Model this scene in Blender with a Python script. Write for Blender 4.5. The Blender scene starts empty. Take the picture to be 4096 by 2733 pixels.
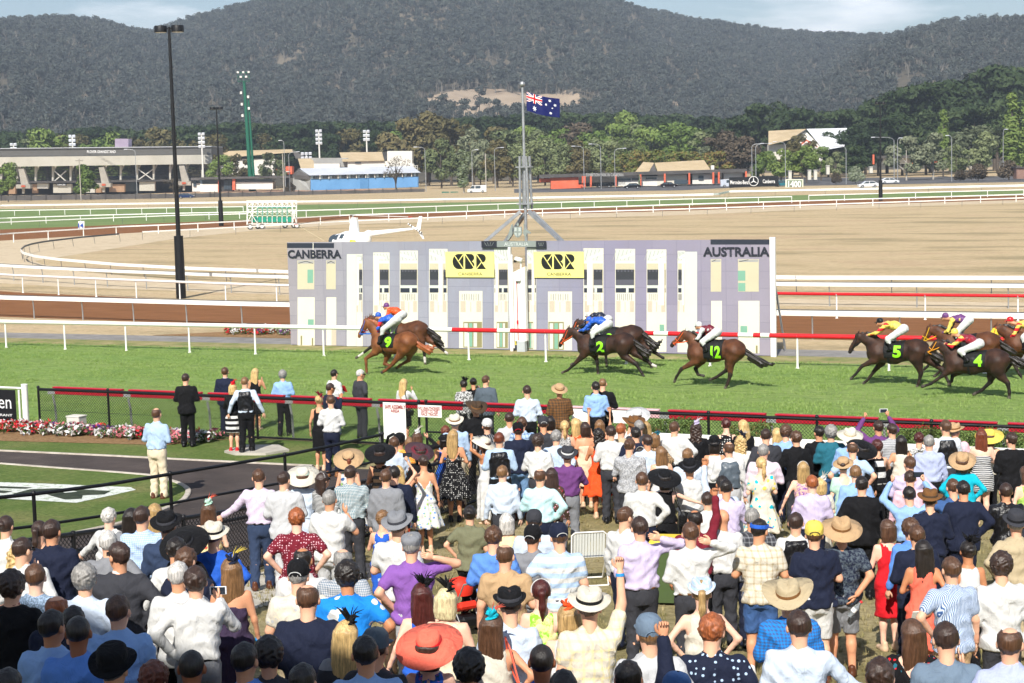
import bpy, bmesh, math, random, numpy as np
from mathutils import Vector, Matrix
random.seed(7); RNG = np.random.default_rng(11)
SC = bpy.context.scene; COL = SC.collection
# ------------------------------------------------------------------ camera
CAMZ = 7.2; FPX = 4000.0; FW, FH = 2350.0, 1568.0
YAW = math.radians(25.0); PITCH = math.atan(407/FPX); ROLL = math.radians(1.5)
_F = Vector((-math.sin(YAW), math.cos(YAW), 0)); _R = Vector((math.cos(YAW), math.sin(YAW), 0)); _U = Vector((0, 0, 1))
_fw = _F*math.cos(PITCH) - _U*math.sin(PITCH); _up0 = _F*math.sin(PITCH) + _U*math.cos(PITCH)
_rt = _R*math.cos(ROLL) - _up0*math.sin(ROLL); _up = _up0*math.cos(ROLL) + _R*math.sin(ROLL)
cam_d = bpy.data.cameras.new('camera'); cam = bpy.data.objects.new('camera', cam_d); COL.objects.link(cam)
cam_d.sensor_width = 36.0; cam_d.lens = 36.0*FPX/FW; cam_d.clip_start = 0.5; cam_d.clip_end = 30000
cam.matrix_world = Matrix(((_rt.x, _up.x, -_fw.x, 0), (_rt.y, _up.y, -_fw.y, 0), (_rt.z, _up.z, -_fw.z, CAMZ), (0, 0, 0, 1)))
SC.camera = cam
# ------------------------------------------------------------------ sky and sun
SUN_EL = math.radians(41); _sd = (_F*0.975 + _R*0.22).normalized()          # way the light travels over the ground
SUN_DIR = Vector((_sd.x*math.cos(SUN_EL), _sd.y*math.cos(SUN_EL), -math.sin(SUN_EL)))
world = bpy.data.worlds.new('World'); SC.world = world; world.use_nodes = True
_nt = world.node_tree; _nt.nodes.clear()
_o = _nt.nodes.new('ShaderNodeOutputWorld'); _b = _nt.nodes.new('ShaderNodeBackground'); _s = _nt.nodes.new('ShaderNodeTexSky')
_s.sky_type = 'NISHITA'; _s.sun_disc = False; _s.sun_elevation = SUN_EL
_s.sun_rotation = math.atan2(-SUN_DIR.x, -SUN_DIR.y); _s.air_density = 1.0; _s.dust_density = 0.3; _s.ozone_density = 1.6; _s.altitude = 600
_b.inputs['Strength'].default_value = 0.078
# thin fair-weather clouds over the whole sky
_tc = _nt.nodes.new('ShaderNodeTexCoord'); _mp = _nt.nodes.new('ShaderNodeMapping'); _mp.inputs['Scale'].default_value = (3.2, 3.2, 15.0)
_mp.inputs['Location'].default_value = (2.92, 2.116, 0.56)
_n = _nt.nodes.new('ShaderNodeTexNoise'); _n.inputs['Scale'].default_value = 1.7; _n.inputs['Detail'].default_value = 7; _n.inputs['Roughness'].default_value = 0.55
_cr = _nt.nodes.new('ShaderNodeValToRGB'); _cr.color_ramp.elements[0].position = 0.53; _cr.color_ramp.elements[1].position = 0.70
_mx = _nt.nodes.new('ShaderNodeMix'); _mx.data_type = 'RGBA'; _mx.inputs[7].default_value = (15, 15.4, 16, 1)
_L = _nt.links.new
_L(_tc.outputs['Generated'], _mp.inputs[0]); _L(_mp.outputs[0], _n.inputs['Vector']); _L(_n.outputs['Fac'], _cr.inputs[0])
_L(_cr.outputs['Color'], _mx.inputs[0]); _L(_s.outputs[0], _mx.inputs[6]); _L(_mx.outputs[2], _b.inputs[0]); _L(_b.outputs[0], _o.inputs[0])
sun_d = bpy.data.lights.new('sun', 'SUN'); sun = bpy.data.objects.new('sun', sun_d); COL.objects.link(sun)
sun_d.energy = 5.0; sun_d.angle = math.radians(0.53); sun_d.color = (1.0, 0.95, 0.87)
sun.rotation_euler = SUN_DIR.to_track_quat('-Z', 'Y').to_euler()
vs = SC.view_settings; vs.view_transform = 'Standard'; vs.look = 'None'; vs.exposure = 0.40; vs.gamma = 1.0; vs.use_curve_mapping = False
SC.render.film_transparent = False
try:
    SC.cycles.use_denoising = True; SC.cycles.denoiser = 'OPENIMAGEDENOISE'; SC.cycles.max_bounces = 4; SC.cycles.diffuse_bounces = 2; SC.cycles.glossy_bounces = 2; SC.cycles.transparent_max_bounces = 12
    SC.cycles.use_adaptive_sampling = True; SC.cycles.adaptive_threshold = 0.03; SC.cycles.volume_bounces = 0
except Exception: pass
# ------------------------------------------------------------------ picture <-> place
def ray(x, y): return (_fw + _rt*((x-FW/2)/FPX) + _up*((FH/2-y)/FPX))
CAMP = Vector((0, 0, CAMZ))
def PZ(x, y, z=0.0):
    d = ray(x, y); return CAMP + d*((z-CAMZ)/d.z)
def PY(x, y, Y):
    d = ray(x, y); return CAMP + d*(Y/d.y)
def PD(x, y, D):
    d = ray(x, y); return CAMP + d*(D/(d.x*_F.x+d.y*_F.y))
def px_of(p):
    q = Vector(p)-CAMP; w = q.dot(_fw); return (FW/2+FPX*q.dot(_rt)/w, FH/2-FPX*q.dot(_up)/w)
CROP = dict(A=(0,1400,2.375), B=(0,2040,2.262), C=(700,1400,2.375), D=(800,2040,2.262), E=(1500,1400,2.375), F=(1500,2040,2.262),
            G=(2300,1500,2.613), H=(2900,1500,2.613), I=(3400,1500,2.613), J=(2300,2040,2.263), K=(2850,2040,2.263), L=(3400,2040,2.263),
            M=(1100,900,2.238), N=(2100,900,2.238), O=(3050,1150,2.2467), Q=(0,760,1.8077), S=(1850,600,1.9117), T=(950,770,2.9375), U=(3050,650,2.2467),
            a=(0,540,2.611), b=(800,540,2.611), c=(2050,540,2.35), d=(3000,450,2.144), e=(0,0,1.7203), f=(1366,0,1.7203), g=(2732,0,1.7214))
def cv(c, x, y):
    a, b, s = CROP[c]; k = 2350/4096.0; return ((a+x/s)*k, (b+y/s)*k)
def zg(y):
    return float(np.interp(y, [8, 14, 19, 23, 29, 35.5, 37.4, 38.2, 39.0], [2.3, 1.8, 1.2, 0.8, 0.5, 0.42, 0.36, 0.1, 0.0]))
# ------------------------------------------------------------------ materials
def hexc(h):
    h = h.lstrip('#'); v = [int(h[i:i+2], 16)/255 for i in (0, 2, 4)]
    return tuple(c/12.92 if c <= 0.04045 else ((c+0.055)/1.055)**2.4 for c in v)
def mat(name, base, rough=0.7, metal=0.0, spec=0.3):
    m = bpy.data.materials.new(name); m.use_nodes = True
    b = m.node_tree.nodes['Principled BSDF']; b.inputs['Base Color'].default_value = (*base[:3], 1)
    b.inputs['Roughness'].default_value = rough; b.inputs['Metallic'].default_value = metal; b.inputs['Specular IOR Level'].default_value = spec
    return m
class NT:
    def __init__(s, m): s.t = m.node_tree; s.b = s.t.nodes['Principled BSDF']
    def n(s, ty, **kw):
        o = s.t.nodes.new('ShaderNode'+ty)
        for k, v in kw.items():
            if k.startswith('i_'): o.inputs[k[2:].replace('_', ' ')].default_value = v
            else: setattr(o, k, v)
        return o
    def l(s, a, b): s.t.links.new(a, b)
    def coord(s, kind='Object', scale=(1, 1, 1), loc=(0, 0, 0), rot=(0, 0, 0)):
        c = s.n('TexCoord'); m = s.n('Mapping'); m.inputs['Scale'].default_value = scale; m.inputs['Location'].default_value = loc; m.inputs['Rotation'].default_value = rot
        s.l(c.outputs[kind], m.inputs[0]); return m.outputs[0]
    def noise(s, vec, scale, detail=4, rough=0.6, dist=0.0):
        o = s.n('TexNoise'); o.inputs['Scale'].default_value = scale; o.inputs['Detail'].default_value = detail; o.inputs['Roughness'].default_value = rough; o.inputs['Distortion'].default_value = dist
        s.l(vec, o.inputs['Vector']); return o.outputs['Fac']
    def ramp(s, fac, stops, interp='LINEAR'):
        o = s.n('ValToRGB'); r = o.color_ramp; r.interpolation = interp
        while len(r.elements) < len(stops): r.elements.new(0.5)
        for e, (p, c) in zip(r.elements, stops): e.position = p; e.color = (*(c if isinstance(c, (tuple, list)) else (c, c, c)), 1)
        s.l(fac, o.inputs[0]); return o.outputs['Color']
    def mix(s, fac, a, b, mode='MIX'):
        o = s.n('Mix', data_type='RGBA', blend_type=mode)
        for sock, v in ((o.inputs[0], fac), (o.inputs[6], a), (o.inputs[7], b)):
            if isinstance(v, (int, float)): sock.default_value = v
            elif isinstance(v, tuple): sock.default_value = (*v[:3], 1)
            else: s.l(v, sock)
        return o.outputs[2]
    def math(s, op, a, b=0.0, c=0.0):
        o = s.n('Math', operation=op)
        for sock, v in zip(o.inputs, (a, b, c)):
            if isinstance(v, (int, float)): sock.default_value = v
            else: s.l(v, sock)
        return o.outputs[0]
    def color(s, c): s.l(c, s.b.inputs['Base Color'])
    def bump(s, h, strength=0.3, dist=0.02):
        o = s.n('Bump'); o.inputs['Strength'].default_value = strength; o.inputs['Distance'].default_value = dist
        s.l(h, o.inputs['Height']); s.l(o.outputs[0], s.b.inputs['Normal'])
    def vec_bump(s, h, *a): s.bump(h, *a)
def noisy(name, c1, c2, scale=2.0, rough=0.8, c3=None, bump=0.0, bscale=None, stretch=(1, 1, 1), kind='Object', spec=0.25, lo=0.35, hi=0.65):
    m = mat(name, c1, rough, 0, spec); t = NT(m); v = t.coord(kind, stretch); f = t.noise(v, scale, 6, 0.65)
    st = [(lo, c1), (hi, c2)] if c3 is None else [(lo, c1), ((lo+hi)/2, c2), (hi, c3)]
    t.color(t.ramp(f, st))
    if bump: t.bump(t.noise(v, bscale or scale*4, 5, 0.7), bump, 0.02)
    return m
_mc = {}
def paint(hx, rough=0.45, metal=0.0, wear=0.12):
    k = (hx, rough, metal)
    if k not in _mc:
        c = hexc(hx); m = mat('paint_'+hx.strip('#'), c, rough, metal, 0.4); t = NT(m); v = t.coord('Object')
        f = t.noise(v, 1.3, 6, 0.7); t.color(t.mix(t.ramp(f, [(0.45, 0.0), (0.75, wear*2)]), c, tuple(x*0.62 for x in c)))
        t.l(t.ramp(t.noise(v, 9, 3), [(0.3, rough*0.8), (0.7, min(1, rough*1.25))]), t.b.inputs['Roughness']); _mc[k] = m
    return _mc[k]
# ------------------------------------------------------------------ mesh building
class MB:
    def __init__(s): s.v = []; s.f = []; s.m = []; s.sm = []
    def add(s, vs_, fs, mi=0, smooth=False):
        o = len(s.v); s.v.extend([tuple(p) for p in vs_]); s.f.extend([tuple(i+o for i in f) for f in fs]); s.m.extend([mi]*len(fs)); s.sm.extend([smooth]*len(fs)); return s
    def box(s, c, d, rot=None, mi=0, bev=0.0):
        hx, hy, hz = d[0]/2, d[1]/2, d[2]/2; c = Vector(c)
        if bev > 0:
            b = min(bev, hx*.9, hy*.9, hz*.9); P = []; F = []
            for sx in (-1, 1):
                for sy in (-1, 1):
                    for sz in (-1, 1):
                        P += [(sx*hx, sy*(hy-b), sz*(hz-b)), (sx*(hx-b), sy*hy, sz*(hz-b)), (sx*(hx-b), sy*(hy-b), sz*hz)]
            def ix(sx, sy, sz, k): return 3*((sx > 0)*4+(sy > 0)*2+(sz > 0))+k
            for sg in (-1, 1):
                o = (lambda l: l if sg > 0 else l[::-1])
                F.append(o([ix(sg, a, b_, 0) for a, b_ in ((-1, -1), (1, -1), (1, 1), (-1, 1))]))
                F.append(o([ix(a, sg, b_, 1) for a, b_ in ((-1, 1), (1, 1), (1, -1), (-1, -1))]))
                F.append(o([ix(a, b_, sg, 2) for a, b_ in ((-1, -1), (1, -1), (1, 1), (-1, 1))]))
            for a in (-1, 1):
                for b_ in (-1, 1):
                    F.append([ix(a, b_, -1, 0), ix(a, b_, 1, 0), ix(a, b_, 1, 1), ix(a, b_, -1, 1)][::(1 if a*b_ < 0 else -1)])
                    F.append([ix(a, -1, b_, 0), ix(a, 1, b_, 0), ix(a, 1, b_, 2), ix(a, -1, b_, 2)][::(1 if a*b_ > 0 else -1)])
                    F.append([ix(-1, a, b_, 1), ix(1, a, b_, 1), ix(1, a, b_, 2), ix(-1, a, b_, 2)][::(1 if a*b_ < 0 else -1)])
                    for c_ in (-1, 1): F.append([ix(a, b_, c_, k) for k in ((0, 1, 2) if a*b_*c_ > 0 else (0, 2, 1))])
        else:
            P = [(x*hx, y*hy, z*hz) for x in (-1, 1) for y in (-1, 1) for z in (-1, 1)]
            F = [(0, 1, 3, 2), (4, 6, 7, 5), (0, 4, 5, 1), (2, 3, 7, 6), (0, 2, 6, 4), (1, 5, 7, 3)]
        if rot is not None: P = [rot @ Vector(p) for p in P]
        return s.add([Vector(p)+c for p in P], F, mi)
    def bar(s, a, b, w, h=None, mi=0, up=(0, 0, 1)):
        a, b = Vector(a), Vector(b); d = b-a; L = d.length
        if L < 1e-6: return s
        x = d/L; u = Vector(up); y = u.cross(x)
        if y.length < 1e-4: y = Vector((1, 0, 0)).cross(x)
        y.normalize(); z = x.cross(y); R = Matrix((x, y, z)).transposed()
        return s.box((a+b)/2, (L, w, h or w), R, mi)
    def cyl(s, a, b, r0, r1=None, n=10, mi=0, caps=True, smooth=True):
        a, b = Vector(a), Vector(b); r1 = r0 if r1 is None else r1; d = (b-a).normalized()
        u = d.cross(Vector((0, 0, 1)))
        if u.length < 1e-3: u = d.cross(Vector((1, 0, 0)))
        u.normalize(); w = d.cross(u); P = []
        for c, r in ((a, r0), (b, r1)):
            for i in range(n):
                t = 2*math.pi*i/n; P.append(c+(u*math.cos(t)+w*math.sin(t))*r)
        F = [(i, (i+1) % n, n+(i+1) % n, n+i) for i in range(n)]
        s.add(P, F, mi, smooth)
        if caps: s.add(P, [tuple(range(n))[::-1], tuple(range(n, 2*n))], mi)
        return s
    def tube(s, pts, r, n=8, mi=0, closed=False, smooth=True):
        pts = [Vector(p) for p in pts]; m = len(pts); P = []; prev = None
        for i, p in enumerate(pts):
            d = (pts[min(i+1, m-1)]-pts[max(i-1, 0)]).normalized()
            u = prev - d*prev.dot(d) if prev is not None else d.cross(Vector((0, 0, 1)))
            if u.length < 1e-3: u = d.cross(Vector((1, 0, 0)))
            u.normalize(); prev = u; w = d.cross(u); rr = r[i] if isinstance(r, (list, tuple)) else r
            for k in range(n):
                t = 2*math.pi*k/n; P.append(p+(u*math.cos(t)+w*math.sin(t))*rr)
        F = [(i*n+k, i*n+(k+1) % n, (i+1)*n+(k+1) % n, (i+1)*n+k) for i in range(m-1) for k in range(n)]
        s.add(P, F, mi, smooth); s.add(P, [tuple(range(n))[::-1], tuple(range((m-1)*n, m*n))], mi); return s
    def lathe(s, prof, c=(0, 0, 0), n=16, mi=0, sx=1.0, sy=1.0, fn=None, smooth=True):
        P = []
        for (r, z) in prof:
            for k in range(n):
                t = 2*math.pi*k/n; p = Vector((r*math.cos(t)*sx, r*math.sin(t)*sy, z))
                if fn: p = Vector(fn(p))
                P.append(p+Vector(c))
        m = len(prof); F = [(i*n+k, i*n+(k+1) % n, (i+1)*n+(k+1) % n, (i+1)*n+k) for i in range(m-1) for k in range(n)]
        s.add(P, F, mi, smooth)
        if prof[0][0] > 1e-4: s.add(P[:n], [tuple(range(n))[::-1]], mi)
        if prof[-1][0] > 1e-4: s.add(P[-n:], [tuple(range(n))], mi)
        return s
    def poly(s, pts, mi=0): return s.add(pts, [tuple(range(len(pts)))], mi)
    def slab(s, pts, depth, mi=0):                       # pts: loop, extruded by vector depth
        n = len(pts); d = Vector(depth); P = [Vector(p) for p in pts]+[Vector(p)+d for p in pts]
        return s.add(P, [tuple(range(n))[::-1], tuple(range(n, 2*n))]+[(i, (i+1) % n, n+(i+1) % n, n+i) for i in range(n)], mi)
    def build(s, name, mats, parent=None, world=False):
        me = bpy.data.meshes.new(name); V = s.v
        if world and parent is not None:
            M = parent.matrix_basis.inverted(); V = [M @ Vector(p) for p in V]
        me.from_pydata([tuple(p) for p in V], [], s.f)
        for m in (mats if isinstance(mats, (list, tuple)) else [mats]): me.materials.append(m)
        me.polygons.foreach_set('material_index', s.m); me.polygons.foreach_set('use_smooth', s.sm); me.update()
        o = bpy.data.objects.new(name, me); COL.objects.link(o)
        if parent is not None: o.parent = parent
        return o
def npmesh(name, V, Q, mats, parent=None, mi=None, smooth=True, link=True):
    V = np.asarray(V, np.float32); me = bpy.data.meshes.new(name); nq = len(Q); Q = np.asarray(Q, np.int32); k = Q.shape[1] if nq else 4
    me.vertices.add(len(V)); me.vertices.foreach_set('co', V.ravel()); me.loops.add(nq*k); me.loops.foreach_set('vertex_index', Q.ravel())
    me.polygons.add(nq); me.polygons.foreach_set('loop_start', np.arange(nq, dtype=np.int32)*k)
    me.polygons.foreach_set('use_smooth', np.full(nq, smooth, bool))
    for m in (mats if isinstance(mats, (list, tuple)) else [mats]): me.materials.append(m)
    if mi is not None: me.polygons.foreach_set('material_index', np.asarray(mi, np.int32))
    me.update(calc_edges=True)
    if not link: return me
    o = bpy.data.objects.new(name, me); COL.objects.link(o)
    if parent is not None: o.parent = parent
    return o
def tag(o, label=None, cat=None, group=None, kind=None):
    for k, v in (('label', label), ('category', cat), ('group', group), ('kind', kind)):
        if v: o[k] = v
    return o
def thing(name, label, cat, loc=(0, 0, 0), rotz=0.0, group=None):
    o = bpy.data.objects.new(name, None); COL.objects.link(o); o.location = loc; o.rotation_euler = (0, 0, rotz); o.empty_display_size = 0.2
    o.matrix_basis = Matrix.Translation(Vector(loc)) @ Matrix.Rotation(rotz, 4, 'Z'); return tag(o, label, cat, group)
def inst(me, name, parent, loc=(0, 0, 0), rot=(0, 0, 0), scale=(1, 1, 1), material=None):
    o = bpy.data.objects.new(name, me); COL.objects.link(o); o.parent = parent; o.location = loc; o.rotation_euler = rot; o.scale = scale
    if material is not None:
        o.material_slots[0].link = 'OBJECT'; o.material_slots[0].material = material
    return o
def copy_tree(src, loc, rotz=None, label=None):
    r = src.copy(); COL.objects.link(r); r.location = loc
    if rotz is not None: r.rotation_euler = (0, 0, rotz)
    if label: r['label'] = label
    for ch in [o for o in src.children]:
        c = ch.copy(); COL.objects.link(c); c.parent = r
        for g in [o for o in ch.children]:
            d = g.copy(); COL.objects.link(d); d.parent = c
    return r
def text_on(name, s, origin, ex, ez, width, height, material, parent, bold=0.0, thick=0.004, world=True, slant=0):
    """lettering of given width/height: lower-left corner origin, ex along the line, ez up"""
    cu = bpy.data.curves.new(name, 'FONT'); cu.body = s; cu.size = 1.0; cu.extrude = 0.0; cu.offset = bold; cu.resolution_u = 3
    tmp = bpy.data.objects.new(name, cu); COL.objects.link(tmp); bpy.context.view_layer.update()
    me = bpy.data.meshes.new_from_object(tmp); bpy.data.objects.remove(tmp); bpy.data.curves.remove(cu)
    co = np.array([v.co for v in me.vertices]); lo = co.min(0); hi = co.max(0); ex = Vector(ex).normalized(); ez = Vector(ez).normalized(); nrm = ex.cross(ez)
    M = parent.matrix_basis.inverted() if (world and parent is not None) else Matrix()
    for v in me.vertices:
        a = (v.co.x-lo[0])/(hi[0]-lo[0])*width; b = (v.co.y-lo[1])/max(hi[1]-lo[1], 1e-6)*height
        v.co = M @ (Vector(origin)+ex*(a+slant*b)+ez*b+nrm*thick)
    me.name = name; me.materials.clear(); me.materials.append(material); me.update()
    o = bpy.data.objects.new(name, me); COL.objects.link(o)
    if parent is not None: o.parent = parent
    return o
# value noise on arrays
def vnoise(x, y, seed=0):
    xi = np.floor(x).astype(np.int64); yi = np.floor(y).astype(np.int64); fx = x-xi; fy = y-yi; fx = fx*fx*(3-2*fx); fy = fy*fy*(3-2*fy)
    def h(a, b):
        n = (a*374761393+b*668265263+seed*144665) & 0x7fffffff; n = ((n ^ (n >> 13))*1274126177) & 0x7fffffff; return ((n ^ (n >> 16)) & 0xffff)/65535.0
    return (h(xi, yi)*(1-fx)+h(xi+1, yi)*fx)*(1-fy)+(h(xi, yi+1)*(1-fx)+h(xi+1, yi+1)*fx)*fy
def fbm(x, y, o=4, seed=0):
    r = 0; a = 0.5
    for i in range(o): r = r+a*vnoise(x*2**i, y*2**i, seed+i*17); a *= 0.5
    return r/(1-0.5**o)
def scatter(name, pts, scl, rotz, protos, material=None, kind='stuff', label=None, cat=None, tilt=None):
    """one object: instances of proto meshes on points (geometry nodes)"""
    n = len(pts); me = bpy.data.meshes.new(name); me.vertices.add(n); me.vertices.foreach_set('co', np.asarray(pts, np.float32).ravel())
    at = me.attributes.new('scl', 'FLOAT', 'POINT'); at.data.foreach_set('value', np.asarray(scl, np.float32))
    rv = np.zeros((n, 3), np.float32); rv[:, 2] = rotz
    if tilt is not None: rv[:, :2] = tilt
    at = me.attributes.new('rot', 'FLOAT_VECTOR', 'POINT'); at.data.foreach_set('vector', rv.ravel())
    at = me.attributes.new('pid', 'INT', 'POINT'); at.data.foreach_set('value', RNG.integers(0, len(protos), n).astype(np.int32))
    o = bpy.data.objects.new(name, me); COL.objects.link(o)
    pc = bpy.data.collections.new(name+'_protos')
    for i, pm in enumerate(protos):
        po = bpy.data.objects.new('%s_p%d' % (name, i), pm); pc.objects.link(po)
    g = bpy.data.node_groups.new(name+'_gn', 'GeometryNodeTree')
    g.interface.new_socket('Geometry', in_out='INPUT', socket_type='NodeSocketGeometry'); g.interface.new_socket('Geometry', in_out='OUTPUT', socket_type='NodeSocketGeometry')
    N = g.nodes.new; gi = N('NodeGroupInput'); go = N('NodeGroupOutput'); ip = N('GeometryNodeInstanceOnPoints'); ci = N('GeometryNodeCollectionInfo')
    ci.inputs['Collection'].default_value = pc; ci.inputs['Separate Children'].default_value = True; ci.inputs['Reset Children'].default_value = True
    def attr(nm, ty):
        a = N('GeometryNodeInputNamedAttribute'); a.data_type = ty; a.inputs[0].default_value = nm; return [q for q in a.outputs if q.enabled and q.name == 'Attribute'][0]
    g.links.new(gi.outputs[0], ip.inputs['Points']); g.links.new(ci.outputs[0], ip.inputs['Instance']); ip.inputs['Pick Instance'].default_value = True
    g.links.new(attr('pid', 'INT'), ip.inputs['Instance Index']); g.links.new(attr('scl', 'FLOAT'), ip.inputs['Scale'])
    e2r = N('FunctionNodeEulerToRotation'); g.links.new(attr('rot', 'FLOAT_VECTOR'), e2r.inputs[0]); g.links.new(e2r.outputs[0], ip.inputs['Rotation'])
    g.links.new(ip.outputs[0], go.inputs[0])
    md = o.modifiers.new('scatter', 'NODES'); md.node_group = g
    return tag(o, label, cat, None, kind)
# ------------------------------------------------------------------ the land
ZBRK = [8, 14, 19, 23, 29, 35.5, 37.4, 38.2, 39.0]
def PG(x, y, h=0.0):
    d = ray(x, y); lo, hi = 5.0, 900.0
    f = lambda t: (CAMZ+d.z*t) - (zg((d*t).y)+h)
    for _ in range(60):
        m = (lo+hi)/2
        if f(m) > 0: lo = m
        else: hi = m
    return CAMP+d*lo
def sheet(name, pts, off, material, kind='structure', parent=None):
    bm = bmesh.new(); f = bm.faces.new([bm.verts.new((p[0], p[1], 0)) for p in pts])
    for yb in ZBRK:
        bmesh.ops.bisect_plane(bm, geom=bm.verts[:]+bm.edges[:]+bm.faces[:], plane_co=(0, yb, 0), plane_no=(0, 1, 0))
    for v in bm.verts: v.co.z = zg(v.co.y)+off
    bmesh.ops.triangulate(bm, faces=bm.faces[:])
    for f in bm.faces:
        f.normal_update()
        if f.normal.z < 0: f.normal_flip()
    me = bpy.data.meshes.new(name); bm.to_mesh(me); bm.free(); me.materials.append(material)
    o = bpy.data.objects.new(name, me); COL.objects.link(o)
    if parent: o.parent = parent
    return tag(o, kind=kind)
def pxs(l, z=0.0): return [PZ(x, y, z) for x, y in l]
# materials of the ground
m_dry = mat('dry_infield_grass', (.36, .27, .15), .95, 0, .1); t = NT(m_dry); v = t.coord('Object', (.05, .16, 1)); v2 = t.coord('Object', (.6, 2.2, 1))
c = t.ramp(t.noise(v, 1.0, 7, .62), [(.38, (.29, .23, .13)), (.45, (.48, .355, .21)), (.53, (.58, .44, .265)), (.62, (.50, .35, .22))])
c = t.mix(t.ramp(t.noise(v2, 1.0, 6, .7), [(.35, 0.0), (.7, .55)]), c, (.60, .49, .32), 'MIX')
t.color(t.mix(t.ramp(t.noise(v2, 3.0, 5, .8), [(.47, 0.0), (.60, .55)]), c, (.21, .18, .085))); t.bump(t.noise(v2, 6, 5, .8), .6, .06)
m_turf = mat('race_turf', (.12, .2, .045), .9, 0, .15); t = NT(m_turf); v = t.coord('Object', (1, 1, 1)); vs2 = t.coord('Object', (.35, 1.1, 1))
c = t.ramp(t.noise(v, .22, 6, .65), [(.3, (.15, .25, .058)), (.5, (.205, .315, .08)), (.72, (.265, .35, .11))])
c = t.mix(t.ramp(t.noise(t.coord('Object', (.03, .42, 1)), 1.0, 3, .5), [(.42, 0.0), (.58, .4)]), c, (.26, .33, .10)); c = t.mix(t.ramp(t.noise(t.coord('Object', (.5, 1.2, 1)), 1.1, 4, .6), [(.62, 0.0), (.72, .5)]), c, (.27, .26, .10)); c = t.mix(t.ramp(t.noise(vs2, 2.6, 7, .75), [(.36, 0.75), (.56, 0.0)]), c, (.095, .175, .038))
t.color(t.mix(t.ramp(t.noise(vs2, 7, 5, .8), [(.5, 0.0), (.72, .6)]), c, (.33, .40, .15))); t.bump(t.noise(vs2, 9, 6, .85), .8, .05)
m_verge = noisy('rough_verge_grass', (.13, .19, .05), (.27, .25, .10), .9, .95, (.36, .30, .15), .6, 12)
m_lawn = mat('worn_dry_lawn', (.3, .25, .13), .95, 0, .1); t = NT(m_lawn); v = t.coord('Object', (1, 1, 1))
c = t.ramp(t.noise(v, .5, 6, .65), [(.33, (.23, .21, .09)), (.5, (.37, .31, .16)), (.68, (.47, .39, .23))])
t.color(t.mix(t.ramp(t.noise(v, 9, 6, .8), [(.4, .6), (.58, 0.0)]), c, (.15, .125, .06))); t.bump(t.noise(v, 16, 5, .8), .7, .04)
m_green = mat('garden_grass', (.13, .19, .045), .9, 0, .15); t = NT(m_green); v = t.coord('Object', (1, 1, 1))
c = t.ramp(t.noise(v, .55, 6, .65), [(.32, (.10, .17, .035)), (.52, (.165, .215, .06)), (.72, (.27, .24, .10))])
t.color(t.mix(t.ramp(t.noise(v, 11, 6, .8), [(.38, .7), (.6, 0.0)]), c, (.05, .085, .018))); t.bump(t.noise(v, 18, 5, .8), .7, .04)
m_tar = mat('dark_bitumen', (.05, .045, .045), .9, 0, .2); t = NT(m_tar); v = t.coord('Object', (1, 1, 1))
c = t.ramp(t.noise(v, .6, 6, .7), [(.3, (.045, .037, .035)), (.6, (.085, .068, .062)), (.8, (.13, .105, .09))])
t.color(t.mix(t.ramp(t.noise(t.coord('Object', (1, 3.2, 1)), 1.6, 6, .8), [(.62, 0.0), (.74, .7)]), c, (.23, .19, .15))); t.bump(t.noise(v, 40, 4, .8), .5, .02)
m_path = noisy('pale_bitumen_path', (.20, .19, .18), (.30, .285, .27), 1.2, .92, None, .3, 30)
m_dirt = mat('red_dirt_track', (.30, .135, .06), .95, 0, .1); t = NT(m_dirt); v = t.coord('Object', (.25, 3.0, 1))
c = t.ramp(t.noise(v, 1.3, 6, .65), [(.3, (.165, .07, .03)), (.5, (.235, .105, .045)), (.7, (.30, .14, .065))]); t.color(c); t.bump(t.noise(v, 3.5, 5, .7), .6, .06)
m_sand = noisy('pale_sand', (.47, .36, .23), (.60, .49, .34), .5, .95, (.52, .41, .27), .4, 9)
m_conc = noisy('concrete', (.40, .37, .31), (.55, .51, .44), 2.2, .9, None, .25, 25)
m_kerb = noisy('pale_kerb', (.36, .31, .25), (.56, .51, .44), 3, .9, None, .2, 25)
m_road = noisy('road_bitumen', (.085, .085, .09), (.14, .135, .135), .08, .9)
m_mulch = mat('straw_mulch', (.36, .22, .11), .95, 0, .1); t = NT(m_mulch); v = t.coord('Object', (5, 14, 5), rot=(0, 0, .5))
t.color(t.ramp(t.noise(v, 1.5, 6, .8), [(.3, (.13, .065, .03)), (.5, (.33, .20, .10)), (.7, (.55, .37, .20))])); t.bump(t.noise(v, 3, 5, .8), .9, .05)
# base sheet to the horizon
xs_ = [-5000, -300, 0, 300, 5000]; ys_ = [-400, 0]+ZBRK+[70, 400, 5200]
V = [(x, y, zg(y)) for y in ys_ for x in xs_]; n_ = len(xs_)
mb = MB(); mb.add(V, [(j*n_+i, j*n_+i+1, (j+1)*n_+i+1, (j+1)*n_+i) for j in range(len(ys_)-1) for i in range(n_-1)]); tag(mb.build('ground', m_dry), kind='structure')
sheet('lawn', [(-60, -5), (40, -5), (40, 37.35), (-60, 37.35)], .004, m_lawn)
sheet('race_track', [(-190, 37.5), (130, 37.5), (130, 59.4), (-190, 59.4)], .004, m_turf)
sheet('verge', [(-190, 59.4), (130, 59.4), (130, 61.3), (-190, 61.3)], .004, m_verge)
sheet('service_path', [(-190, 61.3), (130, 61.3), (130, 63.4), (-190, 63.4)], .006, m_path)
DN = [(90, 66.6), (-10, 66.9), (-30, 67.4), (-46, 68.6), (-62, 70.6), (-85, 75.5), (-110, 84), (-140, 101)]
DF = [(-170, 130), (-118, 105), (-94, 94), (-74.5, 86.0), (-54, 80.6), (-36, 77.6), (-18, 76.7), (90, 76.4)]
sheet('dirt_track', DN+DF, .004, m_dirt)
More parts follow.
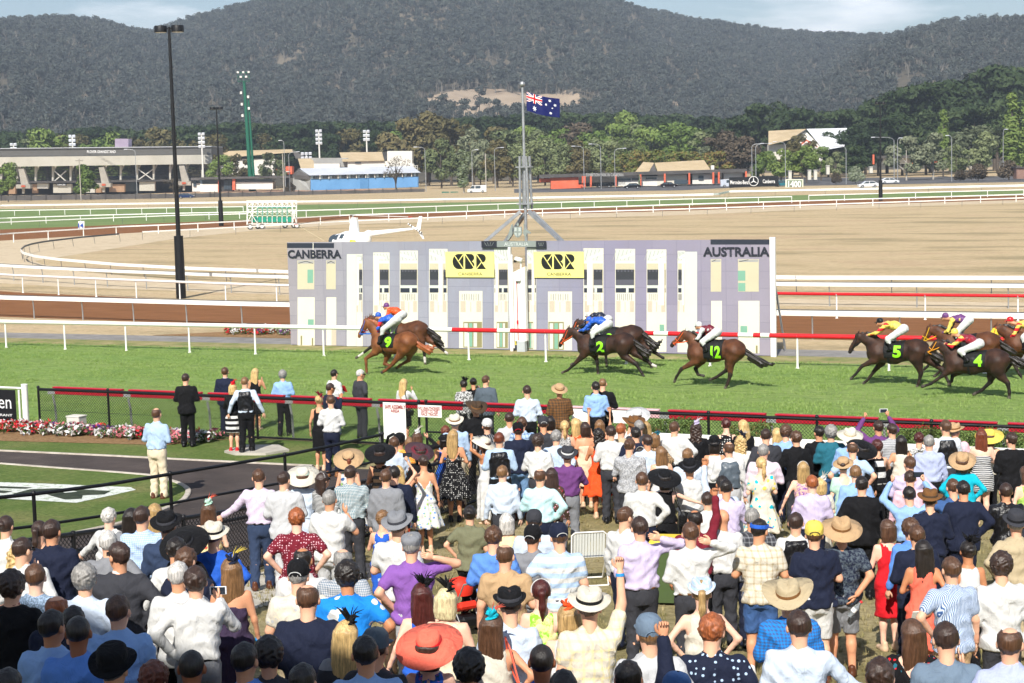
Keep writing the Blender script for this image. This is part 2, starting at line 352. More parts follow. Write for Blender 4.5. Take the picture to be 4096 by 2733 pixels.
CN = [(-18.5, 77.2), (90, 76.9), (90, 79.4), (-18.5, 79.9)]; sheet('concrete_apron', CN, .005, m_conc)
SN = [(-94, 97.5), (-74, 90.5), (-55, 86.0), (-36, 83.2), (-18, 81.8), (90, 81.0)]; SF = [(90, 84.8), (-18, 85.4), (-50, 90.5), (-66, 95.3), (-84, 104.5), (-97, 115)]
sheet('sand_track', SN+SF, .004, m_sand)
X8 = [-420, 0, 403, 565, 784, 1175, 1567, 1817, 2350, 2750]
E_gf = [492, 480, 477, 472, 468.6, 463, 455, 448.5, 437, 429]; E_gd = [541, 527, 511, 505, 493.5, 483, 473, 463, 448.5, 438]
E_ds = [580, 553, 529, 521, 504.5, 494, 484, 474, 459, 447]; E_si = [640, 612, 548, 531, 515.5, 504, 494, 483, 465, 452]
def band(name, far, near, m): sheet(name, [PZ(x, y) for x, y in zip(X8, near)]+[PZ(x, y) for x, y in zip(X8, far)][::-1], .004, m)
m_fturf = noisy('far_turf', (.13, .2, .06), (.2, .26, .09), .06, .95, None, 0, stretch=(1, 3, 1))
band('far_turf', E_gf, E_gd, m_fturf); band('far_dirt', E_gd, E_ds, m_dirt); band('far_sand', E_ds, E_si, m_sand)
sheet('sand_turn', pxs([(-60, 640), (30, 642), (150, 640), (240, 637), (170, 622), (95, 606), (55, 588), (50, 575), (62, 568), (110, 559), (60, 556), (0, 556), (-80, 566)]), .008, m_sand)
sheet('road', pxs([(1180, 443), (1567, 437), (1721, 429), (2350, 418), (2700, 413), (2700, 402), (2350, 404), (2000, 408), (1721, 407), (1567, 425), (1180, 434)]), .005, m_road)
sheet('forecourt', pxs([(-300, 452), (480, 442.5), (960, 437), (960, 433), (480, 437.5), (-300, 446)]), .005, noisy('brick_paving', (.38, .22, .14), (.48, .3, .2), .3))
# the walkway, its kerbs and the grass island
YK = [PG(0, 1035).y, PG(472, 1058).y, PG(718, 1070).y]
sheet('walkway', [(-60, 10), (-15.7, 10), (-15.7, PG(718, 1070).y-.2), (-16.5, YK[2]), PG(472, 1058)[:2], PG(0, 1035)[:2], (-60, YK[0]+.2)], .008, m_tar)
def kerb(name, pts, w, h, material):
    mb = MB(); P = []
    for i, p in enumerate(pts):
        a = Vector(pts[max(i-1, 0)][:2]); b = Vector(pts[min(i+1, len(pts)-1)][:2]); d = (b-a).normalized(); nn = Vector((-d.y, d.x))*w/2; q = Vector(p[:2])
        for s_, hh in ((-1, -.05), (-1, h-.015), (-.7, h), (.7, h), (1, h-.015), (1, -.05)): P.append((q.x+nn.x*s_, q.y+nn.y*s_, zg(q.y)+hh))
    F = [(i*6+k, i*6+k+1, (i+1)*6+k+1, (i+1)*6+k) for i in range(len(pts)-1) for k in range(5)]
    mb.add(P, F); return tag(mb.build(name, material), kind='structure')
kerb('kerb', [(-60, YK[0]+.3)]+[PG(x, y) for x, y in ((0, 1036), (236, 1047), (472, 1059), (718, 1071))], .10, .04, m_kerb)
isl = [(0, 1067), (90, 1074), (336, 1093), (388, 1105), (417, 1115), (432, 1128), (424, 1146), (400, 1161), (378, 1170), (330, 1188), (241, 1212), (56, 1250), (-40, 1270)]
islp = [PG(x, y) for x, y in isl]
def smooth_pts(P, n=5):
    out = []
    for i in range(len(P)-1):
        p0, p1, p2, p3 = P[max(i-1, 0)], P[i], P[i+1], P[min(i+2, len(P)-1)]
        for k in range(n):
            t_ = k/n; out.append(.5*((2*p1)+(p2-p0)*t_+(2*p0-5*p1+4*p2-p3)*t_*t_+(3*p1-p0-3*p2+p3)*t_**3))
    return out+[P[-1]]
islp = smooth_pts(islp); kerb('kerb', islp, .12, .05, m_kerb)
sheet('grass_island', [p[:2] for p in islp]+[(-36, islp[-1].y), (-36, islp[0].y)], .03, m_green)
m_gw = noisy('white_line_paint_on_grass', (.55, .58, .52), (.72, .74, .7), 6, .9, (.3, .36, .24)); m_gk = noisy('dark_paint_on_grass', (.02, .028, .018), (.06, .075, .045), 5, .9)
def gsheet(name, l, off, m, par=None): return sheet(name, [PG(x, y)[:2] for x, y in l], off, m, kind=None if par else 'structure', parent=par)
logo = thing('painted_lawn_sign', 'white and black sign painted on the grass island', 'lawn sign')
gsheet('white_panel', [(-20, 1110), (60, 1112), (300, 1122), (312, 1128), (250, 1142), (175, 1158), (0, 1148), (-20, 1144)], .036, m_gw, logo)
gsheet('dark_letter', [(28, 1138), (70, 1127), (130, 1125), (255, 1131), (240, 1139), (190, 1141), (188, 1149), (150, 1151), (120, 1143), (100, 1136)], .041, m_gk, logo)
gsheet('white_counter', [(130, 1132), (160, 1130), (178, 1133), (150, 1136)], .046, m_gw, logo)
gsheet('dark_bar', [(-20, 1119), (75, 1123), (60, 1126), (-20, 1124)], .041, m_gk, logo)
gsheet('dark_bar', [(-20, 1128), (30, 1132), (10, 1136), (-20, 1134)], .041, m_gk, logo)
sheet('garden_strip', [PG(0, 1033)[:2], PG(236, 1044)[:2], PG(472, 1056)[:2], PG(718, 1068)[:2], (-15, 37.3), (-60, 37.3), (-60, YK[0]+.45)], .006, m_green)
sheet('flower_bed', [(-60, 36.9), (-60, 35.1)]+[PG(x, y)[:2] for x, y in ((0, 1013), (230, 1019), (380, 1023), (480, 1012))]+[(-25.2, 36.9)], .014, m_mulch)
sheet('flower_bed', [(-47.4, 63.5), (-44, 66.2), (-41, 66.6), (-37, 66.5), (-37, 63.5)], .014, m_mulch)
slab = MB(); sl = [PG(x, y) for x, y in ((515, 1040), (560, 1026), (640, 1026), (664, 1037), (610, 1046), (540, 1046))]
slab.slab([(p.x, p.y, zg(p.y)-.02) for p in sl], (0, 0, .08)); tag(slab.build('concrete_slab', m_conc), 'pale concrete slab set in the grass behind the fence gate', 'slab')
sheet('concrete_path', [(-15.3, 12), (-13.6, 12), (-13.4, 24.5), (-15.3, 24.5)], .009, m_conc)
# ------------------------------------------------------------------ mountain and its forest
SKX = [-1500, -900, -400, 0, 60, 160, 250, 330, 375, 440, 520, 600, 680, 760, 900, 1100, 1250, 1360, 1420, 1500, 1600, 1700, 1800, 1900, 2000, 2080, 2130, 2200, 2300, 2400, 2800, 3300, 3900]
SKY_ = [170, 120, 80, 68, 60, 55, 62, 80, 84, 72, 54, 32, 14, 0, -14, -16, -6, 8, 24, 42, 60, 74, 86, 94, 97, 92, 80, 68, 64, 66, 84, 110, 150]
def ridgeD(x): return np.interp(x, [-1500, 0, 380, 900, 1300, 1900, 2100, 2350, 3900], [1900, 1850, 2100, 2500, 2600, 2300, 1750, 1600, 1700])
def hz(x): return 377-.026*(x-1175)
def hill_z(x, D):
    Dr = ridgeD(x); D0 = 820; t_ = np.clip((D-D0)/(Dr-D0), 0, 1.6)
    zr = CAMZ+(hz(x)-np.interp(x, SKX, SKY_)-13)/4000*Dr
    up_ = np.where(t_ <= 1, .35*t_+.65*t_*t_*(3-2*t_), 1-(t_-1)*.9)
    g_ = (fbm(x/260+3.1, D/420+1.7, 4, 5)-.5)*2
    return zr*up_ + g_*zr*.20*np.clip(t_*2.2, 0, 1)*np.clip(np.abs(1-t_)*3.2, 0.0, 1) + (fbm(x/70, D/90, 3, 9)-.5)*10*np.clip(t_*3, 0, 1)*np.clip(np.abs(1-t_)*6, .25, 1)
def bear(x, D, z):
    lat = (x-FW/2)/FPX*D; return np.stack([_R.x*lat+_F.x*D, _R.y*lat+_F.y*D, z], -1)
gx = np.linspace(-1500, 3900, 360); gD = np.concatenate([np.linspace(820, 2700, 120), np.linspace(2800, 3600, 6)])
GX, GD = np.meshgrid(gx, gD); HZ = hill_z(GX, GD); Vh = bear(GX, GD, HZ).reshape(-1, 3); nx_ = len(gx)
ii, jj = np.meshgrid(np.arange(nx_-1), np.arange(len(gD)-1)); b0 = (jj*nx_+ii).ravel()
m_hill = noisy('dry_hill_ground', (.075, .07, .055), (.12, .105, .08), .012, .95, (.19, .16, .12), spec=.05)
def in_clear(x, y): return ((np.abs(x-1120)/135)**2+((y-243)/34)**2 < 1) | ((np.abs(x-1290)/90)**2+((y-248)/28)**2 < 1) | ((np.abs(x-1562)/14)**2+((y-254)/16)**2 < 1)
m_tan = noisy('dry_hill_grass', (.30, .23, .165), (.42, .33, .24), .02, .95, (.36, .28, .2), spec=.05); cx_, cD_ = (GX[:-1, :-1]+GX[1:, 1:])/2, (GD[:-1, :-1]+GD[1:, 1:])/2; cy_ = hz(cx_)-(HZ[:-1, :-1]-CAMZ)/cD_*4000
tag(npmesh('mountain', Vh, np.stack([b0, b0+1, b0+nx_+1, b0+nx_], 1), [m_hill, m_tan], mi=in_clear(cx_, cy_).ravel().astype(int)), kind='structure')
def leaf_mat(name, cols, rough=.75, trans=.25):
    m = mat(name, cols[1], rough, 0, .15); t = NT(m); oi = t.n('ObjectInfo'); ge = t.n('NewGeometry')
    k = t.math('ADD', t.math('MULTIPLY', oi.outputs['Random'], .55), t.math('MULTIPLY', ge.outputs['Random Per Island'], .45))
    t.color(t.ramp(k, [(0.0, cols[0]), (.5, cols[1]), (1.0, cols[2])]))
    return m
def leaf_cloud(rng, lobes, n, size, mi=0, flat=.35):
    """leaf-sized faces spread through ellipsoid lobes -> verts, quads"""
    w = np.array([l[3]*l[4]*l[5] for l in lobes])**.67; w = w/w.sum(); idx = rng.choice(len(lobes), n, p=w); L = np.array(lobes)[idx]
    u = rng.normal(size=(n, 3)); u /= np.linalg.norm(u, axis=1, keepdims=True); r = rng.random(n)**.33*.62+.38
    C_ = L[:, :3]+u*L[:, 3:6]*r[:, None]
    nrm = u+rng.normal(size=(n, 3))*.55; nrm[:, 2] += .25; nrm /= np.linalg.norm(nrm, axis=1, keepdims=True)
    a = np.cross(nrm, rng.normal(size=(n, 3))); a /= np.linalg.norm(a, axis=1, keepdims=True); b = np.cross(nrm, a)
    s = size*(.6+.8*rng.random(n))[:, None]; q = rng.uniform(.45, 1.0, (n, 1))
    P = np.stack([C_-a*s*1.0, C_+b*s*q*.7, C_+a*s*1.1, C_-b*s*q*.7], 1)
    P += rng.normal(size=P.shape)*size*.10
    return P.reshape(-1, 3), np.arange(n*4).reshape(n, 4)
m_eu = leaf_mat('hill_gum_leaves', [(.034, .042, .043), (.060, .071, .064), (.105, .116, .095)]); m_bark = noisy('pale_bark', (.30, .27, .23), (.48, .45, .40), 3, .9)
m_hbark = noisy('grey_gum_bark', (.12, .11, .095), (.24, .22, .19), 3, .9); m_dkbark = noisy('dark_bark', (.06, .05, .04), (.13, .105, .085), 4, .95, None, .5, 12)
def hill_tree(seed, kind):
    rng = np.random.default_rng(seed); lob = []; h = rng.uniform(8, 12)
    if kind < 5:
        for k in range(rng.integers(3, 6)):
            a = rng.uniform(0, 6.28); rr = rng.uniform(.3, 2.4); lob.append((rr*math.cos(a), rr*math.sin(a), h*rng.uniform(.5, .88), rng.uniform(1.4, 2.6), rng.uniform(1.4, 2.6), rng.uniform(1.0, 1.9)))
        V1, Q1 = leaf_cloud(rng, lob, 150, .72)
    else: V1, Q1 = leaf_cloud(rng, [(0, 0, h*.75, 2, 2, 2)], 8, .5)
    mb = MB(); nb = 3 if kind < 5 else 7
    mb.tube([(0, 0, -2), (.2, 0, h*.3), (.1, .2, h*.6)], [.32, .24, .12], 4)
    for k in range(nb):
        a = rng.uniform(0, 6.28); mb.tube([(.2, 0, h*rng.uniform(.25, .5)), (math.cos(a)*1.2, math.sin(a)*1.2, h*.62), (math.cos(a)*2.2, math.sin(a)*2.2, h*rng.uniform(.75, 1))], [.16, .11, .04], 3)
    V2 = np.array([tuple(p) for p in mb.v]); Q2 = [f for f in mb.f if len(f) == 4]
    return npmesh('hill_tree', np.vstack([V1, V2]), np.vstack([Q1, np.array(Q2)+len(V1)]), [m_eu, m_hbark], mi=[0]*len(Q1)+[1]*len(Q2), smooth=False, link=False)
hp = [hill_tree(100+i, i) for i in range(6)]
N_ = 90000; fx_ = RNG.uniform(-700, 3100, N_); fD = np.sqrt(RNG.uniform(900**2, 2750**2, N_)); Dr_ = ridgeD(fx_)
zz = hill_z(fx_, fD); P_ = bear(fx_, fD, zz); keep = fD < Dr_*1.05
ypx = hz(fx_)-(zz-CAMZ)/fD*4000
clear = in_clear(fx_, ypx)
bare = fbm(fx_/60, fD/110, 3, 31) > .74
keep &= ~(clear & (RNG.random(N_) < .985)) & ~(bare & (RNG.random(N_) < .75))
P_ = P_[keep]; scatter('mountain_forest', P_, RNG.uniform(.7, 1.35, len(P_)), RNG.uniform(0, 6.28, len(P_)), hp, label='dull grey green gum forest covering the mountain behind the racecourse', cat='forest')
# ------------------------------------------------------------------ turf blades
m_blade = leaf_mat('grass_blades', [(.15, .25, .052), (.23, .34, .088), (.35, .44, .16)], .6)
def tuft(seed, n=9, h=.075):
    rng = np.random.default_rng(seed); V1 = []; Q1 = []
    for k in range(n):
        a = rng.uniform(0, 6.28); b = rng.uniform(0, .05); x, y = b*math.cos(a), b*math.sin(a); l = rng.uniform(.015, .05); c, s = math.cos(a), math.sin(a); w = .006; hh = h*rng.uniform(.5, 1.2); o = len(V1)
        V1 += [(x-s*w, y+c*w, -.005), (x+s*w, y-c*w, -.005), (x+c*l+s*w*.3, y+s*l-c*w*.3, hh), (x+c*l-s*w*.3, y+s*l+c*w*.3, hh)]; Q1.append((o, o+1, o+2, o+3))
    return npmesh('tuft', V1, Q1, m_blade, smooth=False, link=False)
tp = [tuft(i) for i in range(4)]
N_ = 110000; x_ = RNG.uniform(-58, 6, N_); y_ = RNG.uniform(37.6, 59.6, N_); dens = fbm(x_*.5, y_*1.4, 4, 3); k_ = RNG.random(N_) < np.clip((dens-.25)*2.2, .1, 1)
x_, y_ = x_[k_], y_[k_]; P_ = np.stack([x_, y_, [zg(q)+.004 for q in y_]], 1)
scatter('turf_grass', P_, RNG.uniform(.45, .95, len(P_))*(.6+.9*fbm(x_*.3, y_*.9, 3, 8)), RNG.uniform(0, 6.28, len(P_)), tp, label='short green turf of the race track', cat='grass')
N_ = 26000; x_ = RNG.uniform(-42, 8, N_); y_ = RNG.uniform(15, 36, N_); ok = (x_ > -15.2) | ((x_ < -20) & (y_ < 31)); x_, y_ = x_[ok], y_[ok]
isx = np.array([p.x for p in islp]); 
m_sb = leaf_mat('dry_blades', [(.12, .13, .045), (.27, .23, .10), (.42, .35, .19)], .8)
def rem(p, m):
    q = p.copy(); q.materials[0] = m; return q
lw = x_ > -15.2; P_ = np.stack([x_[lw], y_[lw], [zg(q)+.006 for q in y_[lw]]], 1)
scatter('lawn_grass', P_, RNG.uniform(.5, 1.0, len(P_)), RNG.uniform(0, 6.28, len(P_)), [rem(p, m_sb) for p in tp], label='thin dry grass underfoot in the crowd', cat='grass')
# ------------------------------------------------------------------ running rails
m_wht = paint('#f2f0ea', .4, 0, .08); m_red = paint('#d8232b', .35); m_steel = noisy('galvanised_steel', (.34, .35, .36), (.5, .51, .52), 3, .45); m_steel.node_tree.nodes['Principled BSDF'].inputs['Metallic'].default_value = .6
m_blk = paint('#141416', .4); m_gpost = paint('#c9cdd0', .5); m_dkrail = paint('#55585c', .5)
def resample(P, sp):
    P = [Vector(p) for p in P]; L = [0]
    for a, b in zip(P, P[1:]): L.append(L[-1]+(b-a).length)
    n = max(2, int(round(L[-1]/sp))+1); out = []
    for k in range(n):
        s = L[-1]*k/(n-1); i = max(0, min(len(P)-2, next((j for j in range(len(L)-1) if L[j+1] >= s), len(P)-2)))
        u = (s-L[i])/max(L[i+1]-L[i], 1e-6); out.append(P[i].lerp(P[i+1], u))
    return out
_pm = {}
def post_mesh(style, h):
    k = (style, round(h, 2))
    if k in _pm: return _pm[k]
    mb = MB()
    if style == 'foot':
        mb.cyl((0, 0, 0), (0, 0, .03), .075, .06, 10); mb.cyl((0, 0, .03), (0, 0, h-.2), .042, .034, 10); mb.tube([(0, 0, h-.2), (0, -.02, h-.12), (0, -.06, h-.06)], .03, 8, 1)
        mm = [m_wht, m_gpost]
    elif style == 'goose':
        mb.tube([(0, .16, 0), (0, .15, h*.45), (0, .12, h*.75), (0, .03, h*.92), (0, -.04, h*.95)], [.035, .033, .03, .03, .028], 8); mm = [m_steel]
    elif style == 'thin':
        mb.tube([(0, .12, 0), (0, .05, h*.7), (0, 0, h*.97)], .022, 6); mm = [m_dkrail]
    else: mb.box((0, 0, h/2), (.085, .085, h)); mm = [m_wht]
    o = mb.build('post', mm); me = o.data; bpy.data.objects.remove(o); _pm[k] = me; return me
def rail(label, pts, h, style, sp, prof, sections=None, mats=None, group='running rails', first=0.0, ps=None):
    """pts: ground polyline (x,y); prof: (kind, a, b)"""
    pts = [Vector((p[0], p[1], 0)) for p in pts]; t = thing('running_rail', label, 'rail', pts[0], 0, group)
    dense = resample(pts, 2.5) if len(pts) > 2 else pts
    secs = sections or [(0, 1, (mats or m_wht))]; L = [0.0]
    for a, b in zip(dense, dense[1:]): L.append(L[-1]+(b-a).length)
    def at_(u):
        s = u*L[-1]
        for i in range(len(L)-1):
            if L[i+1] >= s-1e-6: return dense[i].lerp(dense[i+1], (s-L[i])/max(L[i+1]-L[i], 1e-6))
        return dense[-1]
    for u0, u1, m in secs:
        us = [u0]+[l/L[-1] for l in L if u0 < l/L[-1] < u1]+[u1]; P = [at_(u) for u in us]; mb = MB()
        if prof[0] == 'tube': mb.tube([p+Vector((0, 0, h-prof[1])) for p in P], prof[1], 12)
        else:
            for a, b in zip(P, P[1:]):
                d = (b-a).normalized()*.01; mb.bar(a-d+Vector((0, 0, h-prof[2]/2)), b+d+Vector((0, 0, h-prof[2]/2)), prof[1], prof[2])
            if prof[0] == 'cap':
                for a, b in zip(P, P[1:]): mb.bar(a+Vector((0, .05, h+.02)), b+Vector((0, .05, h+.02)), .05, .035, 1)
        mb.build('rail_section', [m, m_dkrail], t, world=True)
    pm = post_mesh(style, h)
    for p in resample(pts, sp) if ps is None else ps:
        i = min(range(len(dense)), key=lambda k: (dense[k]-p).length); d = dense[min(i+1, len(dense)-1)]-dense[max(i-1, 0)]
        inst(pm, 'post', t, p-pts[0], (0, 0, math.atan2(d.y, d.x) if d.x > 0 else math.atan2(-d.y, -d.x)))
    return t
X0, X1 = -58.0, 6.0
def uX(c, x, y=900): return (PY(*cv(c, x, y), 57.7).x-X0)/(X1-X0)
cuts = [(0, 'w'), (uX('M', 1588), 'r'), (uX('M', 1993), 'w'), (uX('M', 2108), 'r'), (uX('N', 700), 'w'), (uX('N', 790), 'r'), (uX('N', 1155), 'w'), (uX('N', 1283), 'r'), (uX('N', 1910), 'w'), (uX('N', 2045), 'r'), (uX('N', 2110), 'w'), (uX('N', 2190), 'r')]
secs = [(a[0], (cuts[i+1][0] if i+1 < len(cuts) else 1), m_wht if a[1] == 'w' else m_red) for i, a in enumerate(cuts)]
rail('inside running rail of the turf track, white then striped red past the finish panel', [(X0, 57.7), (X1, 57.7)], 1.2, 'foot', 3.13, ('tube', .082), secs, ps=[Vector((-50.6+3.13*i, 57.7, 0)) for i in range(-2, 18)])
rail('white dirt track rail on bent steel posts behind the flower bed', [(-90, 76.0), (-75, 72.4), (-61.2, 70.1), (-45.7, 68.2), (-30, 67.2), (-17.8, 66.95), (6, 66.9)], 1.15, 'goose', 3.4, ('cap', .07, .2))
rl = [(-95, 95.2), (-85, 90.2), (-74.8, 86.0), (-63.9, 82.6), (-52.6, 79.5), (-38, 77.2), (-19.7, 76.1), (8, 75.4)]
rail('rail inside the dirt track, white on the left and red on the right', rl, 1.15, 'foot', 3.9, ('tube', .07), [(0, .62, m_wht), (.62, .935, m_red), (.935, .945, m_wht), (.945, 1, m_red)])
rail('white rail on bent posts along the pale sand track', [(-105, 107), (-92, 99.6), (-82, 94.9), (-70.9, 90.5), (-56.1, 85.9), (-40, 83.6), (-23.2, 82.1), (8, 81.4)], 1.15, 'goose', 4.2, ('cap', .07, .18))
R5w = [PZ(*cv('Q', x, y), .9) for x, y in ((150, 430), (165, 448), (250, 470), (420, 493), (860, 530), (1400, 557), (2080, 580))]+[PZ(*cv('U', x, y), .9) for x, y in ((320, 1018), (1400, 1019), (2345, 1020))]+[Vector((5, 91, 0))]
rail('low white rail round the infield turn', R5w, .9, 'thin', 5.0, ('bar', .07, .2))
R5d = [PZ(*cv('Q', x, y), .9) for x, y in ((860, 313), (600, 335), (340, 365), (240, 382), (180, 400), (152, 424))]
rail('dark grey end of the infield turn rail', R5d, .9, 'thin', 5.0, ('bar', .06, .16), mats=m_dkrail)
def far_rail(label, l, h, style, sp, w=.14, m=None): return rail(label, [PZ(x, y, h) for x, y in l], h, style, sp, ('bar', .1, w), mats=m)
far_rail('white far dirt track rail curving past the starting stalls', [(-120, 549), (0, 536), (76, 531), (178, 525), (276, 519), (403, 514), (565, 506), (682, 499), (784, 493), (1197, 480), (1567, 468), (2350, 445), (2500, 441)], 1.1, 'box', 5.2)
far_rail('low white rail along the inner edge of the far sand', [(327, 531), (545, 520), (686, 513), (784, 507), (1194, 489), (1567, 478.5), (2350, 453), (2500, 449)], .95, 'thin', 6)
far_rail('white double turf rail, nearer line left of the starting stalls', [(-120, 518), (0, 509.5), (200, 501), (400, 493.5), (565, 489.5)], 1.05, 'thin', 6)
far_rail('white far turf rail running behind the starting stalls', [(-120, 508), (0, 500), (200, 493.5), (403, 488.5), (565, 485.5), (784, 480), (1197, 465.5), (1567, 456), (1817, 450.3)], 1.1, 'box', 5.2)
far_rail('white far turf rail restarting beyond the gap at the right', [(1856, 447.5), (2100, 441), (2350, 434.6), (2500, 430)], 1.1, 'box', 5.6)
far_rail('outer white rail of the far turf on the left', [(-120, 489), (0, 483), (300, 477.5), (558, 473.5)], 1.05, 'box', 5.6)
far_rail('farthest white rail in front of the dry bank and road', [(-150, 477), (0, 470), (500, 463), (784, 459.5), (1150, 453), (1567, 445.5), (1647, 443.5), (1674, 437.5), (2000, 431), (2350, 423.5), (2500, 420)], 1.4, 'thin', 9, .34)
# ------------------------------------------------------------------ fences round the lawn
m_wire = paint('#1b1c1e', .5)
def chain(mb, a, b, z0, z1, dz0=0.0, dz1=0.0, pitch=.08, w=.0075, hx=None):
    """diamond wire between ground points a and b"""
    a, b = Vector(a), Vector(b); L = (b-a).length; d = (b-a)/L; H = z1-z0; n = int((L+H)/pitch)
    for i in range(n):
        for sg in (1, -1):
            s0 = i*pitch-H if sg > 0 else i*pitch; s1 = s0+H*sg; q0, q1 = 0.0, 1.0
            lo, hi = min(s0, s1), max(s0, s1)
            if lo < 0 or hi > L:
                ts = sorted(((0-s0)/(s1-s0), (L-s0)/(s1-s0))); q0, q1 = max(0, ts[0]), min(1, ts[1])
                if q1-q0 < .02: continue
            p = lambda q: a+d*(s0+(s1-s0)*q)+Vector((0, 0, z0+H*q+dz0+(dz1-dz0)*((s0+(s1-s0)*q)/L)))
            mb.bar(p(q0), p(q1), w, w, up=(d.y, -d.x, 0))
def fence(label, a, b, h, sp, rails, mesh=True, name='fence', posts=None, pr=.032, z=None):
    a, b = Vector((*a, 0)), Vector((*b, 0)); L = (b-a).length; d = (b-a)/L; za, zb = zg(a.y), zg(b.y); a.z = za
    t = thing(name, label, 'fence', a); n = max(1, round(L/sp)); pos = posts or [L*i/n for i in range(n+1)]
    pm = MB(); pm.cyl((0, 0, 0), (0, 0, h+.02), pr, pr, 10); pm.lathe([(pr*1.35, 0), (pr*1.35, .03), (pr*.8, .055), (0, .06)], (0, 0, h+.0), 10); po = pm.build('post', m_blk); me = po.data; bpy.data.objects.remove(po)
    for s in pos: inst(me, 'post', t, d*s+Vector((0, 0, zg((a+d*s).y)-za)))
    for k, (rz, rr) in enumerate(rails):
        mb = MB(); mb.tube([d*(L*i/8)+Vector((0, 0, zg((a+d*(L*i/8)).y)-za+rz)) for i in range(9)], rr, 8); mb.build('rail', m_blk, t)
    if mesh:
        mb = MB(); cur = 0.0; ns = 8
        for i in range(ns):
            p, q = d*(L*i/ns), d*(L*(i+1)/ns); chain(mb, p, q, mesh[0], mesh[1], zg((a+p).y)-za, zg((a+q).y)-za)
        mb.build('wire_mesh', m_wire, t)
    return t
fence('black chain link fence between the flower bed and the turf track', (-31.6, 37.2), (-19.9, 37.2), 1.12, 2.45, [(1.08, .04), (.06, .03), (.5, .006)], (.07, 1.06))
fence('black chain link fence with gates beside the warning signs', (-19.7, 37.2), (-15.2, 37.2), 1.14, 1.5, [(1.08, .03), (.4, .024), (.06, .028)], (.07, 1.06))
fence('black chain link fence behind the hedges and crowd', (-15.0, 37.2), (2.5, 37.2), 1.12, 2.55, [(1.08, .036), (.06, .03)], (.07, 1.06))
fence('black two rail pipe fence along the walkway', (-19.45, 19.0), (-17.85, 31.7), 1.15, 3.1, [(1.15, .032), (.62, .026), (.1, .03)], False)
fence('black chain link fence at the crowd side of the walkway', (-15.75, 14.0), (-15.2, 31.2), 1.05, 2.6, [(1.05, .034), (.06, .03), (.5, .006)], (.07, 1.03))
hp_ = MB(); hx_ = PY(*cv('E', 180, 860), 32.0); hz_ = zg(32); hp_.tube([(-.17, 0, 0), (-.17, 0, .9), (-.12, 0, 1.06), (0, 0, 1.12), (.12, 0, 1.06), (.17, 0, .9), (.17, 0, 0)], .035, 8)
t = thing('pipe_hoop', 'black bent pipe hoop ending the walkway fence', 'barrier', (-17.75, 32.0, hz_)); hp_.build('hoop', m_blk, t)
mb = MB(); mb.tube([(-17.85, 31.7, hz_+.62), (-17.6, 32.4, hz_+.62), (-15.4, 33.4, hz_+.6)], .028, 8); mb.cyl((-15.4, 33.4, hz_), (-15.4, 33.4, hz_+.64), .03); mb.build('side_rail', m_blk, t, world=True)
# red outer running rail behind the chain link
t = thing('outer_running_rail', 'red outer running rail with grey joints just behind the chain link', 'rail', (-31.7, 37.75, .15)); m_rr = paint('#b51c2e', .4, 0, .2); x = -31.6; k = 0; grey = paint('#9a9c9a', .5); fade = paint('#e6b9bd', .5)
while x < 3:
    L_ = 2.55; mm = m_rr if not (-18.6 < x < -15.4) else fade
    mb = MB(); mb.box((x+L_/2, 37.75, 1.33), (L_-.22, .05, .18), bev=.012); mb.box((x+L_/2, 37.71, 1.44), (L_-.22, .14, .04), bev=.01); mb.build('rail_board', mm, t, world=True)
    mb = MB(); mb.box((x, 37.76, 1.31), (.26, .06, .14)); mb.tube([(x, 37.9, .05), (x, 37.86, .9), (x, 37.78, 1.2)], .03, 8); mb.build('joint_post', grey, t, world=True); x += L_
# banner and white post at the left
t = thing('fence_banner', 'black restaurant banner with white lettering at the left end of the fence', 'banner', (-33.2, 37.1, .36)); mb = MB()
a_, b_ = PY(-30, 893, 37.1), PY(38, 967, 37.1); mb.box(((a_.x+b_.x)/2, 37.1, (a_.z+b_.z)/2), (b_.x-a_.x, .03, a_.z-b_.z)); mb.build('board', paint('#17171b', .5), t, world=True)
m_ltr = paint('#efefef', .5)
text_on('lettering', 'en', PY(-2, 937, 37.08)-Vector((0, .01, 0)), (1, 0, 0), (0, 0, 1), (PY(27, 937, 37.08)-PY(-2, 937, 37.08)).x, .25, m_ltr, t, .0)
text_on('lettering', 'RESTAURANT', PY(-36, 953, 37.08)-Vector((0, .01, 0)), (1, 0, 0), (0, 0, 1), (PY(29, 953, 37.08)-PY(-36, 953, 37.08)).x, .065, m_ltr, t, .01)
mb = MB(); mb.cyl((a_.x-1, 37.16, a_.z+.05), (b_.x+.25, 37.16, a_.z+.05), .03); mb.cyl((b_.x+.1, 37.14, .3), (b_.x+.1, 37.14, a_.z), .028); mb.build('white_frame', m_wht, t, world=True)
p_ = PY(60.5, 974, 37.0); mb = MB(); mb.cyl((0, 0, 0), (0, 0, 1.22), .085, .085, 14); mb.lathe([(.09, 1.22), (.09, 1.25), (0, 1.26)], n=14); t = thing('white_bollard', 'thick white round post at the end of the banner', 'post', (p_.x, 37.0, zg(37)-.02)); mb.build('pipe', m_wht, t)
p_ = PG(176, 972); mb = MB(); mb.box((0, 0, .17), (.42, .34, .36), bev=.02); mb.box((0, 0, .365), (.44, .36, .04), bev=.01); t = thing('utility_box', 'small pale utility box behind the petunias', 'box', (PY(176, 972, 36.95).x, 36.95, zg(36.95)+.06)); mb.build('case', noisy('pale_plastic', (.6, .58, .52), (.7, .68, .62), 3), t)
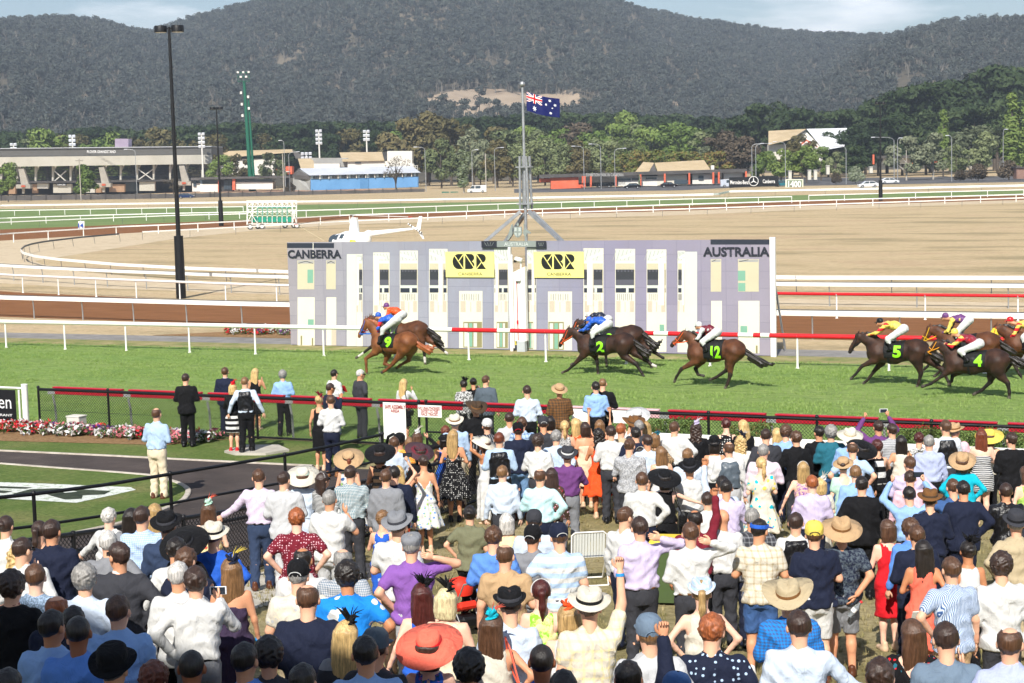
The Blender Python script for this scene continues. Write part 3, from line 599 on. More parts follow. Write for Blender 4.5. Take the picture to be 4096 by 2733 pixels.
# warning signs
m_sgn = paint('#f6f4ee', .5); m_rtx = paint('#9c1620', .6)
def sign(label, x0, y0, x1, y1, Y, name='warning_sign'):
    a_, b_ = PY(x0, y0, Y), PY(x1, y1, Y); t = thing(name, label, 'sign', ((a_.x+b_.x)/2, Y, b_.z)); mb = MB(); mb.box(((a_.x+b_.x)/2, Y, (a_.z+b_.z)/2), (b_.x-a_.x, .012, a_.z-b_.z)); mb.build('board', m_sgn, t, world=True); return t, a_, b_
def sline(t, s, c, x0, y0, x1, y1, Y, m, bold=.015):
    a_, b_ = PY(*cv(c, x0, y1), Y), PY(*cv(c, x1, y0), Y); text_on('lettering', s, a_, (1, 0, 0), (0, 0, 1), b_.x-a_.x, b_.z-a_.z, m, t, bold+.015, .012)
t, a_, b_ = sign('white safe assembly area sign with red lettering on the fence', *cv('E', 75, 497), *cv('E', 300, 855), 37.12)
sline(t, 'SAFE ASSEMBLY', 'E', 95, 527, 290, 557, 37.12, m_rtx); sline(t, 'AREA', 'E', 150, 566, 235, 594, 37.12, m_rtx)
t, a_, b_ = sign('white sign forbidding unauthorised entry to the race tracks', *cv('E', 407, 522), *cv('E', 635, 645), 37.12)
for s_, x0, x1, y0, y1 in (('NO UNAUTHORISED', 415, 622, 545, 567), ('ENTRY TO THE', 443, 600, 574, 596), ('RACE TRACKS.', 443, 600, 601, 624)): sline(t, s_, 'E', x0, y0, x1, y1, 37.12, m_rtx)
# white planter boards and hedges
m_hedge = leaf_mat('photinia_leaves', [(.045, .075, .018), (.10, .12, .03), (.26, .085, .05)]); m_hgreen = leaf_mat('hedge_green_leaves', [(.03, .06, .015), (.07, .11, .028), (.15, .16, .05)])
def hedge(label, x0, x1, Yh, H, seed, red=.35, base=.42):
    rng = np.random.default_rng(seed); L = x1-x0; z0 = zg(Yh); t = thing('hedge', label, 'hedge', ((x0+x1)/2, Yh, z0), 0, 'hedges in front of the track fence')
    n = int(900*L); C = np.stack([rng.uniform(-L/2, L/2, n), rng.uniform(-.28, .28, n), base+(H-base)*rng.random(n)**.7], 1); C[:, 2] += .05*np.sin(C[:, 0]*5)+rng.normal(size=n)*.025
    nr = rng.normal(size=(n, 3)); nr[:, 2] += .6; nr /= np.linalg.norm(nr, axis=1, keepdims=True); a = np.cross(nr, rng.normal(size=(n, 3))); a /= np.linalg.norm(a, axis=1, keepdims=True); b = np.cross(nr, a)
    s = rng.uniform(.025, .05, (n, 1)); P = np.stack([C-a*s, C+b*s*.45, C+a*s, C-b*s*.45], 1).reshape(-1, 3)
    top = (C[:, 2] > base+(H-base)*.72) & (rng.random(n) < red*1.6) | (rng.random(n) < red*.3)
    npmesh('foliage', P, np.arange(n*4).reshape(n, 4), [m_hgreen, m_hedge], t, mi=top.astype(int), smooth=False)
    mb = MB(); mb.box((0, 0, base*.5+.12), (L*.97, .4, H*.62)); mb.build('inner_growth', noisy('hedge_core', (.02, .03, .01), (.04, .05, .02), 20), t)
    mb = MB()
    for k in range(int(L/.5)+1): mb.tube([(-L/2+.2+k*.5, 0, 0), (-L/2+.22+k*.5, .05, base+.2)], .012, 5)
    mb.build('stems', m_dkbark, t)
def hX(x, y, Y): return PY(x, y, Y).x
YH = 36.55
hedge('clipped reddish green hedge right of the crossed bag strap man', hX(1484, 975, YH), hX(1592, 975, YH), YH, 1.02, 1)
hedge('short hedge behind the purple flowered fascinator', hX(1668, 985, YH), hX(1772, 985, YH), YH, .98, 2)
hedge('small hedge end behind the cream hat', hX(1918, 990, YH), hX(1948, 990, YH), YH, .9, 3)
hedge('long red tipped hedge at the right end of the fence', hX(2052, 1000, YH), hX(2440, 1010, YH), YH, 1.06, 4, .6)
t = thing('planter_barrier', 'long low white board barrier in front of the hedges', 'barrier', (-10, 36.1, zg(36.1))); x = hX(1405, 985, 36.1)
while x < -3.2:
    mb = MB(); mb.box((x+1.2, 36.1, zg(36.1)+.62), (2.38, .05, .3), bev=.008); mb.build('board', m_wht, t, world=True)
    mb = MB(); mb.box((x, 36.14, zg(36.1)+.36), (.07, .06, .72)); mb.build('post', m_blk, t, world=True)
    mb = MB(); mb.bar((x, 36.12, zg(36.1)+.36), (x+2.4, 36.12, zg(36.1)+.36), .03, .05); mb.build('lower_rail', m_blk, t, world=True); x += 2.4
t, a_, b_ = sign('plain white panel tied to the fence behind the dark suited man', 1312, 938, 1440, 972, 37.05, 'blank_banner')
# ------------------------------------------------------------------ finish panel
YP = 61.0
m_st = mat('printed_stone', hexc('#b4adbd'), .75, 0, .2); t_ = NT(m_st); v_ = t_.coord('Object'); sp = t_.n('SeparateXYZ'); t_.l(v_, sp.inputs[0])
gr = t_.ramp(t_.math('MULTIPLY_ADD', sp.outputs[0], 1/20.6, .5), [(0, hexc('#a09a9f')), (.22, hexc('#9c9da8')), (.5, hexc('#9598a8')), (.72, hexc('#938ea4')), (1, hexc('#9d96a4'))])
br = t_.n('TexBrick'); br.inputs['Scale'].default_value = 1.0; br.inputs['Color1'].default_value = (1, 1, 1, 1); br.inputs['Color2'].default_value = (.88, .88, .9, 1); br.inputs['Mortar'].default_value = (.62, .62, .66, 1)
br.inputs['Brick Width'].default_value = .95; br.inputs['Row Height'].default_value = .62; br.inputs['Mortar Size'].default_value = .006; br.offset = .0
cb = t_.n('CombineXYZ'); t_.l(sp.outputs[0], cb.inputs[0]); t_.l(sp.outputs[2], cb.inputs[1]); t_.l(cb.outputs[0], br.inputs['Vector'])
c_ = t_.mix(1.0, gr, br.outputs['Color'], 'MULTIPLY'); t_.color(t_.mix(t_.ramp(t_.noise(t_.coord('Object', (1, 1, .35)), 2.5, 6, .7), [(.4, 0.0), (.7, .35)]), c_, hexc('#8d8890')))
pr_ = dict(w='#e2ddcb', g='#cfd4cb', c='#cbc2a6', k='#3a3c42', n='#5c5c66', t='#c8bca8', o='#8f8a62', e='#7fae97', h='#ece8da', s='#a9a7a4', b='#2e3340', x='#b96f4a')
m_pr = {k: paint(v_, .6, 0, .1) for k, v_ in pr_.items()}
panels = []
for lab, xl, xr in (('left half of the printed finish line panel showing pale stone columns and the word CANBERRA', ('M', 106, 160), ('M', 2090, 140)), ('right half of the printed finish line panel showing violet stone columns and the word AUSTRALIA', ('N', 12, 145), ('N', 2205, 122))):
    xa, xb = PY(*cv(*xl), YP).x, PY(*cv(*xr), YP).x; t = thing('finish_hoarding', lab, 'hoarding', ((xa+xb)/2, YP, 0), 0, 'printed finish panels'); mb = MB(); mb.box(((xa+xb)/2+28.3, .04, 2.14), (xb-xa, .05, 4.22)); o = mb.build('printed_board', m_st, t); o.location.x = -28.3-t.location.x
    mb = MB()
    for k in range(5): mb.bar((xa+(xb-xa)*k/4, YP+.12, 0), (xa+(xb-xa)*k/4, YP+.12, 4.2), .08); mb.bar((xa+(xb-xa)*k/4, YP+.12, 3.2), (xa+(xb-xa)*k/4, YP+1.7, 0), .06)
    mb.build('back_brace', m_steel, t, world=True); panels.append(t)
PRT = []
def pq(c, k, pts, lay):
    mb = MB(); PRT.append((0 if c == 'M' else 1, k, mb)); P = [PY(*cv(c, x, y), YP) for x, y in pts]; mb.poly([(p.x, YP+.015-.003*lay-.002, p.z) for p in P])
def pr(c, k, x0, y0, x1, y1, lay=1): pq(c, k, [(x0, y1), (x1, y1), (x1, y0), (x0, y0)], lay)
def pl(c, k, x0, y0, x1, y1, w, lay=3):
    d = math.hypot(x1-x0, y1-y0); nx, ny = -(y1-y0)/d*w/2, (x1-x0)/d*w/2; pts = [(x0+nx, y0+ny), (x1+nx, y1+ny), (x1-nx, y1-ny), (x0-nx, y0-ny)]
    a = sum(pts[i][0]*pts[(i+1) % 4][1]-pts[(i+1) % 4][0]*pts[i][1] for i in range(4)); pq(c, k, pts if a < 0 else pts[::-1], lay)
def opening(c, x0, x1, ty, by, flip=1, up=True, door=False, col=None):
    pr(c, 'w', x0, ty, x1, by, 1); W = x1-x0
    if up:
        pr(c, 'g', x0+4, ty+5, x1-4, 325, 2)
        for k in range(5): pl(c, 's', x0+8+W*.19*k, ty+10, x0+6+W*.19*k+flip*W*.14, 318, 5, 3)
        pl(c, 'h', x0+(6 if flip > 0 else W-6), ty+38, x0+(W*.72 if flip > 0 else W*.28), 300, 24, 4); pr(c, 'h', x0+6, 326, x1-6, 345, 4); pr(c, 'c', x0+6, 345, x1-6, 398, 3)
        pr(c, 'k', x0+6, 400, x1-W*.05, 490, 3); pr(c, 'n', x0+6, 490, x1-W*.05, 540, 3); pr(c, 'g', x0+6, 541, x1-W*.05, 566, 3); pr(c, 'b', x0+6, 566, x1-W*.05, 606, 3); pr(c, 'g', x0+W*.55, 566, x0+W*.68, 606, 4); pr(c, 'c', x1-W*.05, 398, x1-3, 606, 3)
        for k in range(5): pr(c, 'n', x0+W*(.12+.17*k), 404, x0+W*(.12+.17*k)+W*.08, 420, 4)
        if col: pr(c, 'h', x0+W*col[0], 300, x0+W*col[1], 720, 5); pr(c, 't', x0+W*col[1], 400, x0+W*col[1]+W*.05, 720, 5)
    b0 = 610
    for k in range(8): pr(c, 'n', x0+W*(.12+.1*k), b0+8, x0+W*(.12+.1*k)+4, b0+62+(6 if k % 2 else 0), 3)
    pr(c, 't', x0+W*.06, b0+72, x0+W*.28, b0+170, 3); pr(c, 't', x0+W*.74, b0+72, x0+W*.95, b0+170, 3); pr(c, 't', x0+W*.48, b0+80, x0+W*.52, b0+170, 3)
    if door:
        pr(c, 'o', x0+W*.18 if c == 'M' else x0+W*.02, 868, x1-4 if c == 'M' else x0+W*.66, by-4, 3)
        for q in range(3): pr(c, 'g' if q != 1 else 'e', x0+W*(.22 if c == 'M' else .07)+W*.2*q, 880, x0+W*(.22 if c == 'M' else .07)+W*.2*q+W*.15, by-12, 4)
for (x0, x1, ty, by, dr, co) in ((728, 783, 262, 1087, 0, (.05, .4)), (878, 1024, 247, 1090, 0, (.06, .36)), (1116, 1278, 230, 1094, 0, None), (1378, 1543, 215, 1098, 0, (.52, .74)), (1960, 2088, 210, 1106, 1, (.1, .3))): opening('M', x0, x1, ty, by, 1, True, dr, co)
opening('M', 1648, 1856, 592, 1102, 1, False, True); pr('M', 'g', 642, 262, 726, 1086, 1)
for (x0, x1) in ((199, 350), (457, 543)):
    pr('M', 'c', x0, 318, x1, 577, 1); pr('M', 's', x0+6, 322, x1-6, 346, 2); pl('M', 'k', x0+10, 345, (x0+x1)/2, 325, 5); pl('M', 'k', (x0+x1)/2, 325, x1-10, 345, 5); pr('M', 'w', x0+2, 648, x1+4, 1080, 1)
pr('M', 'e', 290, 400, 340, 520, 2); pr('M', 'e', 293, 845, 346, 898, 2); pr('M', 'o', 228, 992, 243, 1078, 2); pr('M', 'o', 328, 1012, 342, 1080, 2); pr('M', 't', 505, 935, 548, 1080, 2)
pr('M', 'st', 1960, 510, 2088, 590, 6) if False else None
for (x0, x1, ty, by, f_, co) in ((522, 702, 210, 1128, -1, (.19, .46)), (806, 985, 215, 1132, -1, None), (1088, 1265, 220, 1136, -1, (.6, .88)), (1365, 1430, 232, 1140, -1, (.6, .95)), (20, 100, 210, 1116, 1, (.5, .8))): opening('N', x0, x1, ty, by, f_, True, x0 == 20, co)
opening('N', 205, 420, 597, 1122, -1, False, True); pr('N', 'g', 1430, 240, 1540, 1142, 1)
for (x0, x1) in ((1662, 1756), (1906, 2092)):
    pr('N', 'c', x0, 306, x1, 598, 1); pr('N', 's', x0+6, 310, x1-6, 332, 2); pl('N', 'k', x0+10, 330, (x0+x1)/2, 312, 5); pr('N', 'w', x0+4, 680, x1+6, 1150, 1)
pr('N', 'e', 1906, 410, 1972, 500, 2); pr('N', 'e', 1908, 520, 1972, 594, 2); pr('N', 'e', 1928, 905, 1990, 978, 2); pr('N', 'e', 1204, 892, 1246, 962, 2); pr('N', 'o', 2065, 1080, 2082, 1150, 2)
pr('M', 'b', 106, 163, 527, 207, 1); pr('N', 'b', 1660, 130, 2192, 176, 1); pr('M', 'h', 338, 160, 344, 300, 4)
for (s_, k, mb) in PRT: mb.build('printed_pane', m_pr[k], panels[s_], world=True)
def ptext(par, s, c, x0, y0, x1, y1, m, bold=.02, Y=YP):
    a_, b_ = PY(*cv(c, x0, y1), Y), PY(*cv(c, x1, y0), Y); text_on('lettering', s, (a_.x, Y-.012, a_.z), (1, 0, 0), (0, 0, 1), b_.x-a_.x, b_.z-a_.z, m, par, bold, .004)
m_dk = paint('#2a2d38', .6)
ptext(panels[0], 'CANBERRA', 'M', 117, 222, 594, 300, m_dk, .035); ptext(panels[1], 'AUSTRALIA', 'N', 1595, 196, 2190, 283, m_dk, .035)
m_yel = paint('#f3ea8e', .55, 0, .05); m_bk2 = paint('#1b1f1c', .55)
def cbr(c, ox, oy, x0, y0, x1, y1, lab):
    Y = YP-.05; a_, b_ = PY(*cv(c, x0, y1), Y), PY(*cv(c, x1, y0), Y); t = thing('city_sign', lab, 'sign', ((a_.x+b_.x)/2, Y, a_.z)); mb = MB(); mb.box(((a_.x+b_.x)/2, Y+.015, (a_.z+b_.z)/2), (b_.x-a_.x, .03, b_.z-a_.z)); mb.build('board', m_yel, t, world=True)
    def sh(name, pts, m, lay):
        P = [PY(*cv(c, ox+x, oy+y), Y) for x, y in pts]; mb = MB(); P = [Vector((p.x, Y-.002-.003*lay, p.z)) for p in P]
        ar = sum(P[i].x*P[(i+1) % len(P)].z-P[(i+1) % len(P)].x*P[i].z for i in range(len(P))); mb.poly(P if ar > 0 else P[::-1]); mb.build(name, m, t, world=True)
    arc = lambda cx, cy, rx, ry, a0, a1, n=10: [(cx+rx*math.cos(math.radians(a0+(a1-a0)*i/n)), cy+ry*math.sin(math.radians(a0+(a1-a0)*i/n))) for i in range(n+1)]
    sh('letter_c', [(98, 0)]+arc(52, 68, 52, 68, 270, 90, 14)+[(98, 136)], m_bk2, 1)
    sh('letter_b', [(112, 0)]+arc(160, 34, 34, 34, 270, 450, 8)[:-1]+arc(160, 100, 36, 36, 290, 450, 8)+[(112, 136)], m_bk2, 1)
    sh('letter_r', [(212, 0)]+arc(258, 40, 40, 40, 270, 450, 8)+[(268, 82), (305, 136), (212, 136)], m_bk2, 1)
    def bar_(x0, y0, x1, y1, w=8):
        d = math.hypot(x1-x0, y1-y0); nx, ny = -(y1-y0)/d*w/2, (x1-x0)/d*w/2; sh('letter_cut', [(x0+nx, y0+ny), (x1+nx, y1+ny), (x1-nx, y1-ny), (x0-nx, y0-ny)], m_yel, 2)
    bar_(20, 18, 98, 136); bar_(98, 2, 52, 68); bar_(112, 2, 196, 128); bar_(214, 2, 304, 134); bar_(212, 136, 262, 70)
    a2, b2 = PY(*cv(c, ox+52, oy+193), Y), PY(*cv(c, ox+266, oy+166), Y); text_on('lettering', 'CANBERRA', (a2.x, Y-.004, a2.z), (1, 0, 0), (0, 0, 1), b2.x-a2.x, b2.z-a2.z, m_bk2, t, 0, .002)
cbr('M', 1590, 260, 1530, 240, 1956, 468, 'yellow city logo board on the left half of the finish panel'); cbr('N', 146, 262, 80, 240, 522, 472, 'yellow city logo board on the right half of the finish panel')
t = thing('panel_post', 'white square steel post at the right edge of the finish panel', 'post', (PY(*cv('N', 2228, 1180), YP-.1).x, YP-.1, 0)); mb = MB(); mb.box((0, 0, 2.17), (.2, .14, 4.34), bev=.01); mb.build('column', m_wht, t); mb = MB()
for k in range(5): mb.box((.03, -.075, .6+.8*k), (.05, .02, .1))
mb.build('bracket', m_gpost, t)
# finish post with camera
def sx(x, y, Y=60.7): return PY(*cv('S', x, y), Y)
b_ = sx(455, 1520); t = thing('judge_camera_post', 'white finish line pillar with camera, red conduit and slanted top', 'camera post', (b_.x, 60.7, 0)); w_ = (sx(500, 1000).x-sx(412, 1000).x)
mb = MB(); zt = sx(450, 915).z; mb.slab([(-w_/2, -.1, .42), (w_/2, -.1, .42), (w_/2, -.1, zt+.12), (-w_/2, -.1, zt-.1)], (0, .2, 0)); mb.build('pillar', m_wht, t)
mb = MB(); mb.box((.0, 0, .21), (w_*.7, .22, .42), bev=.01); mb.build('base', paint('#b9bfc2', .5), t)
mb = MB(); mb.cyl((-w_*.2, -.12, .45), (-w_*.2, -.12, zt-.15), .014); mb.box((-w_*.2, -.13, 1.15), (.06, .05, .14)); mb.build('conduit', m_red, t)
mb = MB(); mb.box((-.02, -.16, zt-.28), (.2, .14, .32), bev=.02); mb.build('junction_box', m_wht, t)
mb = MB(); mb.box((.02, -.16, zt+.4), (.3, .16, .15), Matrix.Rotation(.25, 3, 'Y'), bev=.03); mb.bar((.08, -.1, zt+.05), (.1, -.12, zt+.34), .05); mb.box((-.12, -.16, zt+.34), (.07, .12, .1), Matrix.Rotation(.25, 3, 'Y'), mi=1); mb.build('camera_housing', [m_wht, m_blk], t)
b_ = sx(378, 1525); t = thing('finish_mast', 'thin white and yellow winning post standing left of the pillar', 'post', (b_.x, 60.75, 0)); zt = sx(375, 745).z; mb = MB(); mb.box((-.02, 0, zt/2), (.1, .1, zt), bev=.008); mb.box((.07, .01, zt*.48), (.06, .08, zt*.9), bev=.006); mb.build('white_mast', m_wht, t)
mb = MB(); mb.box((.155, .02, 1.55), (.05, .06, 2.6)); mb.build('yellow_strip', paint('#efd94c', .5), t)
# ------------------------------------------------------------------ flag mast
YF = 64.0; b_ = PY(1208, 560, YF); t = thing('flag_mast', 'silver flagpole on a four legged steel frame behind the finish panel', 'flagpole', (b_.x, YF, 0)); top = PD(*cv('f', 1258, 580), (Vector((b_.x, YF, 0)).dot(_F))).z
mb = MB(); mb.cyl((0, 0, 0), (0, 0, top-.12), .075, .05, 14); mb.build('pole', m_steel, t); mb = MB(); mb.lathe([(0, -.12), (.08, -.09), (.12, 0), (.08, .09), (0, .12)], (0, 0, top), 14); mb.build('finial', m_steel, t)
def fz(x, y): return PY(*cv('f', x, y), YF)
def fs(x, y): return PY(*cv('S', x, y), YF)
mb = MB()
for dy in (-.16, .16):
    for x0, x1 in ((1238, 1245), (1282, 1302)):
        a_, c_ = fz(x0, 1075), fz(x1, 1440); mb.bar((a_.x, YF+dy, a_.z), (c_.x-.02, YF+dy, c_.z), .075, .075)
for y_ in (1150, 1405):
    a_ = fz(1240, y_); mb.box((0+b_.x, YF, a_.z), (.62, .36, .05))
mb.build('upright_frame', m_steel, t, world=True); mb = MB()
for (x0, y0, x1, y1, dy) in ((455, 470, 225, 690, -.5), (465, 490, 300, 690, .5), (520, 470, 795, 690, -.5), (525, 475, 712, 690, .5)):
    a_, c_ = fs(x0, y0), fs(x1, y1); d_ = (c_-a_); q = a_+d_*(a_.z/max(a_.z-c_.z, .1)); mb.bar((a_.x, YF+dy*.3, a_.z), (q.x, YF+dy*4, 0), .15, .13)
mb.build('leg_frame', m_steel, t, world=True)
m_grey2 = paint('#8c9490', .5); Y2 = 60.9
t2 = thing('national_sign', 'grey sign reading AUSTRALIA under a shield emblem on top of the panel', 'sign', (sx(415, 720).x, Y2, sx(415, 743, Y2).z)); a_, c_ = PY(*cv('S', 265, 743), Y2), PY(*cv('S', 563, 697), Y2)
mb = MB(); mb.box(((a_.x+c_.x)/2, Y2, (a_.z+c_.z)/2), (c_.x-a_.x, .05, c_.z-a_.z)); mb.build('band', m_grey2, t2, world=True)
for x0, x1 in ((145, 263), (565, 637)):
    p_, q_ = PY(*cv('S', x0, 747), Y2), PY(*cv('S', x1, 697), Y2); mb = MB(); mb.box(((p_.x+q_.x)/2, Y2+.02, (p_.z+q_.z)/2), (q_.x-p_.x, .04, q_.z-p_.z)); mb.build('dark_end', m_dk, t2, world=True); mb = MB()
    for k in range(4): mb.bar((p_.x+(q_.x-p_.x)*(.35+.1*k), Y2-.005, p_.z+.06), (p_.x+(q_.x-p_.x)*(.2+.2*k), Y2-.005, q_.z-.05), .012)
    mb.build('end_pattern', m_grey2, t2, world=True)
p_, q_ = PY(*cv('S', 322, 735), Y2), PY(*cv('S', 505, 706), Y2); text_on('lettering', 'AUSTRALIA', (p_.x, Y2-.03, p_.z), (1, 0, 0), (0, 0, 1), q_.x-p_.x, q_.z-p_.z, paint('#c9cfca', .5), t2, .01)
def S2(l, name, m, dy=0.0):
    P = [PY(*cv('S', x, y), Y2) for x, y in l]; mb = MB(); P = [Vector((p.x, Y2+dy, p.z)) for p in P]; ar = sum(P[i].x*P[(i+1) % len(P)].z-P[(i+1) % len(P)].x*P[i].z for i in range(len(P)))
    mb.slab(P if ar < 0 else P[::-1], (0, .03, 0)); mb.build(name, m, t2, world=True)
S2([(392, 588), (452, 588), (454, 640), (440, 662), (422, 672), (404, 662), (390, 640)], 'shield', m_grey2); S2([(398, 594), (446, 594), (448, 636), (436, 656), (422, 664), (408, 656), (396, 636)], 'shield_face', paint('#b9bfba', .5), -.006)
S2([(416, 594), (428, 594), (428, 664), (416, 664)], 'shield_bar', m_grey2, -.012); S2([(398, 622), (446, 622), (446, 632), (398, 632)], 'shield_bar', m_grey2, -.018)
S2([(372, 575), (382, 568), (384, 590), (378, 612), (382, 640), (374, 660), (364, 668), (352, 690), (336, 692), (350, 660), (352, 632), (362, 606)], 'kangaroo', m_grey2, .01)
S2([(468, 600), (466, 568), (472, 562), (476, 570), (474, 600), (494, 612), (522, 632), (518, 642), (492, 638), (484, 662), (494, 690), (484, 690), (474, 662), (462, 636)], 'emu', m_grey2, .01); S2([(412, 568), (422, 556), (432, 568), (428, 584), (416, 584)], 'star', m_grey2)
# ------------------------------------------------------------------ the flag
m_fb = paint('#101a5c', .7); m_fr = paint('#d02028', .7); m_fwh = paint('#f4f4f4', .7); NX, NZ = 28, 16
tf = thing('national_flag', 'dark blue flag with crosses in the corner and white stars flying from the mast', 'flag', (b_.x+.06, YF, fz(1272, 632).z)); A_, B_, C_ = fz(1272, 632)-Vector((0, 0, 0)), fz(1493, 680), fz(1275, 762)
ux = Vector((B_.x-A_.x, 0, B_.z-A_.z)); uz = Vector((C_.x-A_.x, 0, C_.z-A_.z))
def fp_(u, v_, off=0.0): return A_+ux*u+uz*v_+Vector((0, .10*math.sin(u*7.5+v_*1.2)*u**.6+.03*math.sin(u*15)-off, -.04*math.sin(u*3.2)))
mb = MB(); mb.add([fp_(i/NX, j/NZ) for j in range(NZ+1) for i in range(NX+1)], [(j*(NX+1)+i, (j+1)*(NX+1)+i, (j+1)*(NX+1)+i+1, j*(NX+1)+i+1) for j in range(NZ) for i in range(NX)], 0, True); mb.build('cloth', m_fb, tf, world=True)
def fstrip(name, u0, v0, u1, v1, w, m, lay, n=8):
    mb = MB(); d = Vector((u1-u0, (v1-v0)*.5)); d.normalize(); nx_f, nv = -d.y*w/2, d.x*w/2*2
    for sd in (1, -1):
        P = []
        for i in range(n+1):
            u, v2 = u0+(u1-u0)*i/n, v0+(v1-v0)*i/n; P += [fp_(min(max(u+nx_f, .004), .5 if u1 <= .51 else 1), min(max(v2+nv, .004), .5), sd*.004*lay), fp_(min(max(u-nx_f, .004), .5), min(max(v2-nv, .004), .5), sd*.004*lay)]
        mb.add(P, [(2*i, 2*i+1, 2*i+3, 2*i+2) for i in range(n)], 0, True)
    mb.build(name, m, tf, world=True)
for a4 in ((0, 0, .5, .5), (0, .5, .5, 0)): fstrip('diagonal_cross', *a4, .055, m_fwh, 1); fstrip('diagonal_stripe', *a4, .018, m_fr, 2)
fstrip('upright_cross', .25, 0, .25, .5, .10, m_fwh, 3); fstrip('upright_cross', 0, .25, .5, .25, .085, m_fwh, 3); fstrip('red_cross', .25, 0, .25, .5, .055, m_fr, 4); fstrip('red_cross', 0, .25, .5, .25, .05, m_fr, 4)
for (u, v_, r) in ((.25, .76, .085), (.75, .17, .045), (.63, .40, .045), (.87, .38, .045), (.75, .82, .045), (.80, .55, .026)):
    for sd in (1, -1):
        mb = MB(); pts = []
        for k in range(14):
            rr = r if k % 2 == 0 else r*.45; a = k*math.pi/7; pts.append(fp_(u+rr*math.sin(a), v_-rr*1.9*math.cos(a), sd*.006))
        mb.poly(pts[::-1] if sd > 0 else pts); mb.build('star', m_fwh, tf, world=True)
# ------------------------------------------------------------------ lamp posts
def zpx(x, y, base): return PD(x, y, Vector(base).dot(_F)).z
m_lamp = paint('#17181b', .45); m_lens = paint('#cfd3cf', .3)
def lamp(label, bx, by, tx, ty, r, hr, sleeve):
    b0 = PZ(bx, by); H = zpx(tx, ty, b0); t = thing('lamp_post', label, 'lamp post', b0, 0, 'black twin head lamp posts'); mb = MB(); mb.cyl((0, 0, 0), (0, 0, H), r, r*.55, 14); mb.build('pole', m_lamp, t)
    mb = MB(); mb.cyl((0, 0, 0), (0, 0, sleeve), r*1.9, r*1.75, 14); mb.build('padded_sleeve', m_lamp, t); mb = MB(); mb.bar((-_R*.35).to_3d()+Vector((0, 0, H-.1)), (_R*.35).to_3d()+Vector((0, 0, H-.1)), .09); mb.build('arm', m_lamp, t)
    for s_ in (-1, 1):
        c_ = (_R*(s_*(hr+.12))).to_3d()+Vector((0, 0, H-.12)); mb = MB(); mb.lathe([(hr, -.18), (hr, .16), (hr*.96, .19), (0, .2)], c_, 20); o = mb.build('lamp_head', m_lamp, t); mb = MB(); mb.lathe([(hr*.88, -.185), (0, -.19)], c_, 20); mb.build('lens', m_lens, o)
lamp('tallest black lamp post with two drum heads, at the left', 416, 685, 386, 62, .15, .36, 3.6); lamp('smaller black lamp post beside the starting stalls', 508, 519, 488.5, 247, .17, .38, 3.4); lamp('far black lamp post at the right in front of the dark conifers', 2021, 461, 2020, 235, .17, .36, 3.2)
# ------------------------------------------------------------------ buildings and things beyond the course
def fps(mb, c, pts, D, depth=.5, mi=0):
    """slab facing the camera from points of the picture standing at distance D (number, or function of picture x)"""
    P = []
    for q in pts:
        x, y = cv(c, q[0], q[1]); dd = q[2] if len(q) > 2 else (D(x) if callable(D) else D); P.append(PD(x, y, dd))
    a = sum((P[i]-P[0]).cross(P[(i+1) % len(P)]-P[0]).dot(_F) for i in range(1, len(P)-1))
    mb.slab(P if a > 0 else P[::-1], _F*depth, mi); return mb
def part(t, name, m, c, pts, D, depth=.5):
    mb = MB(); fps(mb, c, pts, D, depth); return mb.build(name, m, t, world=True)
def rect(x0, y0, x1, y1, sl=0.0): return [(x0, y0), (x1, y0+sl*(x1-x0)), (x1, y1+sl*(x1-x0)), (x0, y1)]
def corr(name, c):
    m = mat(name, c, .6, 0, .3); t = NT(m); v = t.coord('Object', (1, 1, .02)); w = t.n('TexWave'); w.inputs['Scale'].default_value = 1.6; w.inputs['Distortion'].default_value = .6; t.l(v, w.inputs['Vector']); t.color(t.mix(t.ramp(w.outputs['Fac'], [(.3, 0.0), (.7, .5)]), c, tuple(q*.6 for q in c))); return m
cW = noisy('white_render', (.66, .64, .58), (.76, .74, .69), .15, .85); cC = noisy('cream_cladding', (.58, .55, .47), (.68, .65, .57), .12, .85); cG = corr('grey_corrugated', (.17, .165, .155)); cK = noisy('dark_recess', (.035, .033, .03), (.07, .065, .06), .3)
cB = noisy('tan_brick', (.42, .26, .16), (.52, .34, .22), .4); cT = noisy('tan_tile_roof', (.47, .36, .21), (.56, .44, .28), .25); cR = noisy('orange_red_paint', (.62, .12, .06), (.72, .17, .09), .3); cS = noisy('concrete_stair', (.42, .39, .33), (.54, .50, .43), .3); cSe = noisy('timber_seating', (.12, .10, .085), (.2, .17, .145), .4)
cBl = noisy('blue_wall_paint', (.10, .25, .48), (.14, .31, .56), .15, .7); cRf = noisy('pale_metal_roof', (.55, .57, .62), (.66, .68, .72), .12, .5); cGl = mat('window_glass', (.05, .07, .09), .15, 0, .6); cGr = noisy('grey_block', (.28, .28, .27), (.36, .36, .34), .3); cDk = noisy('dark_fascia', (.07, .065, .062), (.12, .11, .105), .2); cLi = noisy('lilac_metal', (.36, .28, .36), (.44, .36, .44), .3)
Dg = lambda x: 600+.1*x
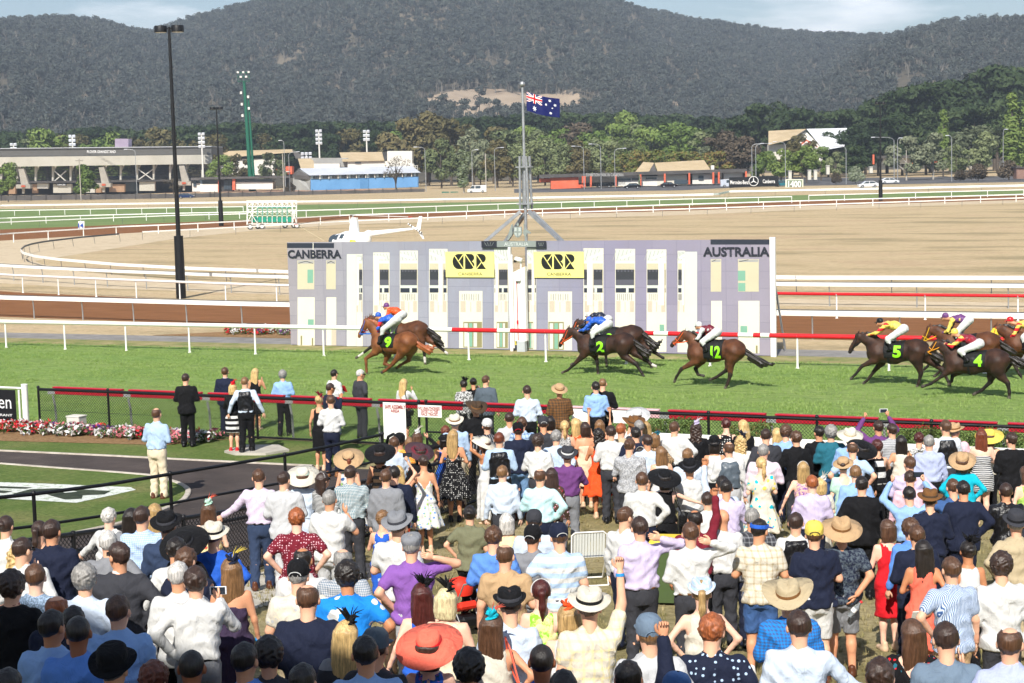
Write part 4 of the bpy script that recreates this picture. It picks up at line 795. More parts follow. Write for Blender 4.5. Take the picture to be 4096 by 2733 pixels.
# grandstand
b0 = PD(250, 446, 625); t = thing('grandstand', 'long concrete grandstand with grey roof fascia and the words PLOVER GRANDSTAND', 'grandstand', (b0.x, b0.y, 0))
part(t, 'roof', cG, 'a', [(-500, 152), (2208, 126), (2208, 205), (-500, 235)], Dg, 26); part(t, 'fascia', cC, 'a', [(-500, 238), (2212, 207), (2212, 303), (-500, 340)], lambda x: Dg(x)-1.5, 1.2); part(t, 'roof_edge', cRf, 'a', [(-500, 144), (2208, 116), (2208, 125), (-500, 151)], lambda x: Dg(x)-.5, 26)
for k in range(9):
    y = 345+k*17; part(t, 'seating_row', cSe, 'a', [(-500, y+6-k*.5), (2200-k*6, y-34-k*.5), (2200-k*6, y-22-k*.5), (-500, y+17-k*.5)], lambda x, k=k: Dg(x)+16-k*1.6, 1.6)
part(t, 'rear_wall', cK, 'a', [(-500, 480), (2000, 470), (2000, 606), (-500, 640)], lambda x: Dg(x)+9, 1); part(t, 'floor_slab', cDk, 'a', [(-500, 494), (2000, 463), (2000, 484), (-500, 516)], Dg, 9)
for x in (10, 180, 370, 550, 735, 1080, 1258, 1430, 1603, 1775, 1942, 2110):
    part(t, 'column', cC, 'a', rect(x-9, 330-.013*x, x+9, 495-.016*x), Dg, 1.2); part(t, 'bracket', cS, 'a', [(x+30, 326-.013*x), (x+44, 326-.013*x), (x+2, 412-.013*x), (x-8, 400-.013*x)], lambda q: Dg(q)+1, .8)
for x0, x1, y0, y1 in ((565, 690, 375, 485), (1445, 1595, 360, 468)):
    for (a, b) in (((x0, y0), (x1, y1)), ((x0, y1), (x1, y0))):
        dx, dy = (b[0]-a[0]), (b[1]-a[1]); L_ = math.hypot(dx, dy); n = (-dy/L_*5, dx/L_*5); part(t, 'brace', cW, 'a', [(a[0]+n[0], a[1]+n[1]), (b[0]+n[0], b[1]+n[1]), (b[0]-n[0], b[1]-n[1]), (a[0]-n[0], a[1]-n[1])], lambda q, s=(b[1] > a[1]): Dg(q)-.5-(.4 if s else 0), .35)
for x, y in ((190, 0), (1030, -15), (1868, -32)):
    part(t, 'stair', cS, 'a', [(x, 355+y), (x+55, 352+y), (x+110, 515+y), (x+30, 520+y)], lambda q: Dg(q)-2.5, 2); part(t, 'stair_landing', cS, 'a', rect(x-25, 518+y, x+125, 560+y), lambda q: Dg(q)-4, 3); part(t, 'stair_pier', cS, 'a', rect(x+40, 560+y, x+62, 612+y), lambda q: Dg(q)-3, 1); part(t, 'stair_sign', cR, 'a', rect(x+32, 526+y, x+72, 546+y), lambda q: Dg(q)-4.3, .2)
for x0, y0, x1, y1, m in ((555, 512, 742, 606, cC), (1455, 490, 1615, 585, cC), (1140, 515, 1300, 597, cB), (80, 535, 160, 618, cB), (335, 515, 385, 610, cB), (388, 508, 500, 560, cW), (1000, 520, 1090, 604, cB), (900, 515, 990, 604, cW)): part(t, 'ground_floor_wall', m, 'a', rect(x0, y0, x1, y1), Dg, 2)
part(t, 'glass_screen', cGl, 'a', rect(1110, 428, 1420, 466, -.02), lambda q: Dg(q)+3, .2); part(t, 'glass_screen', cGl, 'a', rect(745, 530, 850, 600, -.01), lambda q: Dg(q)+2, .2); part(t, 'glass_screen', cGl, 'a', rect(1305, 500, 1450, 592, -.01), lambda q: Dg(q)+2, .2)
pc = part(t, 'plant_room', cLi, 'a', rect(1200, 40, 1340, 128), lambda q: Dg(q)+10, 6); mb = MB()
for x in (1265, 1288): fps(mb, 'a', rect(x, 5, x+5, 128), lambda q: Dg(q)+9.5, .1)
for k in range(9): fps(mb, 'a', rect(1268, 14+k*13, 1290, 17+k*13), lambda q: Dg(q)+9.6, .1)
mb.build('ladder', cW, pc, world=True); part(t, 'annex_wall', cW, 'a', rect(2008, 505, 2290, 592), 640, 6); part(t, 'annex_window', cGl, 'a', rect(2050, 474, 2280, 510), 640.5, 4); part(t, 'annex_window', cGl, 'a', rect(2018, 480, 2048, 540), 639.5, .5); part(t, 'annex_roof', cDk, 'a', rect(1995, 448, 2350, 474), 638, 9)
def ltext(t, s, c, x0, y0, x1, y1, D, m, bold=0.0):
    a, b = PD(*cv(c, x0, y1), D), PD(*cv(c, x1, y1), D); d = PD(*cv(c, x0, y0), D); ex = (b-a); text_on('lettering', s, a-_F*.3, ex, (0, 0, 1), ex.length, d.z-a.z, m, t, bold, .05)
ltext(t, 'PLOVER GRANDSTAND', 'a', 912, 161, 1210, 190, Dg(195)-1.2, paint('#e6e6e6', .5), .01); part(t, 'cafe_sign', cDk, 'a', rect(597, 510, 692, 532), lambda q: Dg(q)-.6, .3); ltext(t, 'CORN CAFE', 'a', 604, 514, 686, 528, Dg(120)-1.2, paint('#e6e6e6', .5), .01)
# low building beside it
b0 = PD(560, 440, 610); t = thing('low_hall', 'low white hall with dark flat roof and orange doorway beside the grandstand', 'building', (b0.x, b0.y, 0))
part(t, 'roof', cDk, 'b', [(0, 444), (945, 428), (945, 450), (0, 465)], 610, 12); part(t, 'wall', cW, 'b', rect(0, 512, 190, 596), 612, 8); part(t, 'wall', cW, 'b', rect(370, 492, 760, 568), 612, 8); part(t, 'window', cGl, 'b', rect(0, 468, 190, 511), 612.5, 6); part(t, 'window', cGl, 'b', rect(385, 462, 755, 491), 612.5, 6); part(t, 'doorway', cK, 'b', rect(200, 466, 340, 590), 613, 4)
part(t, 'door_frame', cR, 'b', rect(188, 464, 201, 596), 611, 1.5); part(t, 'door_frame', cR, 'b', rect(338, 460, 366, 575), 611, 1.5)
for k in range(3): part(t, 'door_leaf', cGl, 'b', rect(250+k*26, 475, 272+k*26, 570), 612.6, .3)
t = thing('red_kiosk', 'orange red kiosk behind the low hall', 'kiosk', PD(648, 430, 650)*1.0); part(t, 'wall', cR, 'b', rect(780, 328, 962, 410), 650, 6); part(t, 'counter', cW, 'b', rect(800, 380, 940, 388), 649.4, .5)
# blue shed
b0 = PD(740, 436, 545); t = thing('blue_shed', 'long blue shed with white metal roof and a row of small windows', 'shed', (b0.x, b0.y, 0))
part(t, 'wall', cBl, 'b', [(1155, 462), (2282, 432), (2282, 545), (1155, 580)], 545, 1); part(t, 'upper_wall', cBl, 'b', [(1155, 428), (2282, 400), (2282, 404), (1155, 432)], 545, 1); part(t, 'gable_wall', cGr, 'b', [(970, 425, 552), (1035, 360, 552), (1152, 428, 545), (1152, 580, 545), (970, 578, 552)], 545, .6); part(t, 'roof', cRf, 'b', [(1035, 350, 556), (2215, 326, 556), (2305, 394, 543.5), (1145, 424, 543.5)], 545, .6); part(t, 'gable_trim', cDk, 'b', [(958, 424, 551), (1035, 346, 551), (1042, 352, 551), (972, 430, 551)], 545, .5); part(t, 'gable_panel', cDk, 'b', [(985, 462, 551.2), (985, 415, 551.2), (1035, 372, 551), (1145, 432, 545), (1145, 464, 545)], 545, .3)
for k in range(46):
    x = 1160+k*24.4; y = 432-(x-1155)*.0265; part(t, 'window', cGl if k % 4 else paint('#9fb4c0', .3), 'b', rect(x, y, x+21, y+27, -.0265), 544.6, .3)
for x in range(1250, 2280, 96): part(t, 'window_post', cW, 'b', rect(x-4, 430-(x-1155)*.0265, x+4, 464-(x-1155)*.0265), 544.3, .3)
part(t, 'door', noisy('blue_door', (.07, .19, .38), (.1, .24, .45), .3), 'b', rect(1672, 455, 1760, 562), 544.7, .3); part(t, 'door', cBl, 'b', rect(2185, 440, 2275, 545), 544.6, .3); part(t, 'louvre', cW, 'b', rect(1040, 395, 1075, 465), 550.2, .3)
t = thing('white_hall', 'white hall with tan sloping roof behind the blue shed', 'building', PD(790, 410, 600)); part(t, 'roof', cT, 'b', [(1455, 183, 615), (1900, 178, 615), (1926, 270, 600), (1490, 280, 600)], 600, .8); part(t, 'wall', cW, 'b', rect(1542, 275, 1962, 345), 601, 8); part(t, 'tower_wall', cW, 'b', rect(1955, 168, 2215, 310), 600, 9); part(t, 'end_wall', cK, 'b', [(1902, 180, 612), (1952, 178, 612), (1952, 270, 601), (1926, 270, 601)], 600, .5); part(t, 'grey_wall', cGr, 'b', rect(1165, 240, 1545, 335), 604, 5); part(t, 'sloped_roof', cT, 'b', [(1022, 248, 606), (1172, 246, 606), (1212, 348, 592), (1052, 350, 592)], 600, .6); part(t, 'porch_wall', cW, 'b', rect(1190, 300, 1458, 352), 590, 4); part(t, 'lower_wall', cW, 'b', rect(1958, 300, 2232, 372), 570, 6); part(t, 'window', cGl, 'b', rect(1620, 285, 1680, 298), 600.5, .3)
mb = MB()
for y in (318, 338, 360): fps(mb, 'b', rect(2225, y, 2275, y+4), 566, .1)
for x in (2228, 2250, 2272): fps(mb, 'b', rect(x-2, 318, x+2, 365), 566, .1)
mb.build('roof_railing', cW, t, world=True)
t = thing('long_tan_shed', 'long tan roofed shed showing behind the green light tower', 'shed', PD(600, 420, 690)); part(t, 'roof', cT, 'b', [(120, 172, 700), (960, 150, 700), (1000, 180, 690), (120, 250, 690)], 690, .8); part(t, 'wall', cW, 'b', rect(120, 250, 780, 420), 692, 8); part(t, 'gable', cDk, 'b', [(960, 152, 691), (1110, 235, 689), (1000, 250, 689)], 690, .5)
# dark windbreak fence
def wind(label, c, ptt, ptb, n, D):
    x0, x1 = ptt[0][0], ptt[-1][0]; b0 = PD(*cv(c, x0, ptb[0][1]), D); t = thing('windbreak_fence', label, 'fence', b0); xs = np.linspace(x0, x1, n+1)
    for i in range(n):
        ya, yb = [float(np.interp(q, [p[0] for p in ptt], [p[1] for p in ptt])) for q in xs[i:i+2]]; za, zb_ = [float(np.interp(q, [p[0] for p in ptb], [p[1] for p in ptb])) for q in xs[i:i+2]]
        part(t, 'shade_cloth', cDk, c, [(xs[i]+3, ya+2), ((xs[i]+xs[i+1])/2, (ya+yb)/2+5+random.random()*4), (xs[i+1]-3, yb+2), (xs[i+1]-3, zb_), (xs[i]+3, za)], D, .06); part(t, 'post', cK, c, rect(xs[i]-3, ya-12, xs[i]+3, za+4), D-.2, .15)
wind('dark shade cloth fence in front of the grandstand', 'a', [(-300, 636), (0, 630), (2350, 604)], [(-300, 694), (0, 688), (2350, 655)], 17, 500); wind('dark shade cloth fence in front of the blue shed', 'b', [(150, 602), (2350, 560)], [(150, 650), (2350, 612)], 15, 497)
# exhibition building
b0 = PD(1430, 430, 482); t = thing('exhibition_building', 'low exhibition building with grey fascia, orange columns and tan hipped roof', 'building', (b0.x, b0.y, 0))
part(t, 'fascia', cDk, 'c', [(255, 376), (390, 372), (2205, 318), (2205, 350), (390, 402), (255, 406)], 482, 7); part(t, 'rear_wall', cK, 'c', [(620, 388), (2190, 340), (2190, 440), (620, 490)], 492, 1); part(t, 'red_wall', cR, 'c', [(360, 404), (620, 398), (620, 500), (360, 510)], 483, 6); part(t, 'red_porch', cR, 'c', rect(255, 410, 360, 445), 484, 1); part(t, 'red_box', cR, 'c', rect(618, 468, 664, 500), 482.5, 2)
for x0, y0, x1, y1, m in ((988, 388, 1362, 480, cW), (1362, 372, 1640, 474, cC), (1692, 368, 1900, 462, cW), (1985, 354, 2162, 446, cW)): part(t, 'wall', m, 'c', rect(x0, y0, x1, y1), 484, 4)
for x in (660, 680, 737, 970, 1203, 1432, 1662, 1888, 1940, 2196): part(t, 'column', cR, 'c', rect(x-8, 396-(x-390)*.0297, x+8, 500-(x-390)*.028), 481.5, .9)
for x0, y0, x1, y1 in ((992, 408, 1112, 430), (1122, 405, 1195, 427), (1255, 400, 1355, 416), (1750, 384, 1796, 420), (1520, 424, 1650, 462), (1900, 380, 1930, 450), (2165, 360, 2186, 430)): part(t, 'window', cGl, 'c', rect(x0, y0, x1, y1), 483.5, .4)
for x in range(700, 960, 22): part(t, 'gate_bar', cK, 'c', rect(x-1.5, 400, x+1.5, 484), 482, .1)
part(t, 'hip_roof', cT, 'c', [(1335, 262, 500), (1800, 236, 500), (1862, 326, 488), (1365, 346, 488)], 490, .6); part(t, 'hip_roof', cT, 'c', [(1230, 254, 500), (1332, 262, 498), (1284, 346, 488), (1155, 349, 488)], 490, .6); part(t, 'gable', cDk, 'c', [(1330, 268, 494), (1356, 346, 489), (1280, 346, 489)], 490, .4); part(t, 'roof_vent', cW, 'c', rect(1868, 286, 1896, 328), 487, 1.5)
ltext(t, 'EXHIBITION PARK IN CANBERRA', 'c', 690, 362, 1045, 390, 481.7, paint('#b9b9b6', .5))
# billboards
D = 425; b0 = PD(*cv('g', 490, 1300), D); t = thing('billboard', 'black car dealer billboard with ring star emblem', 'billboard', (b0.x, b0.y, 0)); part(t, 'panel', paint('#15171c', .4), 'g', [(318, 1222), (658, 1213), (658, 1283), (318, 1293)], D, .3); m_w2 = paint('#f0f0ee', .4)
for x in (330, 490, 640): part(t, 'leg', m_steel, 'g', rect(x-3, 1280, x+3, 1316), D+.4, .2)
ltext(t, 'Mercedes-Benz', 'g', 324, 1242, 450, 1269, D-.1, m_w2, .01); ltext(t, 'Canberra', 'g', 548, 1236, 632, 1262, D-.1, m_w2, .01); c0 = PD(*cv('g', 486, 1248), D-.5); r0 = (PD(*cv('g', 518, 1248), D-.5)-c0).length
mb = MB(); mb.tube([c0+_R*(r0*math.cos(a))+_U*(r0*math.sin(a)) for a in np.linspace(0, 6.2832, 25)], r0*.075, 5)
for a in (90, 210, 330):
    u = _R*math.cos(math.radians(a))+_U*math.sin(math.radians(a)); w_ = _R*-math.sin(math.radians(a))+_U*math.cos(math.radians(a)); mb.slab([c0+u*r0*.95, c0+w_*r0*.12, c0-w_*r0*.12], _F*.1)
mb.build('emblem', m_w2, t, world=True)
D = 415; t = thing('distance_board', 'white 1400 distance board by the road', 'sign', PD(*cv('g', 766, 1296), D)); part(t, 'panel', paint('#e9ead6', .5), 'g', rect(706, 1236, 828, 1293, -.01), D, .3); part(t, 'frame', paint('#7d8a74', .5), 'g', rect(714, 1241, 822, 1288, -.01), D-.05, .04); ltext(t, '1400', 'g', 722, 1246, 812, 1290, D+.12, paint('#30342c', .5), .05); ltext(t, '1400', 'g', 722, 1246, 812, 1290, D, paint('#f6f6f0', .5), .03)
p = PZ(187, 525.5); t = thing('distance_board', 'small white board with blue 14 on the far rail', 'sign', p); D = p.dot(_F); part(t, 'panel', m_w2, 'Q', rect(566, 226, 610, 290), D, .06); ltext(t, '14', 'Q', 570, 240, 607, 272, D+.2, paint('#2352b0', .5), .03); part(t, 'leg', m_steel, 'Q', rect(584, 284, 590, 316), D, .06)
# white barn with tan roof at the right
b0 = PD(1900, 410, 585); t = thing('pitched_roof_hall', 'big white roofed hall with tan wing among the trees', 'building', (b0.x, b0.y, 0)); part(t, 'white_roof', noisy('white_metal_roof', (.72, .73, .76), (.8, .81, .83), .1, .5), 'g', [(850, 888, 600), (1158, 882, 600), (1110, 1010, 575), (965, 1036, 575), (930, 985, 582)], 585, .8); part(t, 'tan_roof', cT, 'g', [(590, 902, 600), (850, 888, 600), (740, 962, 580), (590, 1000, 580)], 585, .8); part(t, 'gable_wall', cW, 'g', [(848, 908, 582), (930, 986, 580), (960, 1034, 580), (960, 1130, 580), (740, 1130, 580), (740, 964, 580)], 585, .6); part(t, 'gable_beam', cR, 'g', [(845, 960, 579), (852, 960, 579), (930, 1010, 579), (925, 1016, 579), (850, 972, 579), (790, 1020, 579), (783, 1015, 579)], 580, .4); part(t, 'side_wall', cC, 'g', rect(990, 1030, 1150, 1140), 590, 3); part(t, 'tan_wall', cC, 'g', rect(592, 995, 740, 1100), 583, 4); part(t, 'ridge_trim', cDk, 'g', [(838, 896, 581), (852, 896, 581), (742, 968, 579), (730, 966, 579)], 580, .3)
t = thing('orange_pavilion', 'orange and cream pavilion half hidden behind pale trunks', 'building', PD(2130, 408, 560)); part(t, 'wall', cC, 'd', rect(1160, 375, 1600, 440), 562, 4); part(t, 'roof', cDk, 'd', [(1120, 372), (1620, 360), (1620, 385), (1120, 395)], 560, 6); part(t, 'wall', cR, 'd', rect(1545, 385, 1608, 436), 561, 3)
for x in (1060, 1395, 1432): part(t, 'column', cR, 'd', rect(x-7, 362, x+7, 445), 560.5, .8)
for i, (x, y0, y1) in enumerate(((345, 505, 572), (512, 498, 578), (563, 498, 578), (670, 460, 532), (1040, 470, 520))):
    t = thing('gate_pillar', ['first', 'second', 'third', 'tall fourth', 'far fifth'][i]+' pale stone gate pillar from the left beside the road', 'pillar', PD(*cv('d', x, y1), 450)); part(t, 'shaft', cC, 'd', rect(x-13, y0, x+13, y1), 450, 1.2); part(t, 'cap', cW, 'd', rect(x-15, y0-5, x+15, y0), 449.8, 1.6)
# light towers, floodlights, street lights
m_gt = paint('#0f5f47', .45)
b0 = PD(575, 404, 620); b0.z = 0; zt = PD(*cv('e', 1690, 560), 620).z; t = thing('light_tower', 'tall dark green light tower above the grandstand annex', 'light tower', b0); mb = MB(); mb.cyl((0, 0, 0), (-_R*.9).to_3d()+Vector((0, 0, zt)), .82, .5, 14); mb.build('mast', m_gt, t); mb = MB(); mb.cyl((_R*1.25).to_3d(), (_R*.35).to_3d()+Vector((0, 0, zt*.86)), .5, .3, 12); mb.build('ladder_mast', m_gt, t); mb = MB(); q = (-_R*.9).to_3d()
for z in (zt, zt+1.6, zt+3.0):
    for s_ in (-1, 1): mb.bar(q-_R*2.1+_F*s_*.9+_U*z, q+_R*2.1+_F*s_*.9+_U*z, .14)
for k in range(-2, 3): mb.bar(q+_R*k-_F*.9+_U*zt, q+_R*k-_F*.9+_U*(zt+3.2), .12)
mb.build('head_frame', m_gt, t)
for k in range(5): mb = MB(); mb.box(q+_R*(-1.9+k*.95)+_U*(zt+3.1-(k % 2)*1.6)-_F*1.1, (.8, .5, .7), Matrix.Rotation(YAW, 3, 'Z'), bev=.1); mb.build('floodlight', cW, t)
for k, z in enumerate((zt-4, zt-5.5, zt-8, zt-9.5, zt-12)): mb = MB(); mb.box(q*(z/zt)+_R*(1.2 if k % 2 else -1.2)+_U*z-_F*.9, (.7, .4, .9), Matrix.Rotation(YAW, 3, 'Z')); mb.build('antenna', cW, t)
def flood(label, x, yb, yt, D, rows, cols):
    b = PD(x, yb, D); z1 = PD(x, yt, D).z; b.z = 0; t = thing('floodlight_mast', label, 'floodlight', b, 0, 'white floodlight masts'); mb = MB(); mb.cyl((0, 0, 0), (0, 0, z1-.5), .38, .26, 8); mb.build('pole', cW, t)
    for r in range(rows):
        for c in range(cols): mb = MB(); mb.box(_R*((c-(cols-1)/2)*1.35)+_U*(z1-.6-r*1.5)-_F*.3, (1.1, .6, 1.0), Matrix.Rotation(YAW, 3, 'Z') @ Matrix.Rotation(.3, 3, 'X'), bev=.12); mb.build('lamp', cRf, t)
for a in (('floodlight mast left of the lilac plant room', 172, 440, 309, 640, 4, 2), ('floodlight mast beside the right end of the grandstand', 468, 440, 304, 640, 4, 2), ('floodlight mast left of the tan hall roof', 736, 430, 297, 650, 4, 2), ('floodlight mast above the tan hall roof', 845, 430, 298, 650, 3, 2), ('short floodlight mast at the far left', 37, 440, 328, 640, 2, 2), ('low wide floodlight by the blue shed', 706, 430, 349, 610, 2, 3)): flood(*a)
def street(label, x, yb, yt, D, arm=1.0, wood=False):
    b = PD(x, yb, D); z1 = PD(x, yt, D).z; b.z = 0; t = thing('street_light' if not wood else 'power_pole', label, 'street light' if not wood else 'power pole', b, 0, 'street lights beyond the course' if not wood else 'power poles beyond the course'); mb = MB(); mb.cyl((0, 0, 0), (0, 0, z1-(.8 if not wood else 0)), .17 if wood else .12, .14 if wood else .085, 8); 
    if not wood: mb.tube([_U*(z1-.8), _U*(z1-.3)+_R*(arm*.25), _U*z1+_R*(arm*.9), _U*(z1+.1)+_R*(arm*2.4)], .07, 6)
    mb.build('pole', m_steel if not wood else m_bark, t)
    if not wood: mb = MB(); mb.box(_U*(z1+.1)+_R*(arm*2.7), (1.0, .4, .2), Matrix.Rotation(YAW, 3, 'Z'), bev=.05); mb.build('lantern', cRf, t)
    else: mb = MB(); mb.bar(_U*(z1-.6)-_R*1.1, _U*(z1-.6)+_R*1.1, .12); mb.build('cross_arm', m_dkbark, t)
WH = 'in front of the grandstand;behind the low hall doorway;beside the blue shed gable;right of the bare tree;left of the flag mast frame;close left of the flag mast;left of the orange wall;at the orange wall;right of the exhibition letters;above the dark billboard left;above the dark billboard right;over the 1400 board;by the pale shrub;left of the far black lamp;right of the far black lamp;among the pale gum trees;near the right edge'.split(';')
for w_, (x, yb, yt, D, ar) in zip(WH, ((315, 452, 343, 505, -1), (656, 448, 323, 520, -.4), (666, 450, 350, 505, 1), (978, 446, 338, 500, -1), (1085, 440, 345, 480, .5), (1137, 443, 340, 480, .8), (1341, 438, 336, 470, -1), (1380, 438, 331, 470, -1), (1412, 440, 342, 470, 1), (1726, 405, 331, 460, 1), (1735, 405, 331, 460, 1.4), (1803, 428, 326, 440, -1), (1942, 416, 336, 440, -1), (2052, 412, 315, 450, -2), (2060, 412, 318, 455, .3), (2184, 410, 312, 440, -.4), (2302, 400, 298, 470, .3))): street('grey street light '+w_, x, yb, yt, D, ar)
for w_, (x, yb, yt, D) in zip(('in front of the leafy tree at the grandstand', 'beside the white van', 'beside the low hall shrub'), ((186, 455, 364, 500), (1116, 440, 352, 475), (652, 450, 353, 500))): street('wooden power pole '+w_, x, yb, yt, D, 1, True)
# cars
def car(label, c, x0, x1, yb, D, col, van=False, flip=False):
    a, b = PD(*cv(c, x0, yb), D), PD(*cv(c, x1, yb), D); ctr = (a+b)/2; ctr.z = 0.005; t = thing('parked_car' if not van else 'van', label, 'car' if not van else 'van', ctr, YAW, 'cars on the road beyond the course'); L_ = 4.4 if not van else 4.9; s = -1 if flip else 1; H = 1.45 if not van else 1.95
    if van: lowp = [(-.5, .25), (.5, .25), (.5, .95), (.36, 1.15), (.27, H), (-.5, H)]; cab = [(.36, 1.15), (.27, H-.12), (.12, H-.12), (.12, 1.1)]; cab2 = [(.08, 1.12), (.08, H-.15), (-.2, H-.15), (-.2, 1.12)]
    else: lowp = [(-.5, .28), (.5, .28), (.5, .68), (.30, .90), (.14, H-.03), (-.24, H), (-.42, .98), (-.5, .9)]; cab = [(.28, .92), (.13, H-.1), (-.02, H-.08), (-.02, .92)]; cab2 = [(-.05, .92), (-.05, H-.08), (-.23, H-.08), (-.38, .95)]
    mb = MB(); mb.slab([(s*x*L_, .85, z) for x, z in lowp][::s], (0, -1.7, 0)); o = mb.build('body', paint(col, .25, .1), t)
    for w_ in (cab, cab2):
        for y in (-.86, .87):
            mb = MB(); mb.slab([(s*x*L_, y, z) for x, z in w_], (0, -.012, 0)); mb.build('window', cGl, t)
    for x in (-.31, .31):
        for y in (-.82, .82): mb = MB(); mb.cyl((x*L_, y-.1, .33), (x*L_, y+.1, .33), .33, .33, 14); w2 = mb.build('wheel', m_blk, t); mb = MB(); mb.cyl((x*L_, y-.11, .33), (x*L_, y+.11, .33), .19, .19, 10); mb.build('rim', m_steel, w2)
    for y in (-.6, .6): mb = MB(); mb.box((s*L_*.5, y, .7), (.06, .32, .14)); mb.build('headlight', m_w2, t); mb = MB(); mb.box((-s*L_*.5, y, .85), (.06, .25, .16)); mb.build('tail_light', m_red, t)
car('dark hatchback in front of the exhibition building', 'c', 1050, 1200, 523, 455, '#17171a', flip=True); car('black car right of the dark hatchback', 'c', 1400, 1540, 523, 458, '#1d1418'); car('white van parked beside the wooden pole', 'f', 876, 990, 1342, 455, '#e8e8e6', True, True); car('white car driving behind the far lamp post', 'd', 1128, 1266, 612, 430, '#eceff0'); car('white wagon on the road left of the far lamp post', 'd', 930, 1095, 670, 385, '#e6e9ee', flip=True); car('dark car behind the entrance gates', 'c', 810, 910, 478, 486, '#20242c'); car('blue car with bikes behind the dark shade cloth', 'a', 1875, 2015, 655, 492, '#16305c'); car('teal car behind the distance board', 'd', 245, 330, 645, 428, '#2f6f7c'); car('pale blue van behind the billboard', 'c', 1990, 2100, 497, 440, '#c3cad6', True)
t = thing('utility_shelter', 'pair of teal green cabinets by the white van', 'cabinet', PD(*cv('f', 745, 1356), 470)); part(t, 'cabinet', paint('#1f6b5c', .5), 'f', rect(690, 1320, 740, 1355), 470, 1.5); part(t, 'cabinet', paint('#1f6b5c', .5), 'f', rect(750, 1320, 802, 1356), 470, 1.5)
# ------------------------------------------------------------------ trees beyond the course
LM = dict(pine=leaf_mat('conifer_leaves', [(.014, .026, .011), (.030, .050, .019), (.064, .09, .037)]), gum=leaf_mat('brown_green_gum_leaves', [(0.053, 0.051, 0.022), (0.112, 0.099, 0.042), (0.180, 0.150, 0.068)]), green=leaf_mat('green_leaves', [(0.068, 0.112, 0.027), (0.128, 0.188, 0.045), (0.210, 0.270, 0.075)]),
    olive=leaf_mat('olive_leaves', [(0.075, 0.099, 0.042), (0.158, 0.188, 0.083), (0.255, 0.285, 0.143)]), pale=leaf_mat('pale_silver_leaves', [(.075, .092, .05), (.15, .17, .10), (.26, .275, .18)]), autumn=leaf_mat('autumn_leaves', [(0.075, 0.112, 0.027), (0.150, 0.180, 0.045), (0.300, 0.135, 0.068)]), plum=leaf_mat('plum_leaves', [(0.042, 0.036, 0.027), (0.090, 0.072, 0.051), (0.150, 0.117, 0.083)]), white=leaf_mat('white_blossom_leaves', [(.07, .11, .04), (.17, .21, .11), (.40, .42, .34)]), bare=leaf_mat('sparse_brown_leaves', [(0.075, 0.060, 0.038), (0.135, 0.112, 0.068), (0.210, 0.180, 0.112)]))
def tree_proto(kind, seed):
    rng = np.random.default_rng(seed); lob = []; H = 10.0
    if kind in ('poplar', 'white'):
        for k in range(8): z = 2.2+k*1.05; lob.append((rng.normal()*.15, rng.normal()*.15, z, .95-.07*k if k > 2 else .8, .95-.07*k if k > 2 else .8, .9))
        n, sz = 1500, .26
    elif kind == 'bush':
        for k in range(9): a = rng.uniform(0, 6.28); r = rng.uniform(0, 3.2); lob.append((r*math.cos(a), r*math.sin(a), rng.uniform(2.5, 7), rng.uniform(1.6, 2.6), rng.uniform(1.6, 2.6), rng.uniform(1.6, 2.8)))
        n, sz = 2400, .38
    elif kind == 'bare':
        for k in range(12): a = rng.uniform(0, 6.28); r = rng.uniform(.5, 3.4); lob.append((r*math.cos(a), r*math.sin(a), rng.uniform(3.5, 9), 1.1, 1.1, 1.0))
        n, sz = 650, .17
    else:
        m = 17 if kind == 'pine' else 14
        for k in range(m):
            a = rng.uniform(0, 6.28); z = rng.uniform(2.6, 9.0); R_ = (3.4 if kind != 'pine' else 3.0)*math.sqrt(max(.1, 1-((z-5.2)/4.6)**2)); r = R_*rng.uniform(.35, 1); q = rng.uniform(.85, 1.45)
            lob.append((r*math.cos(a), r*math.sin(a), z, q*1.25, q*1.25, q*(.62 if kind == 'pine' else .85)))
        lob.append((0, 0, 8.9, 1.2, 1.2, 1.0)); n, sz = (2600, .34) if kind == 'pine' else (2300, .33)
    V, Q = leaf_cloud(rng, lob, n, sz); V[:, 2] = np.minimum(V[:, 2], 10.1); crown = npmesh('crown', V, Q, LM['pine'], smooth=False, link=False)
    mb = MB(); r0 = .26 if kind != 'poplar' else .16; mb.tube([(0, 0, -.3), (.08, .05, 2.5), (-.05, 0, 5), (0, .1, 7.5)], [r0, r0*.75, r0*.5, r0*.15], 7)
    for k in range(9 if kind != 'bare' else 26):
        l = lob[rng.integers(len(lob))]; z0 = max(1.2, l[2]*rng.uniform(.3, .6)); mb.tube([(0, 0, z0), (l[0]*.5, l[1]*.5, z0+(l[2]-z0)*.6), (l[0]*rng.uniform(.8, 1.2), l[1]*rng.uniform(.8, 1.2), l[2]+rng.uniform(-.3, .8))], [.11, .075, .02], 5)
    o = mb.build('trunk', m_dkbark); tm = o.data; bpy.data.objects.remove(o); return crown, tm
TP = {k: [tree_proto(k, 40+i*7+s) for s in range(3 if k in ('round', 'pine') else 1)] for i, k in enumerate(('round', 'pine', 'poplar', 'bush', 'bare'))}
_tr = random.Random(5)
_o1 = 'first second third fourth fifth sixth seventh eighth ninth tenth eleventh twelfth thirteenth fourteenth fifteenth sixteenth seventeenth eighteenth nineteenth'.split(); _o10 = {2: 'twenty', 3: 'thirty', 4: 'forty', 5: 'fifty', 6: 'sixty'}; _oc = {}
def ordn(n): return _o1[n-1] if n < 20 else (_o10[n//10].replace('ty', 'tieth') if n % 10 == 0 else _o10[n//10]+' '+_o1[n % 10-1])
def nth(s): _oc[s] = _oc.get(s, 0)+1; return ordn(_oc[s])+' '+s
